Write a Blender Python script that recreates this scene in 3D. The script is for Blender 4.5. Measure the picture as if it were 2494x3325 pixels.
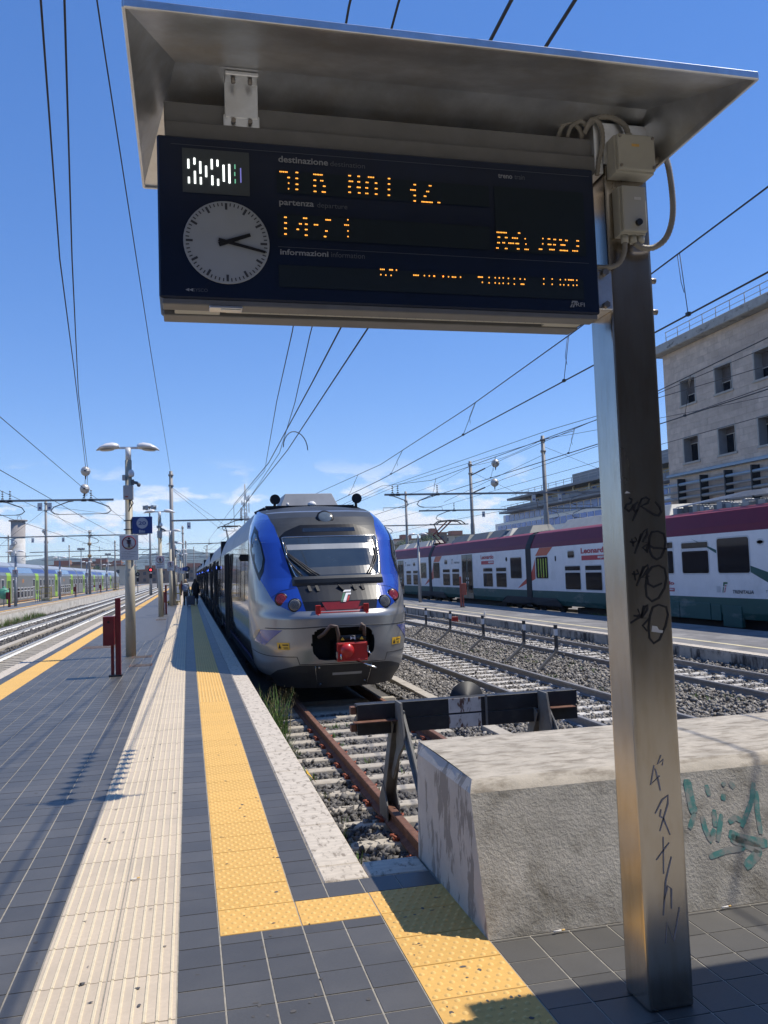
import bpy, bmesh, math, random
import numpy as np
from mathutils import Vector, Matrix

for o in list(bpy.data.objects):
    bpy.data.objects.remove(o)
SC = bpy.context.scene
COL = SC.collection
random.seed(7)
RNG = np.random.default_rng(11)
rad = math.radians

# ------------------------------------------------------------------ camera
H = 1.70
yaw, pitch, roll = 0.230824, 0.069129, -0.034627
f_ = Vector((math.sin(yaw) * math.cos(pitch), math.cos(yaw) * math.cos(pitch), math.sin(pitch)))
r_ = Vector((math.cos(yaw), -math.sin(yaw), 0))
u_ = r_.cross(f_)
r2 = math.cos(roll) * r_ + math.sin(roll) * u_
u2 = -math.sin(roll) * r_ + math.cos(roll) * u_
cd = bpy.data.cameras.new('camera')
cd.sensor_fit = 'VERTICAL'
cd.sensor_height = 36.0
cd.lens = 2729.86 / 3325 * 36.0
cd.clip_start = 0.05
cd.clip_end = 20000
cam = bpy.data.objects.new('camera', cd)
COL.objects.link(cam)
mw = Matrix((r2, u2, -f_)).transposed().to_4x4()
mw.translation = (0, 0, H)
cam.matrix_world = mw
SC.camera = cam

# ------------------------------------------------------------------ sky, sun, exposure
SUN_EL = rad(59.2)
world = bpy.data.worlds.new('World')
SC.world = world
world.use_nodes = True
nt = world.node_tree
nt.nodes.clear()
def wn(t, **k):
    n = nt.nodes.new(t)
    for a, b in k.items():
        setattr(n, a, b)
    return n
out = wn('ShaderNodeOutputWorld')
bg = wn('ShaderNodeBackground')
sky = wn('ShaderNodeTexSky', sky_type='NISHITA', sun_disc=False, sun_elevation=SUN_EL, sun_rotation=rad(90), altitude=40.0, air_density=0.7, dust_density=0.0, ozone_density=3.0)
bg.inputs['Strength'].default_value = 0.14
hs = wn('ShaderNodeHueSaturation')
hs.inputs['Hue'].default_value = 0.516
hs.inputs['Saturation'].default_value = 1.6
hs.inputs['Value'].default_value = 2.4
gm = wn('ShaderNodeGamma')
gm.inputs['Gamma'].default_value = 0.6
tc = wn('ShaderNodeTexCoord')
mp = wn('ShaderNodeMapping')
mp.inputs['Scale'].default_value = (5.2, 5.2, 13.0)
mp.inputs['Location'].default_value = (3.1, 0.4, 0.0)
nz = wn('ShaderNodeTexNoise')
nz.inputs['Scale'].default_value = 2.3
nz.inputs['Detail'].default_value = 9
nz.inputs['Roughness'].default_value = 0.56
rp = wn('ShaderNodeValToRGB')
rp.color_ramp.elements[0].position = 0.545
rp.color_ramp.elements[1].position = 0.615
sep = wn('ShaderNodeSeparateXYZ')
band = wn('ShaderNodeValToRGB')
e = band.color_ramp.elements
e[0].position = 0.0; e[0].color = (0.35, 0.35, 0.35, 1)
e[1].position = 0.05; e[1].color = (1, 1, 1, 1)
x = band.color_ramp.elements.new(0.085); x.color = (0.8, 0.8, 0.8, 1)
x = band.color_ramp.elements.new(0.135); x.color = (0, 0, 0, 1)
mul = wn('ShaderNodeMath', operation='MULTIPLY')
mix = wn('ShaderNodeMixRGB')
mix.inputs['Color2'].default_value = (7.0, 7.15, 7.5, 1)
L = nt.links.new
L(tc.outputs['Generated'], mp.inputs['Vector'])
L(mp.outputs['Vector'], nz.inputs['Vector'])
L(nz.outputs['Fac'], rp.inputs['Fac'])
L(tc.outputs['Generated'], sep.inputs['Vector'])
L(sep.outputs['Z'], band.inputs['Fac'])
L(rp.outputs['Color'], mul.inputs[0])
L(band.outputs['Color'], mul.inputs[1])
L(mul.outputs['Value'], mix.inputs['Fac'])
L(sky.outputs['Color'], gm.inputs['Color'])
L(gm.outputs['Color'], hs.inputs['Color'])
L(hs.outputs['Color'], mix.inputs['Color1'])
L(mix.outputs['Color'], bg.inputs['Color'])
L(bg.outputs['Background'], out.inputs['Surface'])

sd = bpy.data.lights.new('sun', 'SUN')
sd.energy = 4.7
sd.angle = rad(0.53)
sd.color = (1.0, 0.93, 0.82)
sun = bpy.data.objects.new('sun', sd)
COL.objects.link(sun)
sdir = Vector((math.cos(SUN_EL), 0.02, math.sin(SUN_EL)))       # from the scene towards the sun: straight from the right
sun.rotation_euler = sdir.to_track_quat('Z', 'Y').to_euler()
sun.location = (30, 0, 60)

vs = SC.view_settings
vs.view_transform = 'Standard'
vs.look = 'None'
vs.exposure = 0.08
vs.gamma = 1.0
vs.use_curve_mapping = False
SC.render.engine = 'CYCLES'
SC.cycles.use_denoising = True
SC.cycles.max_bounces = 6
SC.cycles.diffuse_bounces = 3
SC.cycles.glossy_bounces = 3
SC.cycles.transmission_bounces = 3
SC.cycles.volume_bounces = 0
SC.cycles.sample_clamp_indirect = 4.0

# ------------------------------------------------------------------ materials
MATS = {}
def mat(name, col, rough=0.6, metal=0.0, var=0.12, scale=6.0, bump=0.0, bscale=60.0, col2=None, c2pos=(0.55, 0.7), c2scale=3.0,
        stretch=(1, 1, 1), cell=None, cellvar=0.0, coat=0.0, spec=0.5, emit=None, estr=0.0, rvar=0.0, stretch2=(1, 1, 1), bdist=0.01):
    m = bpy.data.materials.new(name)
    m.use_nodes = True
    t = m.node_tree
    b = t.nodes['Principled BSDF']
    b.inputs['Roughness'].default_value = rough
    b.inputs['Metallic'].default_value = metal
    b.inputs['Specular IOR Level'].default_value = spec
    b.inputs['Coat Weight'].default_value = coat
    b.inputs['Coat Roughness'].default_value = 0.05
    if emit is not None:
        b.inputs['Emission Color'].default_value = (*emit, 1)
        b.inputs['Emission Strength'].default_value = estr
    g = t.nodes.new('ShaderNodeNewGeometry')
    def coords(sc):
        mp = t.nodes.new('ShaderNodeMapping')
        mp.inputs['Scale'].default_value = sc
        t.links.new(g.outputs['Position'], mp.inputs['Vector'])
        return mp.outputs['Vector']
    def noise(scale, vec, detail=5, rough_=0.6):
        n = t.nodes.new('ShaderNodeTexNoise')
        n.inputs['Scale'].default_value = scale
        n.inputs['Detail'].default_value = detail
        n.inputs['Roughness'].default_value = rough_
        t.links.new(vec, n.inputs['Vector'])
        return n.outputs['Fac']
    c_out = None
    if var > 0:
        fac = noise(scale, coords(stretch))
        cr = t.nodes.new('ShaderNodeValToRGB')
        cr.color_ramp.elements[0].position = 0.3
        cr.color_ramp.elements[1].position = 0.7
        cr.color_ramp.elements[0].color = (*[max(0, c * (1 - var)) for c in col], 1)
        cr.color_ramp.elements[1].color = (*[min(1, c * (1 + var)) for c in col], 1)
        t.links.new(fac, cr.inputs['Fac'])
        c_out = cr.outputs['Color']
        if rvar > 0:
            mr = t.nodes.new('ShaderNodeMapRange')
            mr.inputs['To Min'].default_value = max(0.02, rough - rvar)
            mr.inputs['To Max'].default_value = min(1, rough + rvar)
            t.links.new(fac, mr.inputs['Value'])
            t.links.new(mr.outputs['Result'], b.inputs['Roughness'])
    if col2 is not None:
        f2 = noise(c2scale, coords(stretch2), 8, 0.65)
        cr = t.nodes.new('ShaderNodeValToRGB')
        cr.color_ramp.elements[0].position = c2pos[0]
        cr.color_ramp.elements[1].position = c2pos[1]
        t.links.new(f2, cr.inputs['Fac'])
        mx = t.nodes.new('ShaderNodeMixRGB')
        t.links.new(cr.outputs['Color'], mx.inputs['Fac'])
        if c_out is None:
            mx.inputs['Color1'].default_value = (*col, 1)
        else:
            t.links.new(c_out, mx.inputs['Color1'])
        mx.inputs['Color2'].default_value = (*col2, 1)
        c_out = mx.outputs['Color']
    if cell:
        oi = t.nodes.new('ShaderNodeObjectInfo')          # every tile, stone or slab gets its own tone
        ad = t.nodes.new('ShaderNodeMath'); ad.operation = 'ADD'
        t.links.new(oi.outputs['Random'], ad.inputs[0])
        t.links.new(g.outputs['Random Per Island'], ad.inputs[1])
        w = t.nodes.new('ShaderNodeMath'); w.operation = 'FRACT'
        t.links.new(ad.outputs[0], w.inputs[0])
        mr = t.nodes.new('ShaderNodeMapRange')
        mr.inputs['To Min'].default_value = 1 - cellvar
        mr.inputs['To Max'].default_value = 1 + cellvar
        t.links.new(w.outputs['Value'], mr.inputs['Value'])
        mx = t.nodes.new('ShaderNodeVectorMath')
        mx.operation = 'MULTIPLY'
        if c_out is None:
            mx.inputs[0].default_value = col
        else:
            t.links.new(c_out, mx.inputs[0])
        t.links.new(mr.outputs['Result'], mx.inputs[1])
        c_out = mx.outputs[0]
    if c_out is None:
        b.inputs['Base Color'].default_value = (*col, 1)
    else:
        t.links.new(c_out, b.inputs['Base Color'])
    if bump > 0:
        bp = t.nodes.new('ShaderNodeBump')
        bp.inputs['Strength'].default_value = bump
        bp.inputs['Distance'].default_value = bdist
        t.links.new(noise(bscale, coords(stretch), 6, 0.65), bp.inputs['Height'])
        t.links.new(bp.outputs['Normal'], b.inputs['Normal'])
    MATS[name] = m
    return m

M = MATS
mat('grey_tile', (0.080, 0.077, 0.070), 0.46, var=0.10, scale=90, bump=0.12, bscale=160, cell=True, cellvar=0.13, col2=(0.118, 0.112, 0.100), c2pos=(0.45, 0.8), c2scale=1.3, bdist=0.004)
mat('grey_slab', (0.090, 0.086, 0.080), 0.48, var=0.15, scale=3, cell=True, cellvar=0.16)
mat('mortar', (0.31, 0.285, 0.235), 0.9, var=0.2, scale=20)
mat('tan_tile', (0.55, 0.455, 0.335), 0.75, var=0.07, scale=40, cell=True, cellvar=0.05, col2=(0.45, 0.38, 0.285), c2pos=(0.5, 0.8), c2scale=2.5, bump=0.1, bscale=200, bdist=0.003)
mat('tan_rib', (0.65, 0.555, 0.385), 0.75, var=0.08, scale=30)
mat('yellow_tile', (0.68, 0.40, 0.105), 0.7, var=0.06, scale=50, cell=True, cellvar=0.05, col2=(0.53, 0.31, 0.065), c2pos=(0.55, 0.85), c2scale=3, bump=0.1, bscale=180, bdist=0.003)
mat('yellow_dome', (0.76, 0.48, 0.15), 0.7, var=0.05, scale=50)
mat('travertine', (0.57, 0.50, 0.40), 0.8, var=0.16, scale=9, stretch=(1, 3, 1), col2=(0.27, 0.225, 0.17), c2pos=(0.53, 0.64), c2scale=14, stretch2=(1.6, .7, 1), bump=0.25, bscale=70)
mat('concrete', (0.36, 0.35, 0.325), 0.9, var=0.18, scale=5, bump=0.3, bscale=50, col2=(0.2, 0.19, 0.17), c2pos=(0.52, 0.75), c2scale=2)
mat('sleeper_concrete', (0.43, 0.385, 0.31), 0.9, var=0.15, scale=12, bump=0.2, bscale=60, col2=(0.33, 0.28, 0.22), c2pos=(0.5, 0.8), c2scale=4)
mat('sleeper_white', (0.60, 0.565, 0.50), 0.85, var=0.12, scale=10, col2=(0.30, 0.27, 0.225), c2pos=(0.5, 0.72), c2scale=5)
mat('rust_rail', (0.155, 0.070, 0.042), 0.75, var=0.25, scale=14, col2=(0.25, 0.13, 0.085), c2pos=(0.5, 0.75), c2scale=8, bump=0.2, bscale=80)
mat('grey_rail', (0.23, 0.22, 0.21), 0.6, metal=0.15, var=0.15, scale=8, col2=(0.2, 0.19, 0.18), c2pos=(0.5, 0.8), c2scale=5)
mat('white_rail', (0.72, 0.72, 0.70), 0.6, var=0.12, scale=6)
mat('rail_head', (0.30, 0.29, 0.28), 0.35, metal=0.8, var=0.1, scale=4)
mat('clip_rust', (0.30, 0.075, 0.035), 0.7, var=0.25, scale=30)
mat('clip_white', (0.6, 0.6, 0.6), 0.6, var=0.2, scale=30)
mat('ballast_dark', (0.115, 0.106, 0.095), 0.9, var=0.45, scale=38, cell=True, cellvar=0.3, bump=0.5, bscale=40, col2=(0.26, 0.22, 0.17), c2pos=(0.55, 0.8), c2scale=2.2)
mat('stone_grey', (0.165, 0.155, 0.142), 0.85, var=0.35, scale=14, cell=True, cellvar=0.45, bump=0.3, bscale=90, col2=(0.085, 0.08, 0.075), c2pos=(0.4, 0.65), c2scale=6)
mat('stone_pale', (0.31, 0.285, 0.245), 0.85, var=0.3, scale=14, cell=True, cellvar=0.45, col2=(0.115, 0.105, 0.095), c2pos=(0.42, 0.62), c2scale=7)
mat('ground_dirt', (0.20, 0.185, 0.165), 0.95, var=0.35, scale=1.2, bump=0.4, bscale=15, col2=(0.12, 0.115, 0.105), c2pos=(0.45, 0.7), c2scale=8)
mat('block_front', (0.44, 0.41, 0.35), 0.92, var=0.20, scale=5, bump=0.55, bscale=55, col2=(0.19, 0.17, 0.13), c2pos=(0.48, 0.70), c2scale=4.2, bdist=0.012)
mat('block_top', (0.455, 0.405, 0.325), 0.9, var=0.18, scale=6, bump=0.35, bscale=60, col2=(0.24, 0.205, 0.155), c2pos=(0.46, 0.66), c2scale=9, stretch2=(0.7, 1.8, 1))
mat('block_side', (0.50, 0.455, 0.395), 0.85, var=0.1, scale=5, bump=0.2, bscale=40, col2=(0.27, 0.24, 0.205), c2pos=(0.54, 0.575), c2scale=3.4, stretch2=(1, 2.2, 0.75))
mat('steel', (0.50, 0.455, 0.40), 0.25, metal=1.0, var=0.10, scale=5, stretch=(1, 1, 0.3), rvar=0.07, col2=(0.42, 0.355, 0.275), c2pos=(0.45, 0.8), c2scale=7, stretch2=(3, 3, 0.6), bump=0.03, bscale=30)
mat('hood_steel', (0.80, 0.82, 0.85), 0.40, metal=1.0, var=0.16, scale=6, rvar=0.08, col2=(0.66, 0.64, 0.61), c2pos=(0.45, 0.75), c2scale=4)
mat('case_grey', (0.22, 0.215, 0.21), 0.5, metal=0.3, var=0.1, scale=9)
mat('case_navy', (0.008, 0.017, 0.048), 0.4, var=0.1, scale=5, spec=0.35)
mat('matrix_dark', (0.020, 0.031, 0.044), 0.6, var=0.25, scale=900, spec=0.2)
mat('matrix_white', (0.10, 0.115, 0.125), 0.6, var=0.35, scale=900, spec=0.2)
mat('print_white', (0.34, 0.36, 0.40), 0.6, var=0)
mat('print_dim', (0.12, 0.135, 0.165), 0.6, var=0)
mat('clock_white', (0.43, 0.46, 0.50), 0.5, var=0.03, scale=10)
mat('black_plastic', (0.014, 0.014, 0.016), 0.5, var=0)
mat('led_amber', (0.9, 0.4, 0.05), 0.5, var=0, emit=(1.0, 0.40, 0.06), estr=1.6)
mat('led_white', (0.9, 0.95, 0.9), 0.5, var=0, emit=(0.95, 1.0, 0.95), estr=2.2)
mat('led_green', (0.2, 0.6, 0.4), 0.5, var=0, emit=(0.25, 0.8, 0.5), estr=0.5)
mat('led_blue', (0.25, 0.25, 0.7), 0.5, var=0, emit=(0.3, 0.3, 0.9), estr=0.5)
mat('cream_plastic', (0.52, 0.50, 0.43), 0.5, var=0.06, scale=6)
mat('conduit', (0.30, 0.275, 0.235), 0.6, var=0.15, scale=30)
mat('bolt', (0.3, 0.27, 0.24), 0.4, metal=0.8, var=0.2, scale=30)
mat('marker_black', (0.01, 0.01, 0.014), 0.6, var=0)
mat('marker_grey', (0.33, 0.32, 0.36), 0.6, var=0.25, scale=12)
mat('paper', (0.72, 0.70, 0.66), 0.9, var=0.1, scale=20)
mat('spray_teal', (0.085, 0.25, 0.225), 0.85, var=0.2, scale=20, col2=(0.30, 0.30, 0.27), c2pos=(0.45, 0.60), c2scale=16)
mat('black_steel', (0.020, 0.022, 0.026), 0.55, var=0.3, scale=8, col2=(0.06, 0.055, 0.05), c2pos=(0.55, 0.8), c2scale=5)
mat('grey_steel', (0.17, 0.165, 0.15), 0.7, var=0.2, scale=10, col2=(0.16, 0.10, 0.06), c2pos=(0.55, 0.75), c2scale=7)
mat('peel_white', (0.66, 0.63, 0.58), 0.7, var=0.15, scale=8, col2=(0.14, 0.07, 0.045), c2pos=(0.53, 0.58), c2scale=11, stretch2=(1.6, 1, .5))
# ------------------------------------------------------------------ mesh helpers
class B:
    """collects faces for one mesh object; self.k is the material slot in use"""
    def __init__(s):
        s.v, s.f, s.m, s.sm, s.k = [], [], [], [], 0
    def poly(s, pts, smooth=False):
        n = len(s.v)
        s.v += [tuple(p) for p in pts]
        s.f.append(tuple(range(n, n + len(pts))))
        s.m.append(s.k); s.sm.append(smooth)
        return s
    def faces(s, pts, fs, smooth=False):
        n = len(s.v)
        s.v += [tuple(p) for p in pts]
        for f in fs:
            s.f.append(tuple(i + n for i in f)); s.m.append(s.k); s.sm.append(smooth)
        return s
    def box(s, x0, x1, y0, y1, z0, z1):
        p = [(x0, y0, z0), (x1, y0, z0), (x1, y1, z0), (x0, y1, z0), (x0, y0, z1), (x1, y0, z1), (x1, y1, z1), (x0, y1, z1)]
        return s.faces(p, [(0, 3, 2, 1), (4, 5, 6, 7), (0, 1, 5, 4), (1, 2, 6, 5), (2, 3, 7, 6), (3, 0, 4, 7)])
    def hexa(s, p):          # 4 bottom points (counter-clockwise from above) then 4 top points
        return s.faces(p, [(0, 3, 2, 1), (4, 5, 6, 7), (0, 1, 5, 4), (1, 2, 6, 5), (2, 3, 7, 6), (3, 0, 4, 7)])
    def bar(s, a, b, w, h, up=(0, 0, 1)):      # rectangular bar between two points
        a, b = Vector(a), Vector(b)
        d = (b - a).normalized()
        sd_ = d.cross(Vector(up))
        if sd_.length < 1e-4:
            sd_ = d.cross(Vector((0, 1, 0)))
        sd_.normalize()
        up_ = sd_.cross(d)
        sd_ *= w / 2; up_ *= h / 2
        p = [a - sd_ - up_, a + sd_ - up_, b + sd_ - up_, b - sd_ - up_, a - sd_ + up_, a + sd_ + up_, b + sd_ + up_, b - sd_ + up_]
        return s.faces(p, [(0, 3, 2, 1), (4, 5, 6, 7), (0, 1, 5, 4), (1, 2, 6, 5), (2, 3, 7, 6), (3, 0, 4, 7)])
    def tube(s, pts, r, n=6, caps=True, smooth=True):
        pts = [Vector(p) for p in pts]
        rs = r if isinstance(r, (list, tuple)) else [r] * len(pts)
        rings, ref = [], None
        for i, p in enumerate(pts):
            d = (pts[min(i + 1, len(pts) - 1)] - pts[max(i - 1, 0)]).normalized()
            if ref is None:
                ref = Vector((0, 0, 1)) if abs(d.z) < 0.9 else Vector((1, 0, 0))
            a = (ref - d * ref.dot(d)).normalized()
            ref = a
            b = d.cross(a)
            rings.append([p + (a * math.cos(2 * math.pi * k / n) + b * math.sin(2 * math.pi * k / n)) * rs[i] for k in range(n)])
        base = len(s.v)
        for rg in rings:
            s.v += [tuple(q) for q in rg]
        for i in range(len(rings) - 1):
            for k in range(n):
                a0 = base + i * n + k; a1 = base + i * n + (k + 1) % n
                s.f.append((a0, a1, a1 + n, a0 + n)); s.m.append(s.k); s.sm.append(smooth)
        if caps:
            s.f.append(tuple(base + k for k in range(n))[::-1]); s.m.append(s.k); s.sm.append(False)
            e_ = base + (len(rings) - 1) * n
            s.f.append(tuple(e_ + k for k in range(n))); s.m.append(s.k); s.sm.append(False)
        return s
    def cyl(s, a, b, r0, r1=None, n=12, smooth=True):
        return s.tube([a, b], [r0, r0 if r1 is None else r1], n, True, smooth)
    def lathe(s, o, axis, prof, n=16, smooth=True):        # prof: (distance along axis, radius)
        o, ax = Vector(o), Vector(axis).normalized()
        a = ax.orthogonal().normalized(); b = ax.cross(a)
        base = len(s.v)
        for h, r in prof:
            for k in range(n):
                s.v.append(tuple(o + ax * h + (a * math.cos(2 * math.pi * k / n) + b * math.sin(2 * math.pi * k / n)) * r))
        for i in range(len(prof) - 1):
            for k in range(n):
                a0 = base + i * n + k; a1 = base + i * n + (k + 1) % n
                s.f.append((a0, a1, a1 + n, a0 + n)); s.m.append(s.k); s.sm.append(smooth)
        s.f.append(tuple(base + k for k in range(n))[::-1]); s.m.append(s.k); s.sm.append(False)
        e_ = base + (len(prof) - 1) * n
        s.f.append(tuple(e_ + k for k in range(n))); s.m.append(s.k); s.sm.append(False)
        return s
    def ell(s, c, rx, ry, rz, n=12, m=8):
        c = Vector(c)
        base = len(s.v)
        for i in range(m + 1):
            th = math.pi * i / m
            for k in range(n):
                ph = 2 * math.pi * k / n
                s.v.append((c.x + rx * math.sin(th) * math.cos(ph), c.y + ry * math.sin(th) * math.sin(ph), c.z + rz * math.cos(th)))
        for i in range(m):
            for k in range(n):
                a0 = base + i * n + k; a1 = base + i * n + (k + 1) % n
                s.f.append((a0, a0 + n, a1 + n, a1)); s.m.append(s.k); s.sm.append(True)
        return s
    def prism(s, poly, fn, d0, d1):            # poly: 2-D outline, fn(u, v, d) -> point
        n = len(poly)
        a = [fn(u, v, d0) for u, v in poly]; b = [fn(u, v, d1) for u, v in poly]
        base = len(s.v)
        s.v += [tuple(p) for p in a] + [tuple(p) for p in b]
        s.f.append(tuple(range(base, base + n))); s.m.append(s.k); s.sm.append(False)
        s.f.append(tuple(range(base + n, base + 2 * n))[::-1]); s.m.append(s.k); s.sm.append(False)
        for i in range(n):
            j = (i + 1) % n
            s.f.append((base + i, base + n + i, base + n + j, base + j)); s.m.append(s.k); s.sm.append(False)
        return s
    def stroke(s, pts, w, fn, taper=True):     # flat brush stroke; fn(u, v) -> point
        P = [Vector(p) for p in pts]
        L_, R_ = [], []
        for i, p in enumerate(P):
            d = P[min(i + 1, len(P) - 1)] - P[max(i - 1, 0)]
            if d.length < 1e-6:
                d = Vector((1, 0))
            d.normalize()
            n_ = Vector((-d.y, d.x)) * w / 2 * (0.7 if taper and i in (0, len(P) - 1) else 1)
            L_.append(p + n_); R_.append(p - n_)
        for i in range(len(P) - 1):
            s.poly([fn(*L_[i]), fn(*R_[i]), fn(*R_[i + 1]), fn(*L_[i + 1])])
        return s
    def disc(s, c, nrm, r, n=20, r2=None):
        c, nrm = Vector(c), Vector(nrm).normalized()
        a = nrm.orthogonal().normalized(); b = nrm.cross(a)
        return s.poly([c + (a * math.cos(2 * math.pi * k / n)) * r + b * math.sin(2 * math.pi * k / n) * (r2 or r) for k in range(n)])
    def text(s, body, o, u, v, bold=0.0):      # text filling the parallelogram o, o+u, o+v
        V, F = glyphs(body, bold)
        o, u, v = Vector(o), Vector(u), Vector(v)
        return s.faces([o + u * a + v * b for a, b in V], F)

_GL = {}
def glyphs(body, bold):
    if (body, bold) not in _GL:
        cu = bpy.data.curves.new('lettering', 'FONT')
        cu.body = body
        cu.offset = bold
        cu.resolution_u = 3
        ob = bpy.data.objects.new('lettering', cu)
        COL.objects.link(ob)
        dg = bpy.context.evaluated_depsgraph_get()
        me = bpy.data.meshes.new_from_object(ob.evaluated_get(dg))
        V = [(p.co.x, p.co.y) for p in me.vertices]
        F = [tuple(p.vertices) for p in me.polygons]
        x0, x1 = min(a for a, b in V), max(a for a, b in V)
        y0, y1 = min(b for a, b in V), max(b for a, b in V)
        _GL[(body, bold)] = ([((a - x0) / (x1 - x0), (b - y0) / (y1 - y0)) for a, b in V], F)
        bpy.data.objects.remove(ob); bpy.data.curves.remove(cu); bpy.data.meshes.remove(me)
    return _GL[(body, bold)]

def mesh(name, b, mats, bevel=0.0, seg=1):
    me = bpy.data.meshes.new(name)
    me.from_pydata(b.v, [], b.f)
    for m in (mats if isinstance(mats, (list, tuple)) else [mats]):
        me.materials.append(M[m] if isinstance(m, str) else m)
    me.polygons.foreach_set('material_index', b.m)
    me.polygons.foreach_set('use_smooth', b.sm)
    if bevel > 0:
        bm = bmesh.new()
        bm.from_mesh(me)
        bmesh.ops.remove_doubles(bm, verts=bm.verts, dist=1e-5)
        ed = [e for e in bm.edges if len(e.link_faces) == 2 and e.calc_face_angle(0) > 0.5]
        bmesh.ops.bevel(bm, geom=ed, offset=bevel, segments=seg, affect='EDGES', profile=0.6, clamp_overlap=True)
        bm.to_mesh(me)
        bm.free()
    me.update()
    return me

def put(name, me, parent=None, loc=None):
    o = bpy.data.objects.new(name, me)
    COL.objects.link(o)
    if parent is not None:
        o.parent = parent
    if loc is not None:
        o.location = loc
    return o

def obj(name, b, mats, parent=None, bevel=0.0, seg=1, label=None, loc=None):
    o = put(name, mesh(name, b, mats, bevel, seg), parent, loc)
    if label:
        o['label'] = label
    return o

def tag(o, label, cat, group=None, kind=None):
    if label: o['label'] = label
    if cat: o['category'] = cat
    if group: o['group'] = group
    if kind: o['kind'] = kind
    return o

def thing(name, label, cat, loc=(0, 0, 0), group=None, kind=None):
    o = bpy.data.objects.new(name, None)
    o.empty_display_size = 0.2
    COL.objects.link(o)
    o.location = loc
    return tag(o, label, cat, group, kind)

def dup(root, loc, rz=None, label=None, group=None):
    r = root.copy(); COL.objects.link(r); r.location = loc
    if rz is not None: r.rotation_euler = (0, 0, rz)
    if label: r['label'] = label
    if group: r['group'] = group
    for ch in list(root.children):
        c = ch.copy(); COL.objects.link(c); c.parent = r
        for g in list(ch.children):
            d = g.copy(); COL.objects.link(d); d.parent = c
    return r

def XZ(y):      # plane facing the camera at depth y
    return lambda u, v, d=0: (u, y + d, v)
# ------------------------------------------------------------------ ground, platforms
PLX = 0.955            # edge of our platform towards the blue train
ZR = -0.58             # rail head
ZB = -0.80             # ballast bed
g = B()
g.poly([(-6000, -60, ZB - .02), (6000, -60, ZB - .02), (6000, 6500, ZB - .02), (-6000, 6500, ZB - .02)])
tag(obj('ground', g, 'ground_dirt'), 'dirt and gravel ground of the railway yard', 'ground', kind='structure')

b = B()
b.box(-3.30, 0.69, -8, 150, -1.0, -0.003)
b.box(0.69, 12.0, -8, 4.71, -1.0, -0.003)
b.k = 1
b.poly([(-3.02, 26, -.0008), (-2.7, 26, -.0008), (-2.7, 26.01, -.0008), (-3.02, 26.01, -.0008)])
b.k = 2
b.poly([(-2.7, 24.2, -.0012), (-0.66, 24.2, -.0012), (-0.66, 150, -.0012), (-2.7, 150, -.0012)])
b.poly([(-0.075, 24.2, -.0012), (0.115, 24.2, -.0012), (0.115, 150, -.0012), (-0.075, 150, -.0012)])
b.poly([(0.505, 24.2, -.0012), (0.69, 24.2, -.0012), (0.69, 150, -.0012), (0.505, 150, -.0012)])
b.poly([(-3.30, 30, -.0012), (-3.11, 30, -.0012), (-3.11, 150, -.0012), (-3.30, 150, -.0012)])
b.k = 3
b.poly([(-0.66, 40.2, -.0008), (-0.075, 40.2, -.0008), (-0.075, 150, -.0008), (-0.66, 150, -.0008)])
b.k = 1
b.poly([(0.115, 40.2, -.0008), (0.505, 40.2, -.0008), (0.505, 150, -.0008), (0.115, 150, -.0008)])
b.poly([(-3.11, 40.2, -.0008), (-2.7, 40.2, -.0008), (-2.7, 150, -.0008), (-3.11, 150, -.0008)])
platform = tag(obj('platform', b, ['mortar', 'yellow_tile', 'grey_slab', 'tan_tile']), 'grey paved station platform with tan and yellow tactile strips', 'platform', kind='structure')

def frustum(b, x0, x1, y0, y1, z0=-0.006, z1=0.0, i=0.0022):
    p = [(x0, y0, z0), (x1, y0, z0), (x1, y1, z0), (x0, y1, z0), (x0 + i, y0 + i, z1), (x1 - i, y0 + i, z1), (x1 - i, y1 - i, z1), (x0 + i, y1 - i, z1)]
    b.faces(p, [(4, 5, 6, 7), (0, 1, 5, 4), (1, 2, 6, 5), (2, 3, 7, 6), (3, 0, 4, 7)])

# every plain tile as (x0, x1, y0, y1)
tiles = []
def field(xs, ys):
    for i in range(len(xs) - 1):
        for j in range(len(ys) - 1):
            tiles.append((xs[i], xs[i + 1], ys[j], ys[j + 1]))
fr = lambda a, s, n: [a + s * k for k in range(n + 1)]
YT = fr(2.49, 0.2, 109)
field([-0.66 - 0.102 - 0.1943 * k for k in range(11)][::-1] + [-0.66], YT)
field([-0.075, 0.115], fr(2.49, 0.2, 109))
field(fr(0.115, 0.1963, 4), [2.9 + .2 * k - .01 for k in range(7)] + [4.19])
field([0.505, 0.69], fr(4.71, 0.2, 98))
field([0.505, 0.69, 0.89, 1.09, 1.30], [4.50, 4.71])
field(fr(1.31, 0.1925, 14), [2.73 + .2 * k for k in range(6)] + [3.752])
field([-3.30, -3.11], fr(12.0, 0.2, 90))
tile_meshes = {}
def dist(t):
    return (t[0] + t[1]) ** 2 / 4 + ((t[2] + t[3]) / 2) ** 2
def shown(t):
    X, Y = (t[0] + t[1]) / 2, (t[2] + t[3]) / 2
    d = Vector((X, Y, -H)); zc = d.dot(f_)
    if zc < .3: return False
    u = d.dot(r2) / zc * 2729.86 + 1247; v = -d.dot(u2) / zc * 2729.86 + 1662.5
    return -60 < u < 2560 and 0 < v < 3390
vis = sorted([t for t in tiles if shown(t)], key=dist)
rest = vis[300:] + [t for t in tiles if not shown(t)]
for t in vis[:300]:
    w, l = round(t[1] - t[0], 4), round(t[3] - t[2], 4)
    if (w, l) not in tile_meshes:
        q = B(); frustum(q, 0.0024, w - 0.0024, 0.0017, l - 0.0017)
        tile_meshes[(w, l)] = mesh('paving_tile', q, 'grey_tile')
    o = put('paving_tile', tile_meshes[(w, l)], platform, (t[0], t[2], random.uniform(-0.0008, 0.0006)))
q = B()
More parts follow.
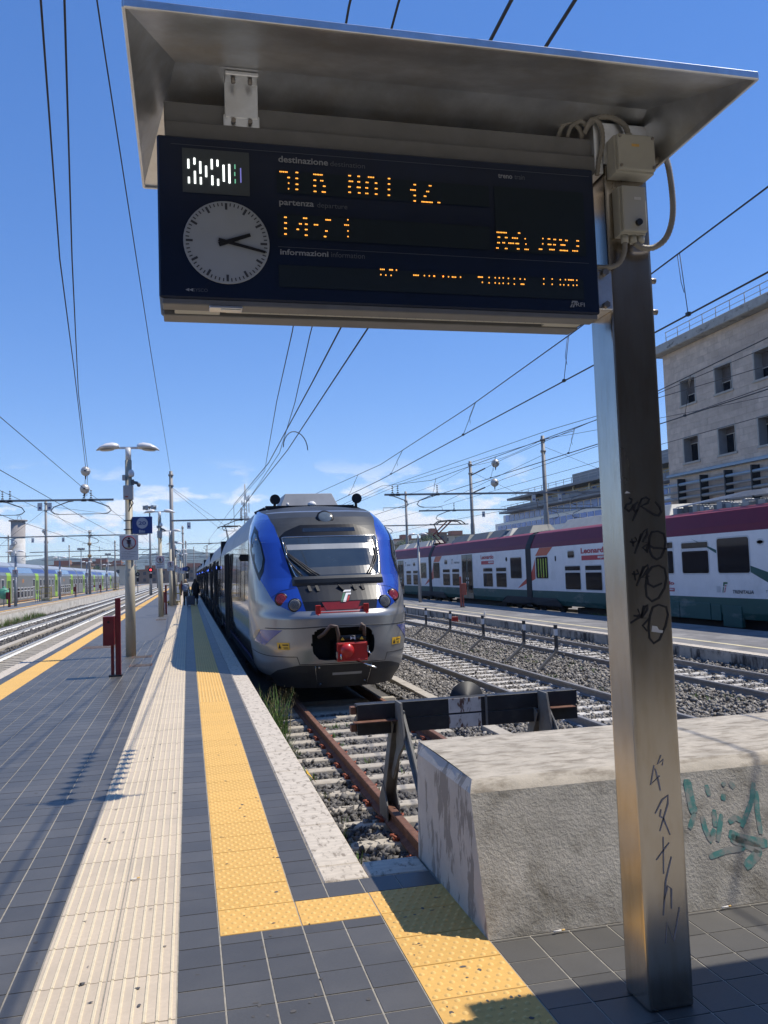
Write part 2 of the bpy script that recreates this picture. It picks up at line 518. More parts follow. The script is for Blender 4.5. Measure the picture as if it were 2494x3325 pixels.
for t in rest:
    frustum(q, t[0] + .0024, t[1] - .0024, t[2] + .0017, t[3] - .0017)
o = obj('distant_paving', q, 'grey_tile', platform); o['kind'] = 'stuff'

# tan guide tiles with raised ribs
def guide_tile(w, l):
    q = B(); frustum(q, .002, w - .002, .002, l - .002)
    q.k = 1
    for i in range(6):
        c = w * (i + 0.5) / 6
        frustum(q, c - .0075, c + .0075, .003, l - .003, 0.0, 0.0045, 0.003)
    return mesh('guide_tile', q, ['tan_tile', 'tan_rib'])
gm = guide_tile(0.2925, 0.4)
gm2 = mesh('guide_tile', (lambda q: ([frustum(q, .002, .583, .002, .4 - .002)] + [setattr(q, 'k', 1)] + [frustum(q, .585 * (i + .5) / 12 - .0075, .585 * (i + .5) / 12 + .0075, .003, .397, 0, .0045, .003) for i in range(12)], q)[1])(B()), ['tan_tile', 'tan_rib'])
for j in range(94):
    y = 2.68 + 0.4 * j
    if j < 45:
        for i in range(2):
            put('guide_tile', gm, platform, (-0.66 + .2925 * i, y, random.uniform(-.0006, .0006)))
    else:
        put('guide_tile', gm2, platform, (-0.66, y, 0))

# yellow warning tiles with domes
def dome_tile(w, l, nx, ny, n=7):
    q = B(); frustum(q, .0015, w - .0015, .0015, l - .0015)
    q.k = 1
    for j in range(ny):
        for i in range(nx - (j % 2)):
            cx = w * (i + 0.5 + 0.5 * (j % 2)) / nx; cy = l * (j + .5) / ny
            P0 = [(cx + .0135 * math.cos(2 * math.pi * k / n), cy + .0135 * math.sin(2 * math.pi * k / n), 0) for k in range(n)]
            P1 = [(cx + .0075 * math.cos(2 * math.pi * k / n), cy + .0075 * math.sin(2 * math.pi * k / n), .005) for k in range(n)]
            q.faces(P0 + P1, [(k, (k + 1) % n, n + (k + 1) % n, n + k) for k in range(n)] + [tuple(range(n, 2 * n))], True)
    return mesh('tactile_tile', q, ['yellow_tile', 'yellow_dome'])
def rib_tile(w, l, n=9):
    q = B(); frustum(q, .0015, w - .0015, .0015, l - .0015)
    q.k = 1
    for i in range(n):
        c = w * (i + .5) / n
        frustum(q, c - .011, c + .011, .001, l - .001, 0, .0045, .004)
    return mesh('tactile_tile', q, ['yellow_tile', 'yellow_dome'])
d1 = dome_tile(.39, .303, 8, 6)
d1b = dome_tile(.39, .303, 8, 6, 4)
d2 = rib_tile(.39, .6)
for j in range(24):
    put('tactile_tile', d1 if j < 14 else d1b, platform, (.115, 4.5 + .303 * j, random.uniform(-.0006, .0006)))
for j in range(48):
    put('tactile_tile', d2, platform, (.115, 4.5 + .303 * 24 + .6 * j, 0))
d3 = dome_tile(.3925, .31, 8, 6)
for i in range(2):
    put('tactile_tile', d3, platform, (.115 + .3925 * i, 4.19, 0))
d4 = dome_tile(.41, .295, 8, 6)
for j in range(6):
    put('tactile_tile', d4, platform, (.90, 4.205 - .295 * j, random.uniform(-.0005, .0005)))
d5 = dome_tile(.41, .6, 8, 12, 4)
for j in range(48):
    put('tactile_tile', d5, platform, (-3.11, 11.4 + .6 * j, 0))

# kerb stones: our edge, its return at the track end, and the far edge on the left
def slab(w, l, h=.24, bev=.012):
    q = B(); q.box(.0015, w - .0015, .0025, l - .0025, -h, 0)
    return mesh('kerb_stone', q, 'travertine', bev)
km = {}
def kerb(x, y, w, l):
    k = (w, l)
    if k not in km: km[k] = slab(w, l)
    put('kerb_stone', km[k], platform, (x, y, random.uniform(-.003, .002)))
y = 4.97
while y < 60:
    kerb(.69, y, .265, .82); y += .82
kerb(.69, 4.71, .265, .26); kerb(.955, 4.71, .345, .26)
y = 11
while y < 60:
    kerb(-3.55, y, .25, .9); y += .9
q = B(); q.box(.69, .955, 60.17, 150, -.24, -.002); q.box(-3.55, -3.30, 60.5, 150, -.24, -.002)
obj('kerb_run', q, 'travertine', platform)
q = B(); q.box(.69, .93, 4.97, 150, -1.0, -.241); q.box(-3.53, -3.30, -8, 150, -1.0, -.241); q.box(.69, 1.30, 4.71, 4.95, -1.0, -.241)
obj('platform_face', q, 'concrete', platform)

# manhole covers and floor grates
for n, (x0, x1, y0, y1) in enumerate([(-1.22, -.80, 19.0, 19.5), (-1.15, -.72, 17.15, 17.6), (-2.62, -1.75, 22.3, 23.1), (-1.3, -.9, 35.4, 36.2)]):
    q = B(); q.box(x0, x1, y0, y1, -.004, .003); q.k = 1
    k = 7
    for i in range(k):
        q.box(x0 + .02, x1 - .02, y0 + (y1 - y0) * (i + .3) / k, y0 + (y1 - y0) * (i + .7) / k, .0031, .006)
    obj('floor_grate', q, ['rust_rail', 'grey_steel'], platform)

# gum and dirt spots on the paving
q = B()
rs = random.Random(5)
for i in range(120):
    X = rs.choice([rs.uniform(-.64, -.1), rs.uniform(.13, .49), rs.uniform(.92, 1.28), rs.uniform(-1.6, .7)])
    Y = rs.uniform(3.0, 4.4) if X > .9 else 3.4 + rs.random() ** 2 * 8
    r = rs.uniform(.004, .014); a = rs.uniform(.6, 1.6)
    q.poly([(X + r * a * math.cos(t) * rs.uniform(.7, 1.2), Y + r / a * math.sin(t) * rs.uniform(.7, 1.2), .0052 if -.66 < X < -.075 else .0012) for t in [k * math.pi / 4 for k in range(8)]])
tag(obj('gum_stains', q, mat('gum', (.09, .085, .08), .8, var=.3, scale=20)), 'dark chewing gum spots trodden into the platform paving', 'stains', kind='stuff')
for (X, Y, a, lab) in [(-.325, 5.09, .5, 'white cigarette end lying on the tan guide strip'), (1.64, 3.738, .1, 'white cigarette end at the foot of the concrete block, beside the metal pole'), (2.52, 3.86 - .12, .15, 'orange tipped cigarette end near the teal graffiti at the block foot')]:
    t = thing('cigarette_end', lab, 'litter', (X, Y, .006), 'cigarette ends on the paving')
    q = B(); c, s_ = math.cos(a), math.sin(a)
    q.cyl((-.028 * c, -.028 * s_, .004), (.012 * c, .012 * s_, .004), .004, n=8)
    obj('paper_tube', q, 'paper', t)
    q = B(); q.cyl((.0121 * c, .0121 * s_, .004), (.03 * c, .03 * s_, .004), .0041, n=8)
    obj('filter', q, 'yellow_dome', t)

# neighbouring platform on the left
b = B()
b.box(-14.35, -10.5, -8, 260, -1.0, -.14); b.k = 1; b.box(-14.35, -10.5, -8, 260, -.14, -.006)
b.k = 2; b.poly([(-14.0, -8, 0), (-10.8, -8, 0), (-10.8, 260, 0), (-14.0, 260, 0)])
b.k = 3; b.poly([(-11.25, -8, .004), (-10.9, -8, .004), (-10.9, 260, .004), (-11.25, 260, .004)]); b.poly([(-13.95, -8, .004), (-13.6, -8, .004), (-13.6, 260, .004), (-13.95, 260, .004)])
mat('white_wall', (.60, .57, .51), .9, var=.15, scale=1.2, col2=(.30, .265, .21), c2pos=(.52, .7), c2scale=1.6, stretch2=(1, .6, 1.8))
mat('far_paving', (.135, .145, .16), .7, var=.15, scale=1.5)
pl = tag(obj('neighbouring_platform', b, ['white_wall', 'travertine', 'far_paving', 'yellow_tile']), 'long platform with a whitewashed wall beside the double-deck train', 'platform', kind='structure')
# low platform on the right
b = B()
b.box(12.0, 16.1, 11, 220, -1.0, -.46); b.k = 1; b.box(12.0, 12.3, 11, 220, -.46, -.418); b.k = 2; b.poly([(12.3, 11, -.42), (16.1, 11, -.42), (16.1, 220, -.42), (12.3, 220, -.42)])
b.k = 3; b.poly([(12.92, 11, -.416), (13.06, 11, -.416), (13.06, 220, -.416), (12.92, 220, -.416)])
mat('low_paving', (.17, .165, .16), .85, var=.25, scale=1.5, col2=(.30, .29, .27), c2pos=(.5, .7), c2scale=.8)
mat('stained_wall', (.46, .43, .37), .9, var=.2, scale=3, col2=(.06, .055, .05), c2pos=(.47, .60), c2scale=2.2, stretch2=(1, 1, .4))
mat('pale_line', (.62, .54, .33), .8, var=.15, scale=3)
tag(obj('low_platform', b, ['stained_wall', 'travertine', 'low_paving', 'pale_line']), 'low weathered service platform in front of the red roofed train', 'platform', kind='structure')
# ------------------------------------------------------------------ tracks
RAILP = [(-.065, -.15), (.065, -.15), (.065, -.135), (.012, -.115), (.010, -.045), (.036, -.035), (.036, -.004), (.028, 0), (-.028, 0), (-.036, -.004), (-.036, -.035), (-.010, -.045), (-.012, -.115), (-.065, -.135)]
def rail(parent, x, y0, y1, body, head):
    b = B(); n = len(RAILP)
    A = [(x + u, y0, ZR + w) for u, w in RAILP]; C = [(x + u, y1, ZR + w) for u, w in RAILP]
    b.v += A + C
    for i in range(n):
        j = (i + 1) % n
        b.f.append((i, i + n, j + n, j)); b.m.append(1 if i in (6, 7, 8) else 0); b.sm.append(False)
    b.f.append(tuple(range(n))); b.m.append(0); b.sm.append(False)
    b.f.append(tuple(range(n, 2 * n))[::-1]); b.m.append(0); b.sm.append(False)
    return obj('rail', b, [body, head], parent)
def sleeper_mesh(m, w=.24, l=2.5):
    b = B()
    b.hexa([(-l / 2, -w / 2, -.1), (l / 2, -w / 2, -.1), (l / 2, w / 2, -.1), (-l / 2, w / 2, -.1), (-l / 2 + .02, -w / 2 + .03, 0), (l / 2 - .02, -w / 2 + .03, 0), (l / 2 - .02, w / 2 - .03, 0), (-l / 2 + .02, w / 2 - .03, 0)])
    return mesh('sleeper', b, m, .01)
def clip_mesh(m):       # bent spring clip beside the rail foot
    b = B()
    b.tube([(0, -.045, .0), (.02, -.05, .03), (.05, -.03, .045), (.06, .01, .04), (.03, .045, .03), (-.01, .03, .02)], .011, 6)
    b.box(-.03, .04, -.03, .03, -.02, .012)
    return mesh('rail_clip', b, m)
cr_, cw_ = clip_mesh('clip_rust'), clip_mesh('clip_white')
slc, slw = sleeper_mesh('sleeper_concrete'), sleeper_mesh('sleeper_white')
def track(label, xl, xr, y0, y1, body, head, slm, s0, s1, sp=.6, cm=None, c0=0, c1=0, cl=True):
    t = thing('railway_track', label, 'railway track', ((xl + xr) / 2, y0, ZR - .15))
    t.location = (0, 0, 0)
    rail(t, xl, y0, y1, body, head); rail(t, xr, y0, y1, body, head)
    y = s0
    while y < s1:
        o = put('sleeper', slm, t, ((xl + xr) / 2 + random.uniform(-.015, .015), y, ZR - .151 + random.uniform(-.008, .004)))
        if cm and c0 <= y <= c1:
            for x in ((xl, xr) if not cl else (xl, xr)):
                for sd_ in (-1, 1):
                    p = put('rail_clip', cm, t, (x + sd_ * .075, y, ZR - .14))
                    p.scale = (sd_, 1, 1)
        y += sp
    return t
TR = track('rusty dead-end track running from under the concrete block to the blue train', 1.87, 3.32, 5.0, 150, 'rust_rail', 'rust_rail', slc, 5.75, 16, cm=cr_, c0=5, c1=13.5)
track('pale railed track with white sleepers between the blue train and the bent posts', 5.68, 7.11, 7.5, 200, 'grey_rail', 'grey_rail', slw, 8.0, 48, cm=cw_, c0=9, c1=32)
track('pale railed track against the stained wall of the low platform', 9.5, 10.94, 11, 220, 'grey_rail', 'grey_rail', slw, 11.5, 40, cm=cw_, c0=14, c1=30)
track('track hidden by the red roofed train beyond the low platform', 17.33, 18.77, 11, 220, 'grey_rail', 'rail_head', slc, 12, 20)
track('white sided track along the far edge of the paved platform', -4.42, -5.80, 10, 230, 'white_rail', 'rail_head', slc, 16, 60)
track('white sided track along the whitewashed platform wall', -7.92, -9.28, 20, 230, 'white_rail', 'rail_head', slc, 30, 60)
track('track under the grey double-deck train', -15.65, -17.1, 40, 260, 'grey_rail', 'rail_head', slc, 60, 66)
q = B(); q.box(-6.85, -6.55, 18, 230, ZB, -.62)
tag(obj('cable_trough', q, 'sleeper_concrete'), 'concrete cable trough between the two tracks by the whitewashed wall', 'cable trough')
q = B()
for k in range(14):
    q.box(4.22 + .004 * k, 4.42 + .004 * k, 11.2 + 1.2 * k, 12.385 + 1.2 * k, ZB, -.655 + .004 * (k % 3))
tag(obj('cable_trough', q, 'sleeper_concrete', bevel=.006), 'line of pale concrete trough lids right of the blue train', 'cable trough')

# ballast: real stones, denser near the camera
def ballast(name, regions, m, label, seed):
    rg = np.random.default_rng(seed)
    P = []
    for (x0, x1, y0, y1, dens, zc, zv, smin, smax, holes) in regions:
        n = int((x1 - x0) * (y1 - y0) * dens)
        X = rg.uniform(x0, x1, n); Y = rg.uniform(y0, y1, n); S = rg.uniform(smin, smax, n)
        Z = zc + rg.normal(0, zv, n)
        keep = np.ones(n, bool)
        for (a, c, zt) in holes:                 # leave the rails clear
            keep &= ~((X > a) & (X < c))
        P.append(np.stack([X, Y, Z, S], 1)[keep])
    P = np.concatenate(P)
    n = len(P)
    cube = np.array([(-1, -1, -1), (1, -1, -1), (1, 1, -1), (-1, 1, -1), (-1, -1, 1), (1, -1, 1), (1, 1, 1), (-1, 1, 1)], float) * .62
    V = cube[None] + rg.normal(0, .24, (n, 8, 3))
    V *= rg.uniform(.6, 1.25, (n, 1, 3))
    q4 = rg.normal(size=(n, 4)); q4 /= np.linalg.norm(q4, axis=1)[:, None]
    w, x_, y_, z_ = q4.T
    Rm = np.stack([1 - 2 * (y_ ** 2 + z_ ** 2), 2 * (x_ * y_ - z_ * w), 2 * (x_ * z_ + y_ * w), 2 * (x_ * y_ + z_ * w), 1 - 2 * (x_ ** 2 + z_ ** 2), 2 * (y_ * z_ - x_ * w), 2 * (x_ * z_ - y_ * w), 2 * (y_ * z_ + x_ * w), 1 - 2 * (x_ ** 2 + y_ ** 2)], 1).reshape(n, 3, 3)
    V = np.einsum('nij,nkj->nki', Rm, V) * P[:, None, 3:4] + P[:, None, :3]
    F = np.array([(0, 3, 2, 1), (4, 5, 6, 7), (0, 1, 5, 4), (1, 2, 6, 5), (2, 3, 7, 6), (3, 0, 4, 7)])
    F = (F[None] + 8 * np.arange(n)[:, None, None]).reshape(-1)
    me = bpy.data.meshes.new(name)
    me.vertices.add(n * 8); me.vertices.foreach_set('co', V.reshape(-1))
    me.loops.add(n * 24); me.loops.foreach_set('vertex_index', F)
    me.polygons.add(n * 6); me.polygons.foreach_set('loop_start', np.arange(n * 6) * 4); me.polygons.foreach_set('loop_total', np.full(n * 6, 4))
    me.materials.append(M[m])
    me.update(); me.validate()
    return tag(put(name, me), label, 'ballast', kind='stuff')
q = B()
q.box(.93, 12.0, 4.95, 60, ZB - .06, ZB); q.box(-10.5, -3.53, -8, 230, ZB - .06, ZB)
tag(obj('ballast_bed', q, 'ballast_dark'), 'grey gravel bed under the tracks', 'ballast', kind='structure')
ballast('ballast_stones', [
    (.96, 3.9, 4.96, 14.6, 640, ZB + .012, .014, .022, .042, [(1.80, 1.94, 0), (3.25, 3.39, 0)]),
    (1.0, 1.75, 4.96, 9.5, 350, ZB + .045, .016, .022, .042, []),
    (3.9, 5.6, 6.5, 18, 420, ZB + .02, .022, .028, .052, [])], 'stone_grey', 'loose dark grey stones around the rusty track', 3)
ballast('ballast_stones', [
    (3.9, 5.6, 7.5, 30, 420, ZB + .05, .02, .022, .042, []), (5.76, 7.03, 8, 26, 420, ZB + .03, .016, .022, .040, []), (7.2, 9.42, 10, 34, 430, ZB + .06, .03, .024, .045, []),
    (9.58, 10.86, 12, 36, 330, ZB + .03, .016, .024, .042, []), (11.02, 11.98, 13, 40, 280, ZB + .05, .03, .025, .045, [])], 'stone_pale', 'loose pale grey stones around the sunlit tracks beyond the blue train', 4)
ballast('ballast_stones', [
    (-10.4, -9.36, 40, 90, 80, ZB + .05, .03, .03, .05, []), (-7.8, -5.88, 24, 70, 140, ZB + .06, .03, .028, .05, []), (-9.2, -8.0, 36, 80, 80, ZB + .04, .02, .03, .05, [])], 'stone_grey', 'loose grey stones of the tracks left of the paved platform', 6)
# measured outlines (metres, world axes)
TAGS = [[(1.694,1.95),(1.706,1.945),(1.7,1.93),(1.682,1.924),(1.675,1.909),(1.691,1.897),(1.706,1.908),(1.712,1.925)],[(1.733,1.934),(1.718,1.923),(1.711,1.906),(1.718,1.897),(1.731,1.901)],[(1.75,1.947),(1.732,1.911),(1.705,1.859)],[(1.746,1.944),(1.769,1.952),(1.783,1.943),(1.775,1.929),(1.745,1.917),(1.776,1.897),(1.801,1.882),(1.819,1.878),(1.831,1.893),(1.827,1.913),(1.807,1.934)],[(1.688,1.779),(1.7,1.774),(1.715,1.78)],[(1.697,1.79),(1.702,1.759)],[(1.712,1.796),(1.724,1.773),(1.738,1.809)],[(1.746,1.812),(1.725,1.773),(1.706,1.731)],[(1.748,1.815),(1.766,1.826),(1.765,1.805),(1.743,1.776),(1.772,1.772),(1.742,1.753),(1.763,1.734),(1.76,1.749),(1.77,1.772)],[(1.809,1.816),(1.786,1.814),(1.773,1.791),(1.77,1.765),(1.772,1.739),(1.783,1.715),(1.801,1.705),(1.82,1.714),(1.836,1.744),(1.844,1.776),(1.837,1.806),(1.81,1.817)],[(1.772,1.762),(1.789,1.751),(1.818,1.749),(1.848,1.745)],[(1.689,1.653),(1.703,1.649),(1.716,1.652)],[(1.698,1.663),(1.703,1.626)],[(1.711,1.669),(1.724,1.642),(1.74,1.681)],[(1.747,1.68),(1.724,1.642),(1.707,1.604)],[(1.741,1.674),(1.76,1.685),(1.761,1.67),(1.731,1.635),(1.764,1.641)],[(1.807,1.682),(1.777,1.676),(1.755,1.651),(1.745,1.602),(1.747,1.563),(1.769,1.542),(1.799,1.554),(1.827,1.592),(1.838,1.631),(1.832,1.668),(1.807,1.682)],[(1.755,1.641),(1.757,1.611),(1.78,1.598),(1.817,1.611)],[(1.686,1.491),(1.7,1.487),(1.715,1.493)],[(1.706,1.516),(1.718,1.48),(1.732,1.528)],[(1.742,1.524),(1.718,1.486),(1.67,1.462)],[(1.731,1.521),(1.75,1.529),(1.747,1.511),(1.721,1.479),(1.754,1.478),(1.723,1.45),(1.741,1.427)],[(1.797,1.528),(1.771,1.519),(1.756,1.484),(1.748,1.439),(1.749,1.4),(1.766,1.379),(1.792,1.392),(1.821,1.442),(1.835,1.487),(1.829,1.517),(1.797,1.528)]]
GREYTAG = [[(1.77,0.95),(1.753,0.916),(1.779,0.932),(1.773,0.91)],[(1.738,0.913),(1.719,0.841),(1.76,0.872)],[(1.742,0.9),(1.754,0.846),(1.759,0.815)],[(1.731,0.731),(1.764,0.78),(1.79,0.795),(1.788,0.764),(1.747,0.664)],[(1.757,0.745),(1.751,0.72),(1.765,0.71),(1.79,0.646)],[(1.76,0.641),(1.753,0.503)],[(1.725,0.558),(1.784,0.617)],[(1.79,0.564),(1.76,0.477),(1.742,0.35)],[(1.75,0.409),(1.768,0.458),(1.782,0.444),(1.778,0.371)],[(1.745,0.247),(1.755,0.323),(1.78,0.251),(1.812,0.372)]]
TEAL = [[(2.49,0.569),(2.486,0.506),(2.483,0.443),(2.489,0.413)],[(2.489,0.413),(2.438,0.348)],[(2.526,0.397),(2.524,0.34),(2.538,0.285),(2.575,0.335)],[(2.591,0.535),(2.596,0.484)],[(2.602,0.42),(2.583,0.343)],[(2.69,0.54),(2.7,0.522)],[(2.732,0.537),(2.749,0.505)],[(2.677,0.485),(2.668,0.456)],[(2.637,0.396),(2.577,0.278)],[(2.666,0.356),(2.709,0.373),(2.742,0.357)],[(2.871,0.525),(2.831,0.442),(2.732,0.329)],[(2.872,0.482),(2.845,0.39),(2.83,0.287)],[(2.65,0.308),(2.695,0.283),(2.777,0.259),(2.852,0.243)],[(2.654,0.287),(2.723,0.256),(2.792,0.225),(2.778,0.202),(2.693,0.154)],[(2.51,0.216),(2.61,0.234),(2.716,0.236)]]
WBARS = [(0.027,3.171,3.137),(0.048,3.177,3.153),(0.068,3.166,3.121),(0.088,3.151,3.11),(0.108,3.177,3.14),(0.128,3.176,3.152),(0.149,3.159,3.098),(0.169,3.163,3.093),(0.028,3.106,3.083),(0.049,3.129,3.083),(0.069,3.108,3.082),(0.109,3.117,3.082),(0.129,3.106,3.082),(0.189,3.164,3.147),(0.188,3.136,3.121),(0.189,3.11,3.094),(0.209,3.152,3.098)]
LEDS = [(0.347,0.378,3.15),(0.376,0.385,3.13),(0.376,0.384,3.109),(0.375,0.383,3.088),(0.406,0.416,3.151),(0.405,0.415,3.129),(0.405,0.415,3.107),(0.404,0.414,3.088),(0.47,0.506,3.149),(0.471,0.481,3.127),(0.495,0.508,3.127),(0.47,0.48,3.106),(0.505,0.515,3.107),(0.47,0.481,3.085),(0.5,0.515,3.085),(0.601,0.611,3.154),(0.601,0.619,3.133),(0.599,0.609,3.112),(0.599,0.609,3.091),(0.635,0.645,3.154),(0.634,0.645,3.133),(0.631,0.646,3.112),(0.635,0.645,3.091),(0.674,0.699,3.154),(0.665,0.677,3.133),(0.7,0.71,3.133),(0.663,0.675,3.112),(0.699,0.71,3.112),(0.662,0.675,3.091),(0.699,0.709,3.091),(0.751,0.76,3.154),(0.75,0.759,3.133),(0.749,0.758,3.112),(0.748,0.757,3.09),(0.849,0.859,3.138),(0.835,0.858,3.117),(0.848,0.857,3.096),(0.847,0.856,3.075),(0.908,0.92,3.138),(0.897,0.91,3.115),(0.887,0.898,3.096),(0.877,0.922,3.074),(0.94,0.952,3.075),(0.36,0.37,2.981),(0.36,0.37,2.96),(0.359,0.369,2.94),(0.359,0.368,2.919),(0.428,0.444,2.982),(0.413,0.424,2.96),(0.435,0.445,2.96),(0.404,0.413,2.939),(0.434,0.444,2.94),(0.433,0.444,2.919),(0.467,0.484,2.96),(0.51,0.531,2.981),(0.508,0.518,2.939),(0.503,0.512,2.918),(0.591,0.597,2.986),(0.579,0.598,2.966),(0.589,0.597,2.944),(0.589,0.596,2.923),(0.708,0.727,2.806),(0.743,0.758,2.806),(0.768,0.774,2.806),(0.708,0.714,2.786),(0.727,0.733,2.785),(0.747,0.753,2.785),(0.834,0.857,2.79),(0.875,0.881,2.79),(0.894,0.9,2.79),(0.914,0.92,2.79),(0.948,0.955,2.791),(0.912,0.918,2.79),(0.948,0.954,2.79),(0.969,0.975,2.79),(0.984,1.003,2.79),(1.017,1.022,2.791),(1.088,1.109,2.795),(1.13,1.137,2.795),(1.155,1.161,2.795),(1.171,1.178,2.795),(1.187,1.194,2.796),(1.208,1.215,2.795),(1.232,1.239,2.795),(1.256,1.263,2.795),(1.275,1.282,2.795),(1.102,1.109,2.775),(1.129,1.136,2.774),(1.154,1.16,2.775),(1.17,1.177,2.774),(1.186,1.193,2.775),(1.207,1.214,2.775),(1.231,1.238,2.774),(1.26,1.276,2.775),(1.355,1.359,2.8),(1.354,1.358,2.78),(1.389,1.395,2.801),(1.388,1.394,2.78),(1.423,1.429,2.8),(1.444,1.451,2.801),(1.458,1.483,2.801),(1.492,1.499,2.801),(1.422,1.428,2.78),(1.436,1.443,2.78),(1.455,1.462,2.78),(1.476,1.483,2.78),(1.491,1.498,2.781),(1.171,1.214,2.974),(1.259,1.269,2.976),(1.175,1.186,2.955),(1.204,1.216,2.955),(1.233,1.259,2.955),(1.284,1.292,2.955),(1.172,1.184,2.933),(1.193,1.205,2.934),(1.217,1.242,2.934),(1.247,1.262,2.934),(1.287,1.293,2.934),(1.167,1.178,2.912),(1.202,1.214,2.912),(1.251,1.263,2.913),(1.282,1.301,2.913),(1.358,1.365,2.96),(1.381,1.393,2.96),(1.405,1.417,2.959),(1.429,1.441,2.959),(1.454,1.466,2.958),(1.502,1.514,2.959),(1.356,1.364,2.939),(1.38,1.396,2.938),(1.403,1.415,2.938),(1.434,1.455,2.939),(1.501,1.513,2.938),(1.342,1.357,2.917),(1.385,1.409,2.918),(1.429,1.465,2.917),(1.482,1.508,2.918)]
# ------------------------------------------------------------------ concrete block
blk = B()
x0, x1, xa = 1.304, 5.4, 1.318
bt = .655
fb = lambda z: 3.76 + .23 / .62 * z      # battered front
P = lambda x, y, z: (x, y, z)
# front face, subdivided and slightly uneven
def wavy(b, f, nu, nv, amp, seed):
    r = np.random.default_rng(seed)
    pts = []
    for j in range(nv + 1):
        for i in range(nu + 1):
            p = Vector(f(i / nu, j / nv))
            if 0 < i < nu and 0 < j < nv:
                p += Vector((r.normal(0, amp), r.normal(0, amp), r.normal(0, amp)))
            pts.append(p)
    b.faces(pts, [(j * (nu + 1) + i, j * (nu + 1) + i + 1, (j + 1) * (nu + 1) + i + 1, (j + 1) * (nu + 1) + i) for j in range(nv) for i in range(nu)], True)
blk.k = 0
wavy(blk, lambda u, v: (x0 + .014 * v + (x1 - x0 - .014 * v) * u, fb(v * .60) , v * .60), 60, 12, .0006, 1)
blk.k = 1                                                   # rounded top edges and top
wavy(blk, lambda u, v: (x0 + .014 + .036 * v + (x1 - x0 - .014 - .036 * v) * u, fb(.60) + .075 * v, .60 + .05 * v ** .6), 60, 3, .002, 2)
wavy(blk, lambda u, v: (x0 + .05 + (x1 - x0 - .05) * u, fb(.60) + .075 + (5.05 - fb(.60) - .075) * v, .65 + .006 * math.sin(3 * v)), 60, 14, .002, 3)
blk.k = 2                                                   # side towards the track
def sidef(u, v):
    ya, yb = fb(.60 * v), 4.96
    return (x0 + .014 * v, ya + (yb - ya) * u, v * .60)
wavy(blk, sidef, 16, 10, .0015, 4)
wavy(blk, lambda u, v: (x0 + .014 + .036 * v, fb(.60) + .0 + (.075 * v) + (4.96 + .09 * v - fb(.60) - .075 * v) * u, .60 + .05 * v), 16, 2, .001, 5)
blk.k = 0
for p in ([(x0, 4.96, -.9), (x0 + .014, 4.96, .6), (x0 + .05, 5.05, .65), (x1, 5.05, .65), (x1, 5.0, -.9)], [(x1, 3.76, 0), (x1, 5.0, 0), (x1, 5.05, .65), (x1, 4.05, .65), (x1, fb(.6), .6)],
          [(x0, 3.761, 0), (x0 + .001, 3.76, 0), (x0 + .015, fb(.60), .60), (x0 + .014, fb(.60) + .001, .60)]):
    blk.poly(p)
blk.poly([(x0, 4.72, -.9), (x0, 4.96, -.9), (x0, 4.96, 0), (x0, 4.72, 0)])
block = thing('concrete_block', 'long weathered concrete block with a sloping face at the track end', 'concrete block', (1.3, 3.76, 0))
block.location = (0, 0, 0)
obj('block_body', blk, ['block_front', 'block_top', 'block_side'], block)
q = B()
ff = lambda u, v: (u, fb(v) - .0018, v)
for i, s_ in enumerate(TEAL):
    wd = .046 if i in (0, 12, 13) else .027
    # densify so that it follows the wall
    pts = []
    for a, c in zip(s_[:-1], s_[1:]):
        for k in range(4):
            pts.append((a[0] + (c[0] - a[0]) * k / 4, a[1] + (c[1] - a[1]) * k / 4))
    pts.append(s_[-1])
    q.stroke(pts, wd, ff)
obj('spray_paint', q, 'spray_teal', block, label='faded teal spray paint scrawl')

# ------------------------------------------------------------------ buffer stop
bs = thing('buffer_stop', 'black steel buffer stop with a peeling white patch across the rusty rails', 'buffer stop', (2.6, 7.8, ZR))
bs.location = (0, 0, 0)
for z0, z1 in ((.315, .455), (.175, .305)):
    q = B(); q.box(1.51, 3.73, 7.80, 7.86, z0, z1); q.box(1.51, 3.73, 7.86, 7.93, z1 - .018, z1); q.box(1.51, 3.73, 7.86, 7.93, z0, z0 + .018)
    bm_ = obj('beam', q, 'black_steel', bs, .003)
    q = B(); q.box(2.40, 2.725, 7.795, 7.7995, z0 + .003, z1 - .003)
    obj('peeling_patch', q, 'peel_white', bm_, label='white painted patch peeling to rust')
q = B(); q.bar((2.775, 7.785, .18), (2.775, 7.785, .47), .02, .012, (0, 1, 0))
obj('strap', q, 'grey_steel', bs)
q = B(); q.lathe((2.66, 7.93, .40), (0, 1, 0), [(0, .04), (.10, .05), (.10, .175), (.125, .17)], 28)
obj('buffer_disc', q, 'black_steel', bs)
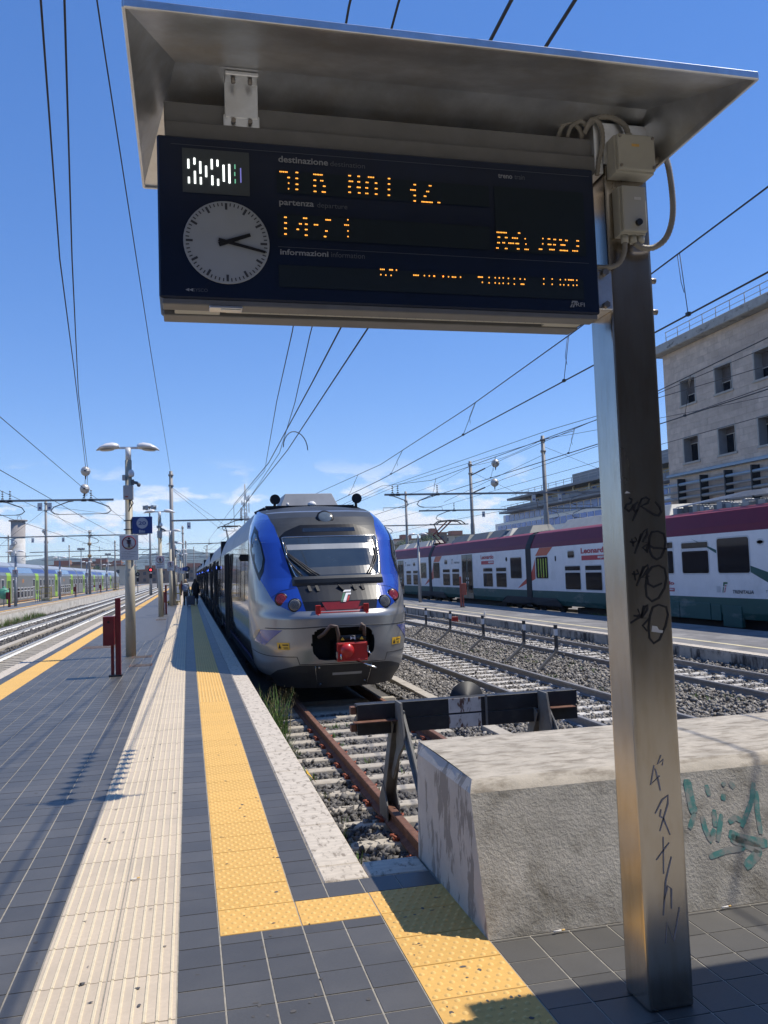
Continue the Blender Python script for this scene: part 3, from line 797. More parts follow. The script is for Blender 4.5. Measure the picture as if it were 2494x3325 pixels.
for sx in (1.885, 3.325):
    q = B(); q.k = 1
    q.prism([(7.60, .475), (7.80, .475), (7.80, .05), (8.05, -.25), (8.0, -.3), (7.72, -.02), (7.50, .12)], lambda u, v, d: (sx + d, u, v), -.012, .012)
    obj('gusset_plate', q, ['black_steel', 'grey_steel'], bs, .002)
    q = B(); q.bar((sx, 7.78, .30), (sx, 8.30, ZR - .02), .11, .012, (0, 1, .6)); q.bar((sx - .05, 7.78, .30), (sx - .05, 8.30, ZR - .02), .012, .12, (0, 1, .6)); q.bar((sx + .05, 7.78, .30), (sx + .05, 8.30, ZR - .02), .012, .12, (0, 1, .6))
    obj('leg', q, 'grey_steel', bs, .002)
    q = B(); q.bar((sx + .03, 7.74, .36), (sx + .03, 6.75, ZR), .07, .012, (0, 1, .6)); q.bar((sx + .03, 7.72, .36), (sx + .03, 6.72, ZR - .02), .012, .08, (0, 1, .6))
    q.box(sx + .0, sx + .06, 7.70, 7.80, .36, .385)
    obj('strut', q, 'grey_steel', bs, .002)
    q = B(); q.prism([(8.05, ZR + .02), (8.2, ZR + .22), (8.38, ZR + .02), (8.38, ZR - .15), (8.05, ZR - .15)], lambda u, v, d: (sx + d, u, v), -.065, -.05)
    q.prism([(8.05, ZR + .02), (8.2, ZR + .22), (8.38, ZR + .02), (8.38, ZR - .15), (8.05, ZR - .15)], lambda u, v, d: (sx + d, u, v), .05, .065)
    obj('foot_plate', q, 'grey_steel', bs, .002)
    q = B(); q.box(sx - .42 if sx < 2 else sx, sx + .02 if sx < 2 else sx + .35, 7.70, 7.80, .30, .308)
    obj('bracket_plate', q, 'rust_rail', bs)
for z in (.24, .40):
    q = B(); q.box(1.455, 1.508, 7.83, 7.90, z - .035, z + .035)
    obj('end_stub', q, 'rust_rail', bs, .004)

# ------------------------------------------------------------------ departure boards
def corr_tube(pts, r, n=10, step=.007):        # corrugated conduit along a smooth curve
    C = [Vector(p) for p in pts]
    out_ = []
    for i in range(len(C) - 1):
        p0, p1, p2, p3 = C[max(i - 1, 0)], C[i], C[i + 1], C[min(i + 2, len(C) - 1)]
        m = max(2, int((p2 - p1).length / step))
        for k in range(m):
            t = k / m
            out_.append(.5 * ((2 * p1) + (p2 - p0) * t + (2 * p0 - 5 * p1 + 4 * p2 - p3) * t * t + (3 * p1 - p0 - 3 * p2 + p3) * t ** 3))
    out_.append(C[-1])
    q = B(); q.tube(out_, [r * (1.0 if i % 2 else .84) for i in range(len(out_))], n)
    return q

def departure_board(label, detail=True):
    t = thing('departure_board', label, 'departure board', (1.76, 3.08, 0))
    t.location = (0, 0, 0)
    # pole: square tube with rounded corners
    q = B(); q.box(1.664, 1.854, 2.99, 3.172, 0, 3.46)
    pole = obj('pole', q, 'steel', t, .014, 3)
    # hood: thin sheet, hipped, rim horizontal
    hz, rz = 3.31, 3.512
    xl, xr, yf, yb = -.148, 1.895, 2.352, 3.482
    rl, rr, ry = -.012, 1.832, 2.925
    A, Bq, Cq, D, E_, F_ = (xl, yf, hz), (xr, yf, hz), (xr, yb, hz), (xl, yb, hz), (rl, ry, rz), (rr, ry, rz)
    q = B()
    def sheet(p):
        q.poly(p); n = (Vector(p[1]) - Vector(p[0])).cross(Vector(p[2]) - Vector(p[0])).normalized()
        if n.z < 0: n = -n
        q.poly([tuple(Vector(k) + n * .004) for k in p][::-1])
    sheet([A, Bq, F_, E_]); sheet([D, E_, F_, Cq]); sheet([A, E_, D]); sheet([Bq, Cq, F_])
    hood = obj('hood', q, 'hood_steel', t)
    q = B()
    for a, c in ((A, Bq), (Bq, Cq), (Cq, D), (D, A)):
        q.bar((a[0], a[1], a[2] + .004), (c[0], c[1], c[2] + .004), .012, .026)
    obj('rim', q, 'hood_steel', hood, .002)
    # support beam and upper case rail
    q = B(); q.box(-.055, 1.66, 3.01, 3.13, 3.335, 3.415); q.box(-.05, 1.66, 2.985, 3.15, 3.262, 3.33)
    obj('support_beam', q, 'case_grey', t, .003)
    for bx in (.16,):
        q = B(); q.box(bx, bx + .12, 2.985, 3.0, 3.36, 3.50); q.box(bx, bx + .12, 2.93, 3.0, 3.49, 3.505); q.box(bx - .005, bx + .125, 2.99, 3.008, 3.325, 3.375)
        br = obj('hood_bracket', q, 'hood_steel', t, .003)
        q = B()
        for i in (.03, .09):
            q.cyl((bx + i, 2.984, 3.345), (bx + i, 2.972, 3.345), .009, n=6); q.cyl((bx + i, 2.95, 3.488), (bx + i, 2.95, 3.47), .008, n=6)
        obj('bolts', q, 'bolt', br)
    q = B(); q.box(1.655, 1.858, 2.975, 2.988, 3.30, 3.47); q.box(1.62, 1.655, 2.98, 3.17, 3.26, 3.47)
    tp = obj('top_plate', q, 'hood_steel', t, .002)
    # display case
    q = B(); q.box(-.08, 1.592, 2.95, 3.175, 2.672, 3.257)
    case = obj('display_case', q, 'case_navy', t, .006)
    q = B(); q.box(-.07, 1.583, 2.956, 3.025, 2.650, 2.672); q.box(-.07, 1.56, 3.085, 3.172, 2.650, 2.672)
    obj('bottom_rail', q, 'case_grey', case, .003)
    if not detail:
        return t
    q = B(); q.box(-.03, .13, 3.03, 3.08, 2.655, 2.67); q.box(1.40, 1.55, 3.03, 3.08, 2.655, 2.67)
    obj('vent_panel', q, 'cream_plastic', case)
    q = B()
    q.box(.15, 1.40, 3.032, 3.045, 2.653, 2.668)
    obj('vent_strip', q, 'cream_plastic', case)
    q = B()
    for k in range(36):
        q.box(.17 + .0345 * k, .173 + .0345 * k, 3.030, 3.034, 2.652, 2.670)
    obj('vent_slots', q, 'bolt', case)
    q = B(); q.box(.09, .205, 2.951, 3.0, 2.640, 2.650); q.box(.13, .2, 2.957, 2.975, 2.636, 2.640)
    obj('latch', q, 'hood_steel', case, .002)
    F = lambda y: (lambda u, v, d=0: (u, y + d, v))
    # matrices
    for nm, (a, c, z0, z1), m in [('platform_number_matrix', (.006, .24, 3.051, 3.212), 'matrix_white'), ('destination_matrix', (.337, 1.148, 3.072, 3.155), 'matrix_dark'), ('time_matrix', (.336, 1.145, 2.904, 2.994), 'matrix_dark'), ('information_matrix', (.335, 1.525, 2.725, 2.806), 'matrix_dark'), ('train_matrix', (1.17, 1.543, 2.90, 3.157), 'matrix_dark')]:
        q = B(); q.poly([(a, 2.9465, z0), (c, 2.9465, z0), (c, 2.9465, z1), (a, 2.9465, z1)])
        pm = obj(nm, q, m, case)
        q = B()
        if nm == 'platform_number_matrix':
            for i, (X, za, zb) in enumerate(WBARS):
                q.k = 0 if i < 13 else (1 if i < 16 else 2)
                w = .0032 if i < 13 else .002
                q.poly([(X - w, 2.944, zb), (X + w, 2.944, zb), (X + w, 2.944, za), (X - w, 2.944, za)])
            obj('lit_bars', q, ['led_white', 'led_green', 'led_blue'], pm)
        else:
            for (xa_, xb_, z) in LEDS:
                if a - .01 < xa_ < c and z0 - .02 < z < z1 + .02:
                    n = max(1, int(round((xb_ - xa_) / .0058)))
                    for k in range(n):
                        cx = xa_ + (xb_ - xa_) * (k + .5) / n
                        q.poly([(cx + .0027 * math.cos(t_), 2.944, z + .0030 * math.sin(t_)) for t_ in [j * math.pi / 3 for j in range(6)]])
            if q.f:
                obj('lit_dots', q, 'led_amber', pm)
    # clock
    q = B(); q.lathe((.155, 2.9475, 2.877), (0, -1, 0), [(0, .151), (.003, .149)], 48)
    ck = obj('clock_face', q, 'clock_white', case)
    q = B()
    for k in range(60):
        a_ = k * math.pi / 30; r0, r1, w = (.118, .142, .0042) if k % 5 == 0 else (.131, .143, .0021)
        c_, s_ = math.sin(a_), math.cos(a_)
        q.poly([(.155 + c_ * r + s_ * e_ * w, 2.9432, 2.877 + s_ * r - c_ * e_ * w) for r, e_ in ((r0, -1), (r0, 1), (r1, 1), (r1, -1))])
    obj('minute_marks', q, mat('mark_grey', (.06, .065, .08), .6, var=0), ck)
    for ang, l0, l1, w, yy in ((rad(70), -.03, .088, .0075, 2.941), (rad(103), -.03, .138, .0055, 2.939)):
        q = B(); c_, s_ = math.sin(ang), math.cos(ang)
        q.prism([(.155 + c_ * r + s_ * e_ * w * k, 2.877 + s_ * r - c_ * e_ * w * k) for r, e_, k in ((l0, -1, 1.1), (l0, 1, 1.1), (l1, 1, .8), (l1, -1, .8))], lambda u, v, d: (u, yy + d, v), -.001, .001)
        obj('clock_hand', q, 'black_plastic', ck)
    # printing
    q = B()
    for s_, X, z, w, h, k, bd in [('destinazione', .345, 3.186, .182, .024, 0, .018), ('destination', .535, 3.186, .13, .019, 1, 0), ('partenza', .344, 3.020, .126, .026, 0, .018), ('departure', .482, 3.020, .112, .025, 1, 0),
                                  ('informazioni', .343, 2.843, .175, .021, 0, .018), ('information', .528, 2.843, .125, .020, 1, 0), ('treno', 1.189, 3.190, .058, .017, 0, .018), ('train', 1.256, 3.190, .042, .019, 1, 0),
                                  ('RFI', 1.488, 2.697, .036, .016, 0, .012), ('SYSCO', .035, 2.694, .05, .012, 1, 0)]:
        q.k = k
        q.text(s_, (X, 2.9455, z), (w, 0, 0), (0, 0, h), bd)
    q.k = 0
    for dx, a_ in ((0, 0), (.013, 0)):
        q.poly([(.009 + dx, 2.9455, 2.700), (.022 + dx, 2.9455, 2.694), (.022 + dx, 2.9455, 2.706)][::-1])
    for pts in ([(1.462, 2.693), (1.470, 2.707), (1.475, 2.707), (1.468, 2.693)], [(1.472, 2.693), (1.482, 2.714), (1.488, 2.714), (1.478, 2.693)], [(1.468, 2.709), (1.472, 2.719), (1.496, 2.719), (1.494, 2.714), (1.477, 2.714), (1.475, 2.709)], [(1.477, 2.704), (1.48, 2.708), (1.489, 2.708), (1.487, 2.704)]):
        q.poly([(u, 2.9455, v) for u, v in pts])
    q.k = 1
    for a, c, z in ((-.032, 1.571, 3.2235), (.336, 1.552, 2.8715)):
        q.poly([(a, 2.9455, z - .0008), (c, 2.9455, z - .0008), (c, 2.9455, z + .0008), (a, 2.9455, z + .0008)])
    obj('lettering', q, ['print_white', 'print_dim'], case)
    # side bracket to the pole
    q = B(); q.box(1.5925, 1.6635, 2.975, 3.16, 2.70, 2.86)
    sb = obj('side_bracket', q, 'hood_steel', t, .003)
    q = B()
    for z in (2.715, 2.845):
        q.cyl((1.628, 2.974, z), (1.628, 2.955, z), .014, n=6); q.cyl((1.855, 3.03, z), (1.888, 3.03, z), .012, n=10)
    obj('bolts', q, 'bolt', sb)
    # junction boxes
    for nm, (a, c, z0, z1, y0), lb in [('junction_box', (1.672, 1.842, 3.237, 3.39, 2.895), None), ('junction_box', (1.690, 1.803, 2.995, 3.19, 2.915), None)]:
        q = B(); q.box(a, c, y0 + .02, 2.989, z0, z1); q.box(a + .004, c - .004, y0, y0 + .0195, z0 + .006, z1 - .004)
        jb = obj(nm, q, 'cream_plastic', t, .006, 2)
        q = B()
        if z1 > 3.3:
            for X in (a + .014, c - .014):
                for z in (z0 + .018, z1 - .016):
                    q.cyl((X, y0 - .001, z), (X, y0 - .006, z), .006, n=8)
            obj('lid_screws', q, 'bolt', jb)
            q = B(); q.poly([(1.735, y0 - .002, 3.335), (1.768, y0 - .002, 3.335), (1.768, y0 - .002, 3.346), (1.735, y0 - .002, 3.346)])
            obj('yellow_sticker', q, 'yellow_dome', jb)
        else:
            q.cyl((1.758, y0, 3.035), (1.758, y0 - .014, 3.035), .013, n=14)
            obj('key_switch', q, 'black_plastic', jb)
            q = B(); q.poly([(1.745, y0 - .002, 3.128), (1.775, y0 - .002, 3.128), (1.775, y0 - .002, 3.14), (1.745, y0 - .002, 3.14)])
            obj('label_sticker', q, 'paper', jb)
        q = B()
        for X, z, dz in (((1.715, z0, -.03), (1.752, z0, -.03), (1.785, z0, -.025)) if z1 < 3.3 else ((1.757, z1, .025),)):
            q.cyl((X, 2.95, z), (X, 2.95, z + dz), .015, n=10)
        obj('cable_gland', q, 'cream_plastic', jb)
    for pts, r in [([(1.757, 2.95, 3.41), (1.745, 2.955, 3.455), (1.70, 2.97, 3.49), (1.64, 2.97, 3.485), (1.60, 3.0, 3.46)], .012),
                   ([(1.59, 3.0, 3.43), (1.61, 2.97, 3.475), (1.645, 2.965, 3.45), (1.65, 2.965, 3.38), (1.635, 2.975, 3.31), (1.625, 2.98, 3.25)], .010),
                   ([(1.50, 3.06, 3.40), (1.505, 3.04, 3.46), (1.54, 3.02, 3.485), (1.585, 3.02, 3.45), (1.59, 3.04, 3.40)], .010),
                   ([(1.53, 3.05, 3.40), (1.54, 3.02, 3.46), (1.58, 3.0, 3.48), (1.61, 3.0, 3.45)], .009),
                   ([(1.843, 2.95, 3.31), (1.885, 2.96, 3.32), (1.90, 2.97, 3.36), (1.88, 2.99, 3.42), (1.84, 3.02, 3.43)], .012),
                   ([(1.845, 3.0, 3.43), (1.885, 2.96, 3.40), (1.915, 2.94, 3.32), (1.925, 2.93, 3.20), (1.922, 2.93, 3.08), (1.895, 2.94, 2.995), (1.845, 2.95, 2.955), (1.79, 2.95, 2.95), (1.757, 2.95, 2.967)], .013),
                   ([(1.715, 2.95, 2.967), (1.712, 2.955, 2.925), (1.69, 2.96, 2.885), (1.65, 2.965, 2.868), (1.595, 2.97, 2.868)], .011)]:
        obj('conduit', corr_tube(pts, r), 'conduit', t)
    # marker tags, stickers
    q = B(); fn = lambda u, v: (u, 2.9885, v)
    for s_ in TAGS: q.stroke(s_, .0088, fn)
    obj('marker_tag', q, 'marker_black', pole, label='four black marker tags one above another')
    q = B()
    for s_ in GREYTAG: q.stroke(s_, .0075, fn)
    obj('scratched_tag', q, 'marker_grey', pole, label='faded grey vertical marker lettering')
    q = B()
    for pts in ([(1.763, 1.448), (1.784, 1.444), (1.791, 1.431), (1.809, 1.427), (1.805, 1.417), (1.758, 1.425)], [(1.675, 1.968), (1.685, 1.978), (1.701, 1.969)]):
        q.poly([(u, 2.988, v) for u, v in pts])
    obj('paper_scrap', q, 'paper', pole)
    return t
db = departure_board('hooded departure board with an analogue clock and amber lettering on a steel pole')
unseen_board = departure_board('second hooded departure board out of view, added for its shadow', False)
unseen_board.location = (3.155, -.155, 0)  # stands out of view, added to throw the shadow on the near right paving
# ------------------------------------------------------------------ blue and silver multiple unit
mat('silver_paint', (.30, .30, .295), .28, metal=.5, var=.05, scale=2, coat=.4)
mat('side_silver', (.155, .155, .152), .08, metal=.5, var=.05, scale=1.5, coat=.9, bump=.02, bscale=2.2)
mat('blue_paint', (.012, .055, .36), .22, var=.06, scale=3, coat=.8)
mat('nose_grey', (.040, .044, .048), .48, var=.2, scale=3, spec=.3, col2=(.062, .066, .07), c2pos=(.5, .8), c2scale=2)
mat('gloss_black', (.007, .008, .011), .32, var=.1, scale=3, spec=.25)
mat('matt_black', (.010, .010, .012), .7, var=.2, scale=8)
mat('skirt_black', (.020, .022, .026), .5, var=.25, scale=5)
mat('cowl_grey', (.018, .021, .024), .5, var=.2, scale=6)
mat('windscreen', (.030, .040, .043), .06, var=.35, scale=1.6, coat=1.0, spec=.9)
mat('side_glass', (.014, .017, .021), .05, var=.1, scale=2, coat=.8)
mat('chrome', (.62, .62, .60), .2, metal=1.0, var=0)
mat('red_lens', (.20, .010, .008), .25, var=.5, scale=90, coat=.8)
mat('clear_lens', (.20, .20, .19), .2, var=.3, scale=60, coat=.8)
mat('red_paint', (.30, .016, .012), .35, var=.15, scale=6, coat=.2)
mat('bright_red', (.50, .018, .014), .35, var=.12, scale=8, coat=.3)
mat('roof_grey', (.33, .34, .35), .5, metal=.1, var=.15, scale=2)
mat('hose_brown', (.085, .055, .042), .55, var=.2, scale=20)
mat('sticker_yellow', (.70, .42, .03), .5, var=.05, scale=10)
mat('white_paint', (.74, .74, .72), .45, var=.06, scale=4)
mat('logo_green', (.012, .13, .07), .4, var=0)
mat('blue_lamp', (.05, .1, .8), .4, var=0, emit=(.10, .22, 1.0), estr=3.0)
mat('patch_blue', (.06, .075, .26), .25, var=.1, scale=3, coat=.6)
mat('patch_ochre', (.36, .24, .10), .3, var=.1, scale=3, coat=.6)

XC = 2.58
YC = [(-.5, 14.75), (-.3, 14.6), (.0, 14.42), (.15, 14.35), (.4, 14.3), (.77, 14.3), (.96, 14.30), (1.02, 14.40), (1.2, 14.47), (1.45, 14.72), (1.6, 14.9), (2.0, 15.24), (2.36, 15.56), (2.6, 15.78), (2.76, 15.98), (2.9, 16.35), (3.0, 16.9)]
WW = [(-.5, 1.05), (-.3, 1.2), (0, 1.36), (.5, 1.43), (1.2, 1.45), (2.39, 1.41), (2.7, 1.31), (3.0, 1.16)]
def itp(t, z):
    return float(np.interp(z, [a for a, c in t], [c for a, c in t]))
def ysf(z):
    return 16.65 + max(0, z - 2.3) * 2.0
def surf(s, z, e=0.0):
    def raw(s, z):
        th = min(abs(s), 1) * math.pi / 2; ex = 2 / 3.0
        x = itp(WW, z) * math.sin(th) ** ex; k = 1 - max(0.0, math.cos(th)) ** ex
        yc = itp(YC, z)
        return Vector((XC + math.copysign(x, s), yc + (ysf(z) - yc) * k, z))
    p = raw(s, z)
    if e:
        s0 = max(-.97, min(.97, s)); s0 = s0 if abs(s0) > .02 else (.02 if s0 >= 0 else -.02)
        n = (raw(s0 + .015, z) - raw(s0 - .015, z)).cross(raw(s0, min(3., z + .03)) - raw(s0, z - .03))
        n.normalize()
        p = p + n * e
    return p
def clip_cell(poly, a0, a1, b0, b1):
    for ax, lim, keep in ((0, a0, 1), (0, a1, -1), (1, b0, 1), (1, b1, -1)):
        o_ = []
        for i in range(len(poly)):
            p, q = poly[i - 1], poly[i]
            ip, iq = (p[ax] - lim) * keep >= 0, (q[ax] - lim) * keep >= 0
            if ip != iq:
                t = (lim - p[ax]) / (q[ax] - p[ax])
                o_.append((p[0] + (q[0] - p[0]) * t, p[1] + (q[1] - p[1]) * t))
            if iq: o_.append(q)
        poly = o_
        if len(poly) < 3: return []
    return poly
def panel(b, poly, e, ds=.03, dz=.06):
    if sum(poly[i - 1][0] * poly[i][1] - poly[i][0] * poly[i - 1][1] for i in range(len(poly))) < 0:
        poly = poly[::-1]
    i0, i1 = math.floor(min(p[0] for p in poly) / ds), math.ceil(max(p[0] for p in poly) / ds)
    j0, j1 = math.floor(min(p[1] for p in poly) / dz), math.ceil(max(p[1] for p in poly) / dz)
    for i in range(i0, i1):
        for j in range(j0, j1):
            c = clip_cell(poly, i * ds, (i + 1) * ds, j * dz, (j + 1) * dz)
            if len(c) >= 3: b.poly([surf(s, z, e) for s, z in c], True)
    return b
def outline(b, poly, e, r, closed=True, n=6):
    pts = []
    m = len(poly)
    for i in range(m if closed else m - 1):
        p, q = poly[i], poly[(i + 1) % m]
        k = max(1, int(max(abs(q[0] - p[0]) / .04, abs(q[1] - p[1]) / .08)))
        pts += [surf(p[0] + (q[0] - p[0]) * t / k, p[1] + (q[1] - p[1]) * t / k, e) for t in range(k)]
    pts.append(surf(*poly[0 if closed else -1], e))
    return b.tube(pts, r, n)
mir = lambda poly: [(-s, z) for s, z in poly]
def inside(p, poly):
    c = False
    for i in range(len(poly)):
        a, q = poly[i - 1], poly[i]
        if (a[1] > p[1]) != (q[1] > p[1]) and p[0] < (q[0] - a[0]) * (p[1] - a[1]) / (q[1] - a[1]) + a[0]: c = not c
    return c

bt_ = thing('passenger_train', 'blue nosed silver commuter train standing at the buffer stop', 'train', (XC, 14.3, ZR))
bt_.location = (0, 0, 0)
hatch = [(-.16, .47), (-.15, .65), (-.12, .72), (-.07, .76), (.07, .76), (.115, .72), (.14, .64), (.155, .47), (.145, .32), (.11, .21), (.05, .19), (-.05, .19), (-.11, .22), (-.145, .32)]
# shell
b = B()
ZS = [-.1 + 3.1 * k / 62 for k in range(63)]
SS = [-1 + 2 * k / 120 for k in range(121)]
idx = {}
for j, z in enumerate(ZS):
    for i, s in enumerate(SS):
        idx[i, j] = len(b.v); b.v.append(tuple(surf(s, z)))
for j in range(len(ZS) - 1):
    for i in range(len(SS) - 1):
        c = ((SS[i] + SS[i + 1]) / 2, (ZS[j] + ZS[j + 1]) / 2)
        if inside(c, hatch): continue
        b.f.append((idx[i, j], idx[i + 1, j], idx[i + 1, j + 1], idx[i, j + 1])); b.m.append(0); b.sm.append(True)
zroof = lambda x: 3.0 + .13 * (1 - ((x - XC) / 1.16) ** 2)
b.k = 1
for i in range(len(SS) - 1):
    p, q = surf(SS[i], 3.0), surf(SS[i + 1], 3.0)
    for k in range(4):
        f0, f1 = k / 4, (k + 1) / 4
        mk = lambda p_, f: (p_.x, p_.y + (18.06 - p_.y) * f, 3.0 + (zroof(p_.x) - 3.0) * math.sin(f * math.pi / 2))
        b.poly([mk(p, f0), mk(q, f0), mk(q, f1), mk(p, f1)], True)
nose = obj('nose', b, ['silver_paint', 'nose_grey'], bt_)
# dark lower skirt
b = B()
for j in range(8):
    for i in range(40):
        s0, s1 = -.66 + 1.32 * i / 40, -.66 + 1.32 * (i + 1) / 40
        z0, z1 = -.30 + .46 * j / 8, -.30 + .46 * (j + 1) / 8
        b.poly([surf(s0, z0, -.012), surf(s1, z0, -.012), surf(s1, z1, -.012), surf(s0, z1, -.012)], True)
skirt = obj('front_skirt', b, 'skirt_black', bt_)
b = B(); panel(b, [(-.66, -.1), (-.5, .03), (-.36, .09), (-.27, .125), (.27, .115), (.36, .09), (.5, .03), (.66, -.1), (.66, -.13), (-.66, -.13)], .004)
obj('skirt_panel', b, 'skirt_black', skirt)
b = B()
for s in (-.135, .135): outline(b, [(s, -.28), (s, .11)], .004, .004, False)
for s, z in ((-.11, .08), (-.11, -.22), (.11, -.2), (.11, .07)): b.cyl(surf(s, z, -.01), surf(s, z, .012), .016, n=10)
obj('skirt_seams', b, 'chrome', skirt)
b = B(); panel(b, [(-.035, -.02), (.075, -.02), (.075, -.065), (-.035, -.065)], .007)
obj('plate', b, 'roof_grey', skirt)
b = B(); outline(b, [(-.97, .30), (-.6, .27), (-.28, .27), (-.26, .14), (0, .14), (.26, .135), (.28, .27), (.6, .27), (.97, .30)], .002, .006, False)
obj('bumper_seam', b, 'matt_black', nose)
b = B(); outline(b, [(-.62, .755), (-.3, .755), (0, .78), (.3, .755), (.62, .755)], -.002, .010, False)
obj('crease_line', b, 'nose_grey', nose)
# painted and glazed areas
fore = [(-.80, 3.0), (-.56, 2.86), (-.42, 2.6), (-.35, 2.37), (.35, 2.37), (.42, 2.6), (.56, 2.86), (.80, 3.0)]
b = B(); panel(b, fore, .004); obj('forehead', b, 'nose_grey', bt_)
pil = [(-1.0, 3.0), (-1.0, 2.6), (-.99, 2.38), (-.86, 1.97), (-.69, 1.66), (-.58, 1.46), (-.49, 1.24), (-.43, 1.15), (-.32, 1.06), (-.24, 1.02), (-.18, 1.03), (-.2, 1.2), (-.22, 1.4), (-.25, 1.57), (-.30, 1.98), (-.352, 2.35), (-.422, 2.6), (-.562, 2.86), (-.802, 3.0)]
swin = [(-.80, 2.66), (-.90, 2.17), (-.80, 1.91), (-.67, 1.58), (-.59, 1.74), (-.555, 1.97), (-.60, 2.25), (-.68, 2.52)]
sgl = [(-.765, 2.50), (-.83, 2.17), (-.75, 1.95), (-.67, 1.72), (-.615, 1.82), (-.585, 2.0), (-.62, 2.24), (-.69, 2.44)]
for k in (0, 1):
    fn = (lambda p: p) if k == 0 else mir
    b = B(); panel(b, fn(pil), .004); pl_ = obj('blue_pillar', b, 'blue_paint', bt_)
    b = B(); panel(b, fn(swin), .008); sw_ = obj('side_window', b, 'gloss_black', bt_)
    b = B(); panel(b, fn(sgl), .012); obj('side_pane', b, 'windscreen', sw_)
    b = B(); outline(b, fn([(-.235, 1.44), (-.38, 1.40), (-.50, 1.28)]), .005, .004, False); obj('lamp_cover_seam', b, 'matt_black', pl_)
    for (s, z, r, m) in ((-.39, 1.25, .098, 'red_lens'), (-.265, 1.15, .098, 'clear_lens')):
        s = s if k == 0 else -s
        n = (surf(s, z, .1) - surf(s, z)).normalized(); n = (n + Vector((0, -1.2, 0))).normalized()
        c = surf(s, z)
        b = B(); b.lathe(c - n * .05, n, [(0, r * 1.28), (.078, r * 1.2), (.084, r * 1.02)], 24); lm = obj('lamp', b, 'gloss_black', bt_)
        b = B(); b.lathe(c + n * .0345, n, [(0, r), (.004, r * .95), (.007, r * .7), (.009, r * .3)], 24); obj('lens', b, m, lm)
        b = B()
        for q_ in range(1, 4):
            rr_ = r * q_ / 4
            a_ = n.orthogonal().normalized(); bb = n.cross(a_)
            b.tube([c + n * (.0445 - .006 * q_ / 4) + (a_ * math.cos(t) + bb * math.sin(t)) * rr_ for t in [2 * math.pi * w / 18 for w in range(19)]], .0045, 4)
        obj('lens_ribs', b, 'bright_red' if m == 'red_lens' else 'nose_grey', lm)
surr = [(-.352, 2.37), (-.29, 2.48), (-.15, 2.60), (.16, 2.60), (.31, 2.48), (.37, 2.37), (.345, 1.98), (.30, 1.57), (-.255, 1.57), (-.305, 1.98)]
b = B(); panel(b, surr, .007); sr = obj('window_surround', b, 'gloss_black', bt_)
b = B(); panel(b, [(-.13, 2.535), (.15, 2.535), (.15, 2.46), (-.13, 2.46)], .010); obj('destination_display', b, 'side_glass', sr)
glass = [(-.322, 2.345), (-.30, 2.365), (.325, 2.36), (.345, 2.34), (.325, 1.98), (.285, 1.66), (.265, 1.625), (-.195, 1.605), (-.225, 1.64), (-.29, 2.0)]
b = B(); panel(b, glass, .012); ws = obj('windscreen', b, 'windscreen', bt_)
b = B(); outline(b, glass, .014, .011); obj('windscreen_frame', b, 'chrome', ws)
b = B(); panel(b, [(-.285, 2.22), (.31, 2.22), (.305, 2.12), (-.275, 2.12)], .0135); obj('sun_blind', b, mat('blind', (.36, .37, .36), .25, var=.1, scale=3, coat=.8), ws)
b = B(); panel(b, [(-.20, 1.78), (.20, 1.80), (.25, 1.66), (-.19, 1.64)], .0135); obj('dashboard', b, mat('dash', (.075, .08, .078), .25, var=.2, scale=4, coat=.8), ws)
low = [(-.25, 1.565), (.255, 1.565), (.22, 1.4), (.2, 1.2), (.18, 1.02), (-.179, 1.02), (-.199, 1.2), (-.219, 1.4)]
b = B(); panel(b, low, .004); ln = obj('lower_nose_panel', b, mat('nose_dark', (.012, .015, .021), .4, var=.2, scale=4, spec=.3), bt_)
b = B(); panel(b, [(-.075, 1.19), (.075, 1.19), (.06, 1.09), (.105, 1.10), (.10, 1.0), (-.092, 1.0), (-.105, 1.10), (-.06, 1.09)], .008); rp_ = obj('red_patch', b, 'red_paint', bt_)
b = B(); outline(b, [(-.073, 1.188), (.073, 1.188), (.052, 1.045), (-.052, 1.045)], .009, .004); obj('flap_seam', b, 'matt_black', rp_)
for s in (-.098, .100):
    b = B(); c = surf(s, 1.05, .03); b.box(c.x - .045, c.x + .045, c.y - .035, c.y + .03, .97, 1.14); b.cyl((c.x, c.y - .03, .985), (c.x, c.y - .03, .955), .03, n=10)
    obj('lifting_lug', b, 'bright_red', bt_, .006)
# logo: a slanted striped f in green, white and red
c = surf(.01, 1.27, .012)
b = B()
lx = lambda u, v: (c.x + u, surf((c.x + u - XC) * .12, 1.27 + v, .014).y - .004, 1.27 + v)
for k, pts in ((1, [(-.10, -.09), (-.06, -.09), (.01, .06), (-.03, .06)]), (0, [(-.06, -.09), (-.01, -.09), (.05, .03), (.10, .03), (.11, .06), (.02, .06)]), (0, [(-.03, .07), (.0, .11), (.12, .11), (.11, .08), (.02, .08)]), (2, [(0, -.09), (.04, -.07), (.08, .01), (.05, .01)])):
    b.k = k; b.poly([lx(*p) for p in pts])
obj('logo', b, ['white_paint', 'logo_green', 'bright_red'], ln)
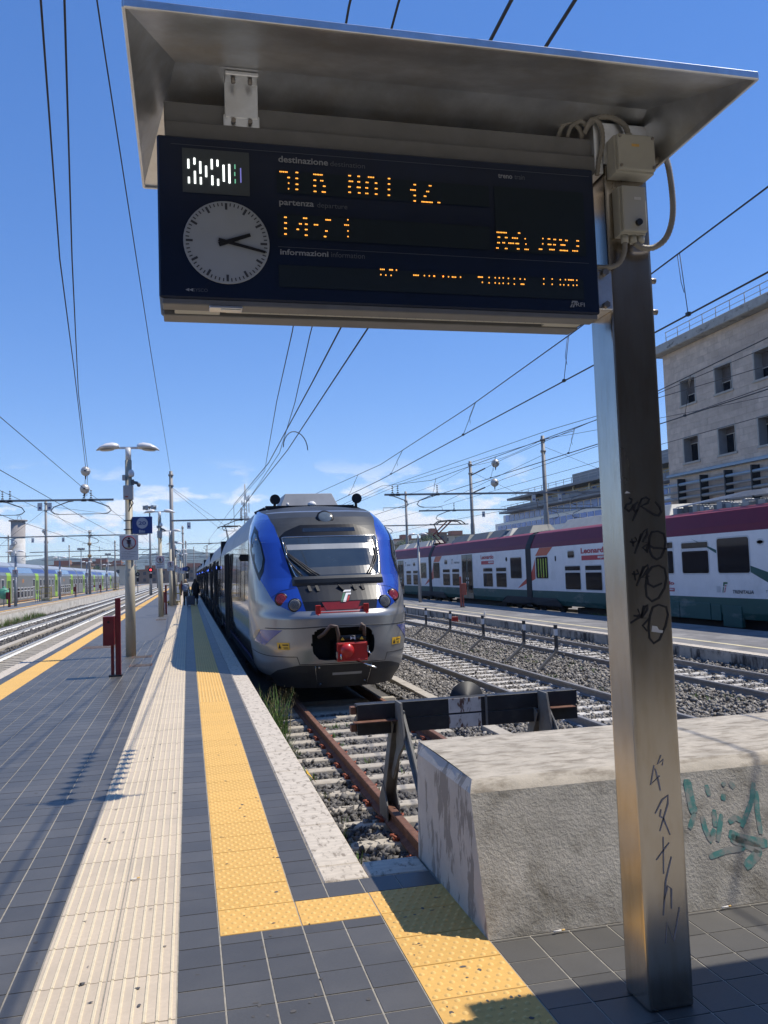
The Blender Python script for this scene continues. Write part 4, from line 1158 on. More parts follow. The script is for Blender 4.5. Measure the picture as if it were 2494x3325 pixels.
# cowl under the windscreen
b = B(); prof = [(1.59, .0), (1.595, .05), (1.575, .085), (1.525, .085), (1.49, .04), (1.47, 0)]
sl_ = [-.265 + .57 * k / 24 for k in range(25)]
for i in range(24):
    for k in range(len(prof) - 1):
        ta, tb = (1 if 0 < i else .25), (1 if i < 23 else .25)
        b.poly([surf(sl_[i], prof[k][0], prof[k][1] * ta), surf(sl_[i + 1], prof[k][0], prof[k][1] * tb), surf(sl_[i + 1], prof[k + 1][0], prof[k + 1][1] * tb), surf(sl_[i], prof[k + 1][0], prof[k + 1][1] * ta)][::-1], True)
obj('windscreen_cowl', b, 'cowl_grey', bt_)
b = B()
for s in (-.14, -.09, .0, .05, .10):
    b = B(); b.bar(surf(s, 1.45, .03), surf(s + .01, 1.37, .010), .06, .012); obj('cowl_bracket', b, 'matt_black', bt_)
pass
for pts in ([(-.08, 1.62), (-.18, 1.85), (-.285, 2.05), (-.30, 2.25)], [(-.10, 1.62), (-.19, 1.82), (-.28, 2.0)], [(-.06, 1.62), (-.16, 1.84), (-.27, 2.04)], [(.16, 1.63), (.24, 1.85), (.30, 2.06), (.29, 2.3)], [(.18, 1.63), (.26, 1.84), (.315, 2.05)], [(-.17, 1.62), (-.24, 1.8), (-.30, 1.98)]):
    b = B(); outline(b, pts, .045, .014, False); obj('wiper', b, 'black_plastic', bt_)
# forehead lamp
c = surf(0, 2.74); n = Vector((0, -.80, .60)).normalized()
b = B(); b.lathe(c - n * .06, n, [(0, .175), (.09, .165), (.09, .135)], 28); tl_ = obj('headlamp', b, 'gloss_black', bt_)
b = B(); b.lathe(c + n * .0305, n, [(0, .133), (.006, .12), (.01, .05)], 28); obj('lens', b, mat('lamp_glass', (.11, .135, .15), .12, var=.2, scale=8, coat=.8), tl_)
# coupler bay
b = B(); zc = .47
ring = [(s * 1.10, zc + (z - zc) * 1.08) for s, z in hatch]
n_ = len(hatch)
for i in range(n_):
    j = (i + 1) % n_
    for m_ in range(3):
        u0, u1 = m_ / 3, (m_ + 1) / 3
        l_ = lambda a, c, t: (a[0] + (c[0] - a[0]) * t, a[1] + (c[1] - a[1]) * t)
        p0, p1 = l_(hatch[i], hatch[j], u0), l_(hatch[i], hatch[j], u1); q0, q1 = l_(ring[i], ring[j], u0), l_(ring[i], ring[j], u1)
        b.poly([surf(*p0, .004), surf(*p1, .004), surf(*q1, .004), surf(*q0, .004)], True)
        b.k = 1; b.poly([surf(*p0, .004), surf(*p1, .004), tuple(surf(*p1) + Vector((0, .5, 0))), tuple(surf(*p0) + Vector((0, .5, 0)))]); b.k = 0
bay = obj('coupler_bay', b, ['silver_paint', 'matt_black'], bt_)
b = B(); b.box(XC - .75, XC + .75, 14.78, 14.82, .05, .9); obj('bay_back', b, 'matt_black', bay)
cp = B()
cp.box(2.42, 2.94, 14.09, 14.16, .19, .505); cp.ell((2.59, 14.10, .37), .125, .10, .125, 20, 12); cp.box(2.435, 2.925, 14.08, 14.095, .47, .49); cp.box(2.435, 2.925, 14.08, 14.095, .205, .225)
cpl = obj('coupler', cp, 'bright_red', bt_, .006)
b = B(); b.cyl((2.44, 14.16, .57), (2.92, 14.16, .57), .055, n=14); b.box(2.42, 2.94, 14.16, 14.8, .2, .5); obj('coupler_housing', b, 'gloss_black', cpl)
b = B(); b.poly([(2.655, 14.102, .545), (2.74, 14.102, .605), (2.74, 14.102, .545), (2.655, 14.102, .605)]); obj('white_mark', b, 'white_paint', cpl)
for xx in (2.52, 2.85):
    b = B(); b.prism([(xx - .035, .545), (xx + .035, .545), (xx, .60)], lambda u, v, d: (u, 14.103 + d, v), 0, .002); obj('warning_triangle', b, 'sticker_yellow', cpl)
b = B(); b.cyl((2.48, 14.07, .23), (2.48, 14.07, .32), .018, n=8); b.cyl((2.92, 14.07, .36), (2.99, 14.02, .30), .012, n=8); b.box(2.40, 2.425, 14.08, 14.15, .25, .36); b.box(2.935, 2.96, 14.08, 14.15, .33, .44)
obj('handle', b, 'chrome', cpl)
b = B(); b.cyl((2.74, 14.12, .20), (3.0, 13.72, .10), .013, n=8); obj('lever', b, 'chrome', cpl)
for pts in ([(2.14, 14.3, .60), (2.22, 14.2, .66), (2.33, 14.12, .80), (2.42, 14.1, .78), (2.45, 14.12, .66), (2.46, 14.14, .50)], [(2.86, 14.25, .70), (2.87, 14.14, .80), (2.90, 14.12, .77), (2.905, 14.14, .60)]):
    b = B(); b.tube(pts, .032, 10); obj('air_hose', b, 'hose_brown', bt_)
# stickers and coloured flashes
for p in ([(-.47, .515), (-.34, .515), (-.34, .395), (-.47, .395)], [(.33, .515), (.47, .515), (.47, .395), (.33, .395)]):
    b = B(); panel(b, p, .006); st = obj('warning_sticker', b, 'sticker_yellow', bt_)
    b = B(); s0 = min(q_[0] for q_ in p)
    panel(b, [(s0 + .010, .415), (s0 + .045, .415), (s0 + .028, .495)], .009); panel(b, [(s0 + .06, .485), (s0 + .12, .485), (s0 + .12, .468), (s0 + .06, .468)], .009)
    for z in (.445, .43, .415): panel(b, [(s0 + .07, z), (s0 + .115, z), (s0 + .115, z - .006), (s0 + .07, z - .006)], .009)
    obj('sticker_print', b, 'matt_black', st)
for fn in ((lambda p: p), mir):
    b = B(); panel(b, fn([(-.70, .72), (-.40, .73), (-.64, .45), (-.84, .50)]), .005); obj('blue_flash', b, 'patch_blue', bt_)
    b = B(); panel(b, fn([(-.90, .56), (-.80, .70), (-.71, .72), (-.83, .52)]), .005); obj('ochre_flash', b, 'patch_ochre', bt_)

# bodies of the cars
SEC = [(1.30, -.22), (1.36, 0.0), (1.43, .5), (1.45, 1.2), (1.41, 2.39), (1.31, 2.7), (1.16, 3.0), (.8, 3.07), (.4, 3.12), (0, 3.13)]
SEC = [(-w, z) for w, z in SEC] + [(w, z) for w, z in SEC[::-1][1:]]
def car_body(y0, y1, first=False):
    b = B(); n = len(SEC)
    A = [(XC + w, (ysf(z) if z < 3.01 else 18.06) if first else y0, z) for w, z in SEC]
    C = [(XC + w, y1, z) for w, z in SEC]
    b.v += A + C
    for i in range(n - 1):
        hi = SEC[i][1] > 2.35 and SEC[i + 1][1] > 2.35
        b.f.append((i, i + 1, i + 1 + n, i + n)[::-1]); b.m.append(1 if hi else 0); b.sm.append(False)
    if not first:
        b.f.append(tuple(range(n))); b.m.append(2); b.sm.append(False)
    b.f.append(tuple(range(n, 2 * n))[::-1]); b.m.append(2); b.sm.append(False)
    return obj('car_body', b, ['side_silver', 'roof_grey', 'matt_black'], bt_)
def wx(z):     # side surface
    return XC - float(np.interp(z, [-.22, 0, .5, 1.2, 2.39], [1.30, 1.36, 1.43, 1.45, 1.41]))
def side_panel(parent, name, y0, y1, z0, z1, m, e=.006, nz=5):
    b = B()
    zs = [z0 + (z1 - z0) * k / nz for k in range(nz + 1)]
    for k in range(nz):
        b.poly([(wx(zs[k]) - e, y0, zs[k]), (wx(zs[k]) - e, y1, zs[k]), (wx(zs[k + 1]) - e, y1, zs[k + 1]), (wx(zs[k + 1]) - e, y0, zs[k + 1])][::-1])
    return obj(name, b, m, parent)
def train_door(parent, y, w=1.35):
    d = side_panel(parent, 'door', y - w / 2, y + w / 2, -.05, 2.25, 'side_silver', .004)
    for yy in (y - w / 2, y - .03, y + w / 2):
        b = B(); b.box(wx(1.2) - .05, wx(1.2) - .006, yy - .045, yy + .045, -.08, 2.32); obj('door_edge', b, 'matt_black', d)
    for yy in (y - w / 4, y + w / 4):
        side_panel(d, 'door_window', yy - .2, yy + .2, .95, 2.05, 'side_glass', .010)
def train_window(parent, y, w, z0=1.2, z1=2.1):
    wn_ = side_panel(parent, 'window', y - w / 2, y + w / 2, z0, z1, 'side_glass', .006)
def side_light(parent, y, z=2.02):
    b = B(); c = (wx(z) - .05, y, z); b.box(c[0] - .03, c[0] + .05, y - .05, y + .05, z - .10, z + .08); o_ = obj('lamp_housing', b, 'matt_black', parent, .01)
    b = B(); b.box(c[0] - .045, c[0] - .031, y - .035, y + .035, z - .05, z + .05); obj('blue_indicator', b, 'blue_lamp', o_)
cars = [(16.65, 31.2, True), (31.75, 47.2, False), (47.75, 65.5, False), (66.4, 83, False), (83.6, 100, False), (100.6, 118, False)]
for k, (a, c, fst) in enumerate(cars):
    cb = car_body(a, c, fst)
    if k == 0:
        train_window(cb, 17.95, .55, 1.15, 2.15)
        for y in (25.0,): train_door(cb, y, 2.0)
        for y, w in ((19.6, 1.1), (21.4, 1.4), (28.2, 1.4), (30, 1.4)): train_window(cb, y, w)
    else:
        L_ = c - a
        for fr_ in (.3, .72): train_door(cb, a + L_ * fr_, 1.9)
        for fr_ in (.08, .17, .44, .53, .62, .86, .94): train_window(cb, a + L_ * fr_, 1.1)
    if k:
        side_light(cb, a + 1.3); side_light(cb, c - 1.0)
    else:
        b = B(); b.box(wx(2.05) - .13, wx(2.05), 17.25, 17.33, 1.98, 2.12); b.cyl((wx(2.05) - .1, 17.2, 2.05), (wx(2.05) - .1, 17.38, 2.05), .05, n=10); obj('side_camera', b, 'black_plastic', cb)
    b = B()
    for y in (a + 2.4 if k else 16.95, c - 1.2):
        for yy in (y, y + 1.1 if k else y + 1.3):
            for sx in (-1, 1):
                b.lathe((XC + sx * .70, yy, ZR + .40), (1, 0, 0), [(-.06, .40), (.06, .40)], 18)
        b.box(XC - 1.15, XC + 1.15, y - .6, y + 1.7, ZR + .25, ZR + .55)
    b.box(XC - 1.25, XC + 1.25, a + 4.5 if not fst else 21, c - 2.5, -.45, -.2)
    obj('bogies', b, 'matt_black', cb)
    if k:
        b = B(); b.box(XC - 1.38, XC + 1.38, a - .55, a, -.1, 2.95); obj('gangway', b, 'matt_black', bt_)
# side skirt of the first car, white edge stripe
side_panel(bt_, 'side_stripe', 17.0, 30.8, .02, .10, 'patch_blue', .005, 1)
# roof equipment
b = B(); b.hexa([(1.94, 17.95, 3.10), (3.22, 17.95, 3.10), (3.22, 19.3, 3.10), (1.94, 19.3, 3.10), (2.07, 18.1, 3.42), (3.09, 18.1, 3.42), (3.09, 19.2, 3.42), (2.07, 19.2, 3.42)]); rb = obj('roof_box', b, 'roof_grey', bt_, .01)
b = B(); b.box(1.62, 3.52, 17.82, 17.92, 3.06, 3.14); b.bar((1.62, 17.87, 3.08), (1.40, 17.9, 2.98), .08, .08); b.bar((3.52, 17.87, 3.08), (3.76, 17.9, 2.98), .08, .08); obj('roof_rail', b, 'matt_black', bt_)
b = B(); b.lathe((2.62, 17.9, 3.13), (0, 0, 1), [(0, .1), (.06, .09), (.10, .04)], 14); b.lathe((2.1, 17.9, 3.13), (0, 0, 1), [(0, .04), (.08, .02)], 10); obj('antenna', b, 'white_paint', bt_)
for xx in (1.82, 3.58):
    b = B(); b.lathe((xx, 17.86, 3.27), (0, -1, 0), [(-.2, .05), (0, .06), (.08, .11), (.10, .11)], 20); b.cyl((xx, 17.87, 3.06), (xx, 17.87, 3.2), .03, n=8); obj('horn', b, 'matt_black', bt_)
for y0, y1 in ((33.5, 37), (40, 44), (50, 55), (57, 61), (69, 74), (86, 92)):
    b = B(); b.hexa([(XC - .9, y0, 3.05), (XC + .9, y0, 3.05), (XC + .9, y1, 3.05), (XC - .9, y1, 3.05), (XC - .75, y0 + .15, 3.36), (XC + .75, y0 + .15, 3.36), (XC + .75, y1 - .15, 3.36), (XC - .75, y1 - .15, 3.36)]); obj('roof_box', b, 'roof_grey', bt_, .02)
# raised pantograph
b = B()
for y in (58.6, 60.2): b.tube([(2.58 - .45, 60, 3.2), (2.72, y - 1, 4.2), (2.62, 59.8, 5.1)], .03, 6)
b.tube([(2.05, 59.8, 5.02), (2.3, 59.8, 5.15), (2.65, 59.8, 5.17), (3.6, 59.8, 5.16), (3.85, 59.8, 5.0)], .035, 6); b.tube([(2.4, 60.15, 5.13), (3.5, 60.15, 5.13)], .03, 6)
obj('pantograph', b, 'black_steel', bt_)
# ------------------------------------------------------------------ lamp posts with signs
mat('post_cream', (.44, .40, .30), .5, var=.08, scale=3)
mat('post_grey', (.30, .31, .32), .5, metal=.3, var=.1, scale=3)
mat('lamp_white', (.72, .72, .70), .35, var=.04, scale=3, coat=.2)
mat('lamp_under', (.55, .55, .52), .3, var=.1, scale=8)
mat('sign_blue', (.018, .055, .22), .4, var=.05, scale=4)
mat('sign_white', (.62, .62, .60), .45, var=.04, scale=4)
mat('sign_red', (.22, .012, .03), .45, var=0)
mat('sign_ink', (.012, .015, .03), .5, var=0)
mat('box_grey', (.42, .42, .40), .5, var=.06, scale=4)
mat('hydrant_red', (.165, .012, .016), .45, var=.12, scale=5, coat=.2)
mat('faded_red', (.36, .10, .065), .6, var=.15, scale=5)
mat('cage_yellow', (.52, .40, .05), .55, var=.15, scale=6)

def lamp_head(b_body, sx, r=.0):
    pass
def lamp_post(label, x, y, h=4.66, detail=2, number=None, group='double headed lamp posts on the paved platform', col='post_cream', cam_=True):
    t = thing('lamp_post', label, 'lamp post', (x, y, 0), group)
    b = B(); b.tube([(0, 0, 0), (0, 0, 1.9), (0, 0, 1.92), (0, 0, h - .3)], [.112, .105, .09, .072], 16)
    p = obj('post', b, col, t)
    b = B(); b.cyl((0, 0, h - .3), (0, 0, h - .02), .062, n=12); b.bar((-.24, 0, h - .02), (.24, 0, h - .02), .05, .045)
    obj('arm', b, 'lamp_white', t)
    for sx in (-1, 1):
        b = B()
        st = [(.19, .055, .10, .0), (.24, .085, .17, .0), (.33, .105, .22, .0), (.48, .095, .25, -.015), (.60, .055, .2, -.04), (.68, .012, .07, -.075)]
        n = 14
        base = len(b.v)
        for (u, hh, w, dz) in st:
            for k in range(n):
                a = 2 * math.pi * k / n
                zz_ = math.sin(a); zz_ = zz_ * hh if zz_ > 0 else zz_ * hh * .55
                b.v.append((sx * u, math.cos(a) * w * .75, h + dz + zz_ + .0))
        for i in range(len(st) - 1):
            for k in range(n):
                k2 = (k + 1) % n
                q4 = (base + i * n + k, base + i * n + k2, base + (i + 1) * n + k2, base + (i + 1) * n + k)
                b.f.append(q4 if sx < 0 else q4[::-1]); b.m.append(0); b.sm.append(True)
        b.f.append(tuple(base + k for k in range(n))); b.m.append(0); b.sm.append(False)
        b.f.append(tuple(base + (len(st) - 1) * n + k for k in range(n))[::-1]); b.m.append(0); b.sm.append(False)
        lh = obj('lamp_head', b, 'lamp_white', t)
        if detail > 1:
            b = B(); b.poly([(sx * (.30 + .15 * (1 + math.cos(a))), .15 * math.sin(a), h - .062 - .012 * (1 + math.cos(a))) for a in [2 * math.pi * k / 16 for k in range(16)]]); obj('diffuser', b, 'lamp_under', lh)
    if detail > 0 and cam_:
        b = B(); b.box(-.11, .11, -.16, -.075, 3.46, 3.78); bx = obj('control_box', b, 'box_grey', t, .012)
        if detail > 1:
            b = B(); b.poly([(-.07, -.1615, 3.51), (0.0, -.1615, 3.51), (0.0, -.1615, 3.54), (-.07, -.1615, 3.54)]); obj('box_label', b, 'faded_red', bx)
        b = B(); b.box(-.13, -.06, -.12, -.02, 3.90, 4.02); obj('sensor_box', b, 'box_grey', t, .008)
        b = B(); b.lathe((.06, -.06, 3.98), (0, 0, 1), [(0, .05), (.03, .07), (.09, .07), (.14, .05), (.165, .015)], 12); obj('antenna_dome', b, 'lamp_white', t)
        b = B(); b.box(.07, .12, -.06, .02, 3.80, 3.92); b.cyl((.1, -.03, 3.86), (.20, -.03, 3.84), .035, n=8); b.ell((.22, -.05, 3.80), .045, .06, .05, 10, 6); obj('camera', b, mat('cam_grey', (.13, .14, .15), .5, var=0) if 'cam_grey' not in M else 'cam_grey', t)
        b = B(); b.tube([(.03, -.13, 3.46), (.06, -.12, 3.32), (.02, -.10, 3.25), (0, -.10, 3.2)], .012, 6); b.tube([(.07, -.13, 3.46), (.1, -.12, 3.38), (.05, -.10, 3.3)], .01, 6); obj('cable', b, 'black_plastic', t)
    if number:
        b = B(); b.box(.07, .50, -.10, -.015, 2.70, 3.08); sg = obj('platform_number_sign', b, 'sign_blue', t, .006, label='blue sign reading 20 Bis')
        b = B(); b.lathe((.285, -.1005, 2.935), (0, -1, 0), [(0, .122), (.003, .122)], 32); rd = obj('number_roundel', b, 'clock_white', sg)
        b = B(); b.text('20', (.205, -.1055, 2.895), (.16, 0, 0), (0, 0, .08), .02); obj('numerals', b, 'sign_blue', sg)
        b = B(); b.text('Bis', (.215, -.1025, 2.722), (.13, 0, 0), (0, 0, .062), .03); obj('lettering', b, 'clock_white', sg)
        b = B()
        for z in (2.80, 3.0): b.tube([(.11 * math.cos(a), .11 * math.sin(a), z) for a in [k * math.pi / 6 for k in range(13)]], .012, 5); b.box(.05, .08, -.08, .02, z - .02, z + .02)
        obj('brackets', b, 'black_plastic', sg)
    if detail > 0:
        b = B(); b.box(-.20, .20, -.155, -.125, 2.115, 2.68); sg = obj('warning_sign', b, 'sign_white', t, .006, label='white sign forbidding people to cross the yellow line')
        if detail > 0:
            b = B()
            b.tube([(.14 * math.cos(a), -.158, 2.50 + .14 * math.sin(a)) for a in [k * math.pi / 16 for k in range(33)]], .011, 6)
            b.bar((-.098, -.161, 2.598), (.098, -.161, 2.402), .006, .022, (0, 1, 0))
            obj('prohibition_ring', b, 'sign_red', sg)
            b = B()
            b.lathe((0.0, -.1565, 2.597), (0, -1, 0), [(0, .024), (.002, .024)], 14)
            for pts in ([(-.045, 2.565), (.045, 2.565), (.045, 2.475), (.03, 2.475), (.03, 2.54), (.024, 2.54), (.024, 2.395), (.004, 2.395), (.004, 2.475), (-.004, 2.475), (-.004, 2.395), (-.024, 2.395), (-.024, 2.54), (-.03, 2.54), (-.03, 2.475), (-.045, 2.475)],):
                b.prism(pts, lambda u, v, d: (u, -.157 + d, v), 0, -.001)
            obj('pictogram', b, 'sign_ink', sg)
            b = B(); b.poly([(-.09, -.1562, 2.415), (.09, -.1562, 2.415), (.06, -.1562, 2.38), (-.06, -.1562, 2.38)]); obj('yellow_line_mark', b, 'pale_line', sg)
            b = B()
            if detail > 1:
                for s_, z, w, h_ in (("E' vietato oltrepassare", 2.295, .31, .017), ('la linea gialla', 2.262, .19, .017), ('Do not go beyond', 2.188, .26, .017), ('the yellow line', 2.155, .21, .017)):
                    b.text(s_, (-.16, -.1565, z), (w, 0, 0), (0, 0, h_), .012)
                b.poly([(-.16, -.1565, 2.232), (.16, -.1565, 2.232), (.16, -.1565, 2.236), (-.16, -.1565, 2.236)])
            else:
                for z, w in ((2.295, .31), (2.262, .19), (2.188, .26), (2.155, .21)):
                    b.poly([(-.16, -.1565, z), (-.16 + w, -.1565, z), (-.16 + w, -.1565, z + .014), (-.16, -.1565, z + .014)])
            obj('lettering', b, 'sign_ink', sg)
    return t
LPG = 'double headed lamp posts on the paved platform'
lamp_post('cream lamp post carrying the blue 20 Bis sign', -1.26, 19.55, detail=2, number=True)
lamp_post('cream lamp post with a white warning sign just behind the 20 Bis one', -1.19, 38.6, detail=1)
lamp_post('third cream lamp post of the row, in front of the yellow cage', -1.02, 52.6, 4.55, detail=1, cam_=False)
lamp_post('fourth lamp post of the row, behind the tall steel mast', -1.0, 70, 4.45, detail=1)
lamp_post('fifth lamp post of the row, with a small blue plate', -.75, 88, 4.5, detail=1)
lamp_post('sixth and last lamp post of the row, near the end signals', -.65, 104, 4.5, detail=1, cam_=False)
q = B(); q.box(-.55, -.05, 87.9, 87.98, 2.35, 2.7)
obj('blue_plate', q, 'sign_blue', bpy.data.objects['lamp_post.004'], loc=(.75, -88, 0))
for i, (x, y, lab) in enumerate([(-12.25, 66, 'dark grey lamp post at the near end of the neighbouring platform'), (-12.0, 86, 'dark grey lamp post behind the yellow caged mast on the neighbouring platform'), (-12.2, 110, 'dark grey lamp post beside the striped barrier on the neighbouring platform'), (-12.0, 134, 'last dark grey lamp post along the neighbouring platform')]):
    lamp_post(lab, x, y, 4.0, detail=1, group='lamp posts on the neighbouring platform', col='post_grey', cam_=False)
t = lamp_post('weathered lamp post standing on the low platform by the red roofed train', 14.4, 52, 4.35, detail=0, group=None, col='post_grey'); t.location = (14.4, 52, -.42)

# ------------------------------------------------------------------ red hydrant posts
def hydrant(label, x, y, s=1.0, rz=0, z=0, group='red hydrant cabinets on the platforms', m='hydrant_red'):
    t = thing('hydrant_post', label, 'hydrant post', (x, y, z), group)
    b = B(); b.box(-.045, .045, -.05, .05, 0, 1.37); obj('tall_post', b, m, t, .004)
    b = B(); b.box(-.125, -.072, -.03, .03, 0, .56); obj('short_post', b, m, t, .004)
    b = B(); b.box(-.245, -.052, -.14, .17, .552, 1.057); cb = obj('cabinet', b, m, t, .006)
    b = B(); b.cyl((-.15, -.1395, .96), (-.15, -.143, .96), .022, n=12); obj('keyhole', b, 'matt_black', cb)
    b = B(); b.box(-.24, -.057, -.1425, -.1405, .56, 1.05); obj('cabinet_door', b, m, cb)
    b = B(); b.box(-.16, .06, -.08, .08, 0, .03); obj('base_plate', b, 'black_steel', t)
    t.scale = (s, s, s); t.rotation_euler = (0, 0, rz)
    return t
hydrant('red hydrant cabinet and post in front of the 20 Bis lamp post', -1.222, 15.66)
hydrant('red hydrant cabinet half hidden behind the second lamp post', -1.02, 40.6)
hydrant('small red hydrant post beside the farther lamp posts of the paved platform', -.62, 82)
hydrant('red hydrant cabinet nearest the green bag on the neighbouring platform', -12.45, 65)
hydrant('red hydrant cabinet between two lamp posts on the neighbouring platform', -11.9, 97)
hydrant('farthest red hydrant cabinet on the neighbouring platform', -11.6, 121)
hydrant('faded orange hydrant cabinet on the low platform', 14.2, 43.1, 1.2, rad(160), -.42, None, 'faded_red')

# ------------------------------------------------------------------ yellow cages round the mast feet
def cage(label, x, y, z=0, s=1.0):
    t = thing('guard_cage', label, 'guard cage', (x, y, z), 'yellow guard cages around mast feet')
    w = .42
    for sx in (-w, w):
        for sy in (-w, w):
            b = B(); b.bar((sx, sy, 0), (sx, sy, 1.25), .05, .05); obj('corner_post', b, 'cage_yellow', t)
    for z_ in (.18, .7, 1.22):
        b = B()
        for a, c in (((-w, -w), (w, -w)), ((w, -w), (w, w)), ((w, w), (-w, w)), ((-w, w), (-w, -w))): b.bar((a[0], a[1], z_), (c[0], c[1], z_), .04, .04)
        obj('rail', b, 'cage_yellow', t)
    b = B(); b.box(-.33, .33, -.33, .33, 0, .28); obj('concrete_footing', b, 'stained_wall', t, .03)
    t.scale = (s, s, s)
    return t
cage('yellow cage round the mast foot behind the third lamp post', -.93, 54.4)
cage('yellow cage round the grey mast on the neighbouring platform', -12.5, 81)
cage('small yellow cage near the far end of the neighbouring platform', -11.2, 140, 0, .9)

# ------------------------------------------------------------------ striped barrier, green bag, small things
t = thing('barrier', 'red and white striped barrier on the neighbouring platform', 'barrier', (-12.0, 113, 0))
for i in range(6):
    q = B(); q.box(-.75 + .25 * i, -.5 + .25 * i, -.03, .03, .85, 1.05); obj('stripe_board', q, 'bright_red' if i % 2 == 0 else 'white_paint', t)
for sx in (-.7, .7):
    q = B(); q.bar((sx, -.3, 0), (sx, 0, 1.0), .05, .05); q.bar((sx, .3, 0), (sx, 0, 1.0), .05, .05); obj('trestle_leg', q, 'post_grey', t)
t = thing('railing', 'low grey steel railing beside the caged mast', 'railing', (-12.4, 76.5, 0))
for k in range(4):
    q = B(); q.bar((0, -1.5 + k, 0), (0, -1.5 + k, 1.05), .05, .05); obj('railing_post', q, 'post_grey', t)
for z in (.55, 1.03):
    q = B(); q.bar((0, -1.5, z), (0, 1.5, z), .045, .045); obj('handrail', q, 'post_grey', t)
mat('green_bag', (.12, .42, .28), .5, var=.2, scale=6)
q = B(); q.ell((0, 0, .42), .42, .3, .42, 14, 10); q.lathe((0, 0, .8), (0, 0, 1), [(0, .1), (.06, .05), (.14, .09)], 10)
t = thing('rubbish_bag', 'green rubbish bag hanging from a ring stand at the picture edge', 'rubbish bag', (-12.95, 65.5, .55)); obj('bag', q, 'green_bag', t)
q = B(); q.cyl((0, 0, -.55), (0, 0, .0), .03, n=8); q.tube([(.36 * math.cos(a), .28 * math.sin(a), .75) for a in [k * math.pi / 8 for k in range(17)]], .02, 6); q.bar((.36, 0, .75), (.36, 0, -.55), .04, .04); obj('ring_stand', q, 'post_grey', t)
q = B(); q.lathe((12.15, 33.8, -.418), (0, 0, 1), [(0, .04), (.16, .042), (.20, .018), (.24, .018)], 12)
t = thing('bottle', 'clear plastic bottle standing on the low platform edge', 'bottle', (0, 0, 0)); obj('bottle_body', q, 'sign_white', t)
q = B(); q.lathe((12.15, 33.8, -.178), (0, 0, 1), [(0, .02), (.025, .02)], 10); obj('cap', q, 'white_paint', t)
t = thing('marker_box', 'small red box on the ballast by the low platform wall', 'marker box', (11.5, 36, ZB)); q = B(); q.box(-.14, .14, -.12, .12, 0, .30); obj('box_body', q, 'bright_red', t, .01); q = B(); q.box(-.15, .15, -.13, .13, .301, .33); obj('box_lid', q, 'faded_red', t, .006)
t = thing('yellow_scrap', 'scrap of yellow plastic caught against the kerb stone', 'litter', (.965, 7.35, -.02)); q = B(); q.poly([(0, 0, 0), (.06, .02, -.06), (.05, .12, -.05), (.01, .13, .01)]); q.poly([(.06, .02, -.06), (.09, .03, -.1), (.08, .11, -.1), (.05, .12, -.05)]); obj('plastic_scrap', q, 'sticker_yellow', t)
t = thing('tissue', 'white crumpled tissue on the gravel beside the kerb', 'litter', (1.06, 9.35, ZB + .1)); q = B(); q.ell((0, 0, 0), .05, .09, .025, 7, 4); obj('paper_wad', q, 'paper', t)

mat('post_dark', (.060, .058, .055), .6, var=.2, scale=6)
# bent track-side posts
for i, (y, lean) in enumerate([(18.3, .0), (20.25, .02), (23.25, -.02), (26.45, .02), (29.3, .0), (32.4, .0), (13.6, .05)]):
    lab = ['bent grey post nearest the pole, its foot splayed on the gravel', 'second bent grey post in the row on the gravel', 'third bent grey post in the row on the gravel', 'fourth bent grey post in the row on the gravel', 'fifth bent grey post, close to the blue train', 'last bent grey post, half hidden by the blue train', 'bent grey post with a white band to the right of the steel pole'][i]
    t = thing('bent_post', lab, 'post', (8.3, y, ZB), 'bent posts along the pale track')
    q = B(); q.bar((.0, 0, .50), (lean, 0, 1.1), .07, .07, (0, 1, 0)); q.bar((0, 0, .56), (-.10, -.05, .42), .065, .065, (0, 1, 0)); q.bar((-.08, -.04, .44), (-.62, -.3, .10), .065, .065, (0, 1, 0)); q.bar((-.6, -.29, .11), (-.98, -.52, .10), .065, .05, (0, 1, 0)); q.bar((-.6, -.29, .11), (-.15, -.05, .11), .055, .05, (0, 1, 0)); obj('bent_tube', q, 'post_dark', t, .006)
    q = B(); q.bar((lean * .7, 0, .85), (lean * .85, 0, 1.0), .074, .074, (0, 1, 0)); obj('white_band', q, 'white_paint', t)

# ------------------------------------------------------------------ people
def skin(name, verts, edges, m, parent, sub=1):
    me = bpy.data.meshes.new(name)
    me.from_pydata([v[:3] for v in verts], edges, [])
    o = bpy.data.objects.new(name, me); COL.objects.link(o)
    o.modifiers.new('s', 'SKIN')
    for k, v in enumerate(verts):
        rr_ = v[3] if isinstance(v[3], tuple) else (v[3], v[3])
        me.skin_vertices[0].data[k].radius = rr_
        me.skin_vertices[0].data[k].use_root = k == 0
    sb = o.modifiers.new('u', 'SUBSURF'); sb.levels = sub; sb.render_levels = sub
    dg = bpy.context.evaluated_depsgraph_get()
    nm = bpy.data.meshes.new_from_object(o.evaluated_get(dg))
    bpy.data.objects.remove(o); bpy.data.meshes.remove(me)
    nm.name = name
    nm.materials.clear(); nm.materials.append(M[m])
    nm.polygons.foreach_set('use_smooth', [True] * len(nm.polygons))
    return put(name, nm, parent)
mat('dark_cloth', (.013, .014, .022), .85, var=.2, scale=10)
mat('black_cloth', (.006, .006, .008), .9, var=.2, scale=10)
mat('jacket_blue', (.11, .145, .215), .8, var=.15, scale=10)
mat('hood_pale', (.50, .48, .46), .9, var=.1, scale=12)
mat('blond_hair', (.36, .25, .14), .7, var=.3, scale=40, stretch=(1, 1, .2))
mat('skin_tone', (.50, .31, .22), .6, var=.05, scale=10)
mat('case_fabric', (.055, .065, .09), .7, var=.15, scale=12)
BODY = [(0, 0, .84, (.15, .11)), (0, 0, 1.0, (.14, .10)), (0, 0, 1.2, (.165, .11)), (0, 0, 1.32, (.15, .09)), (0, 0, 1.42, .05), (0, .01, 1.5, .075), (0, .0, 1.585, .085)]
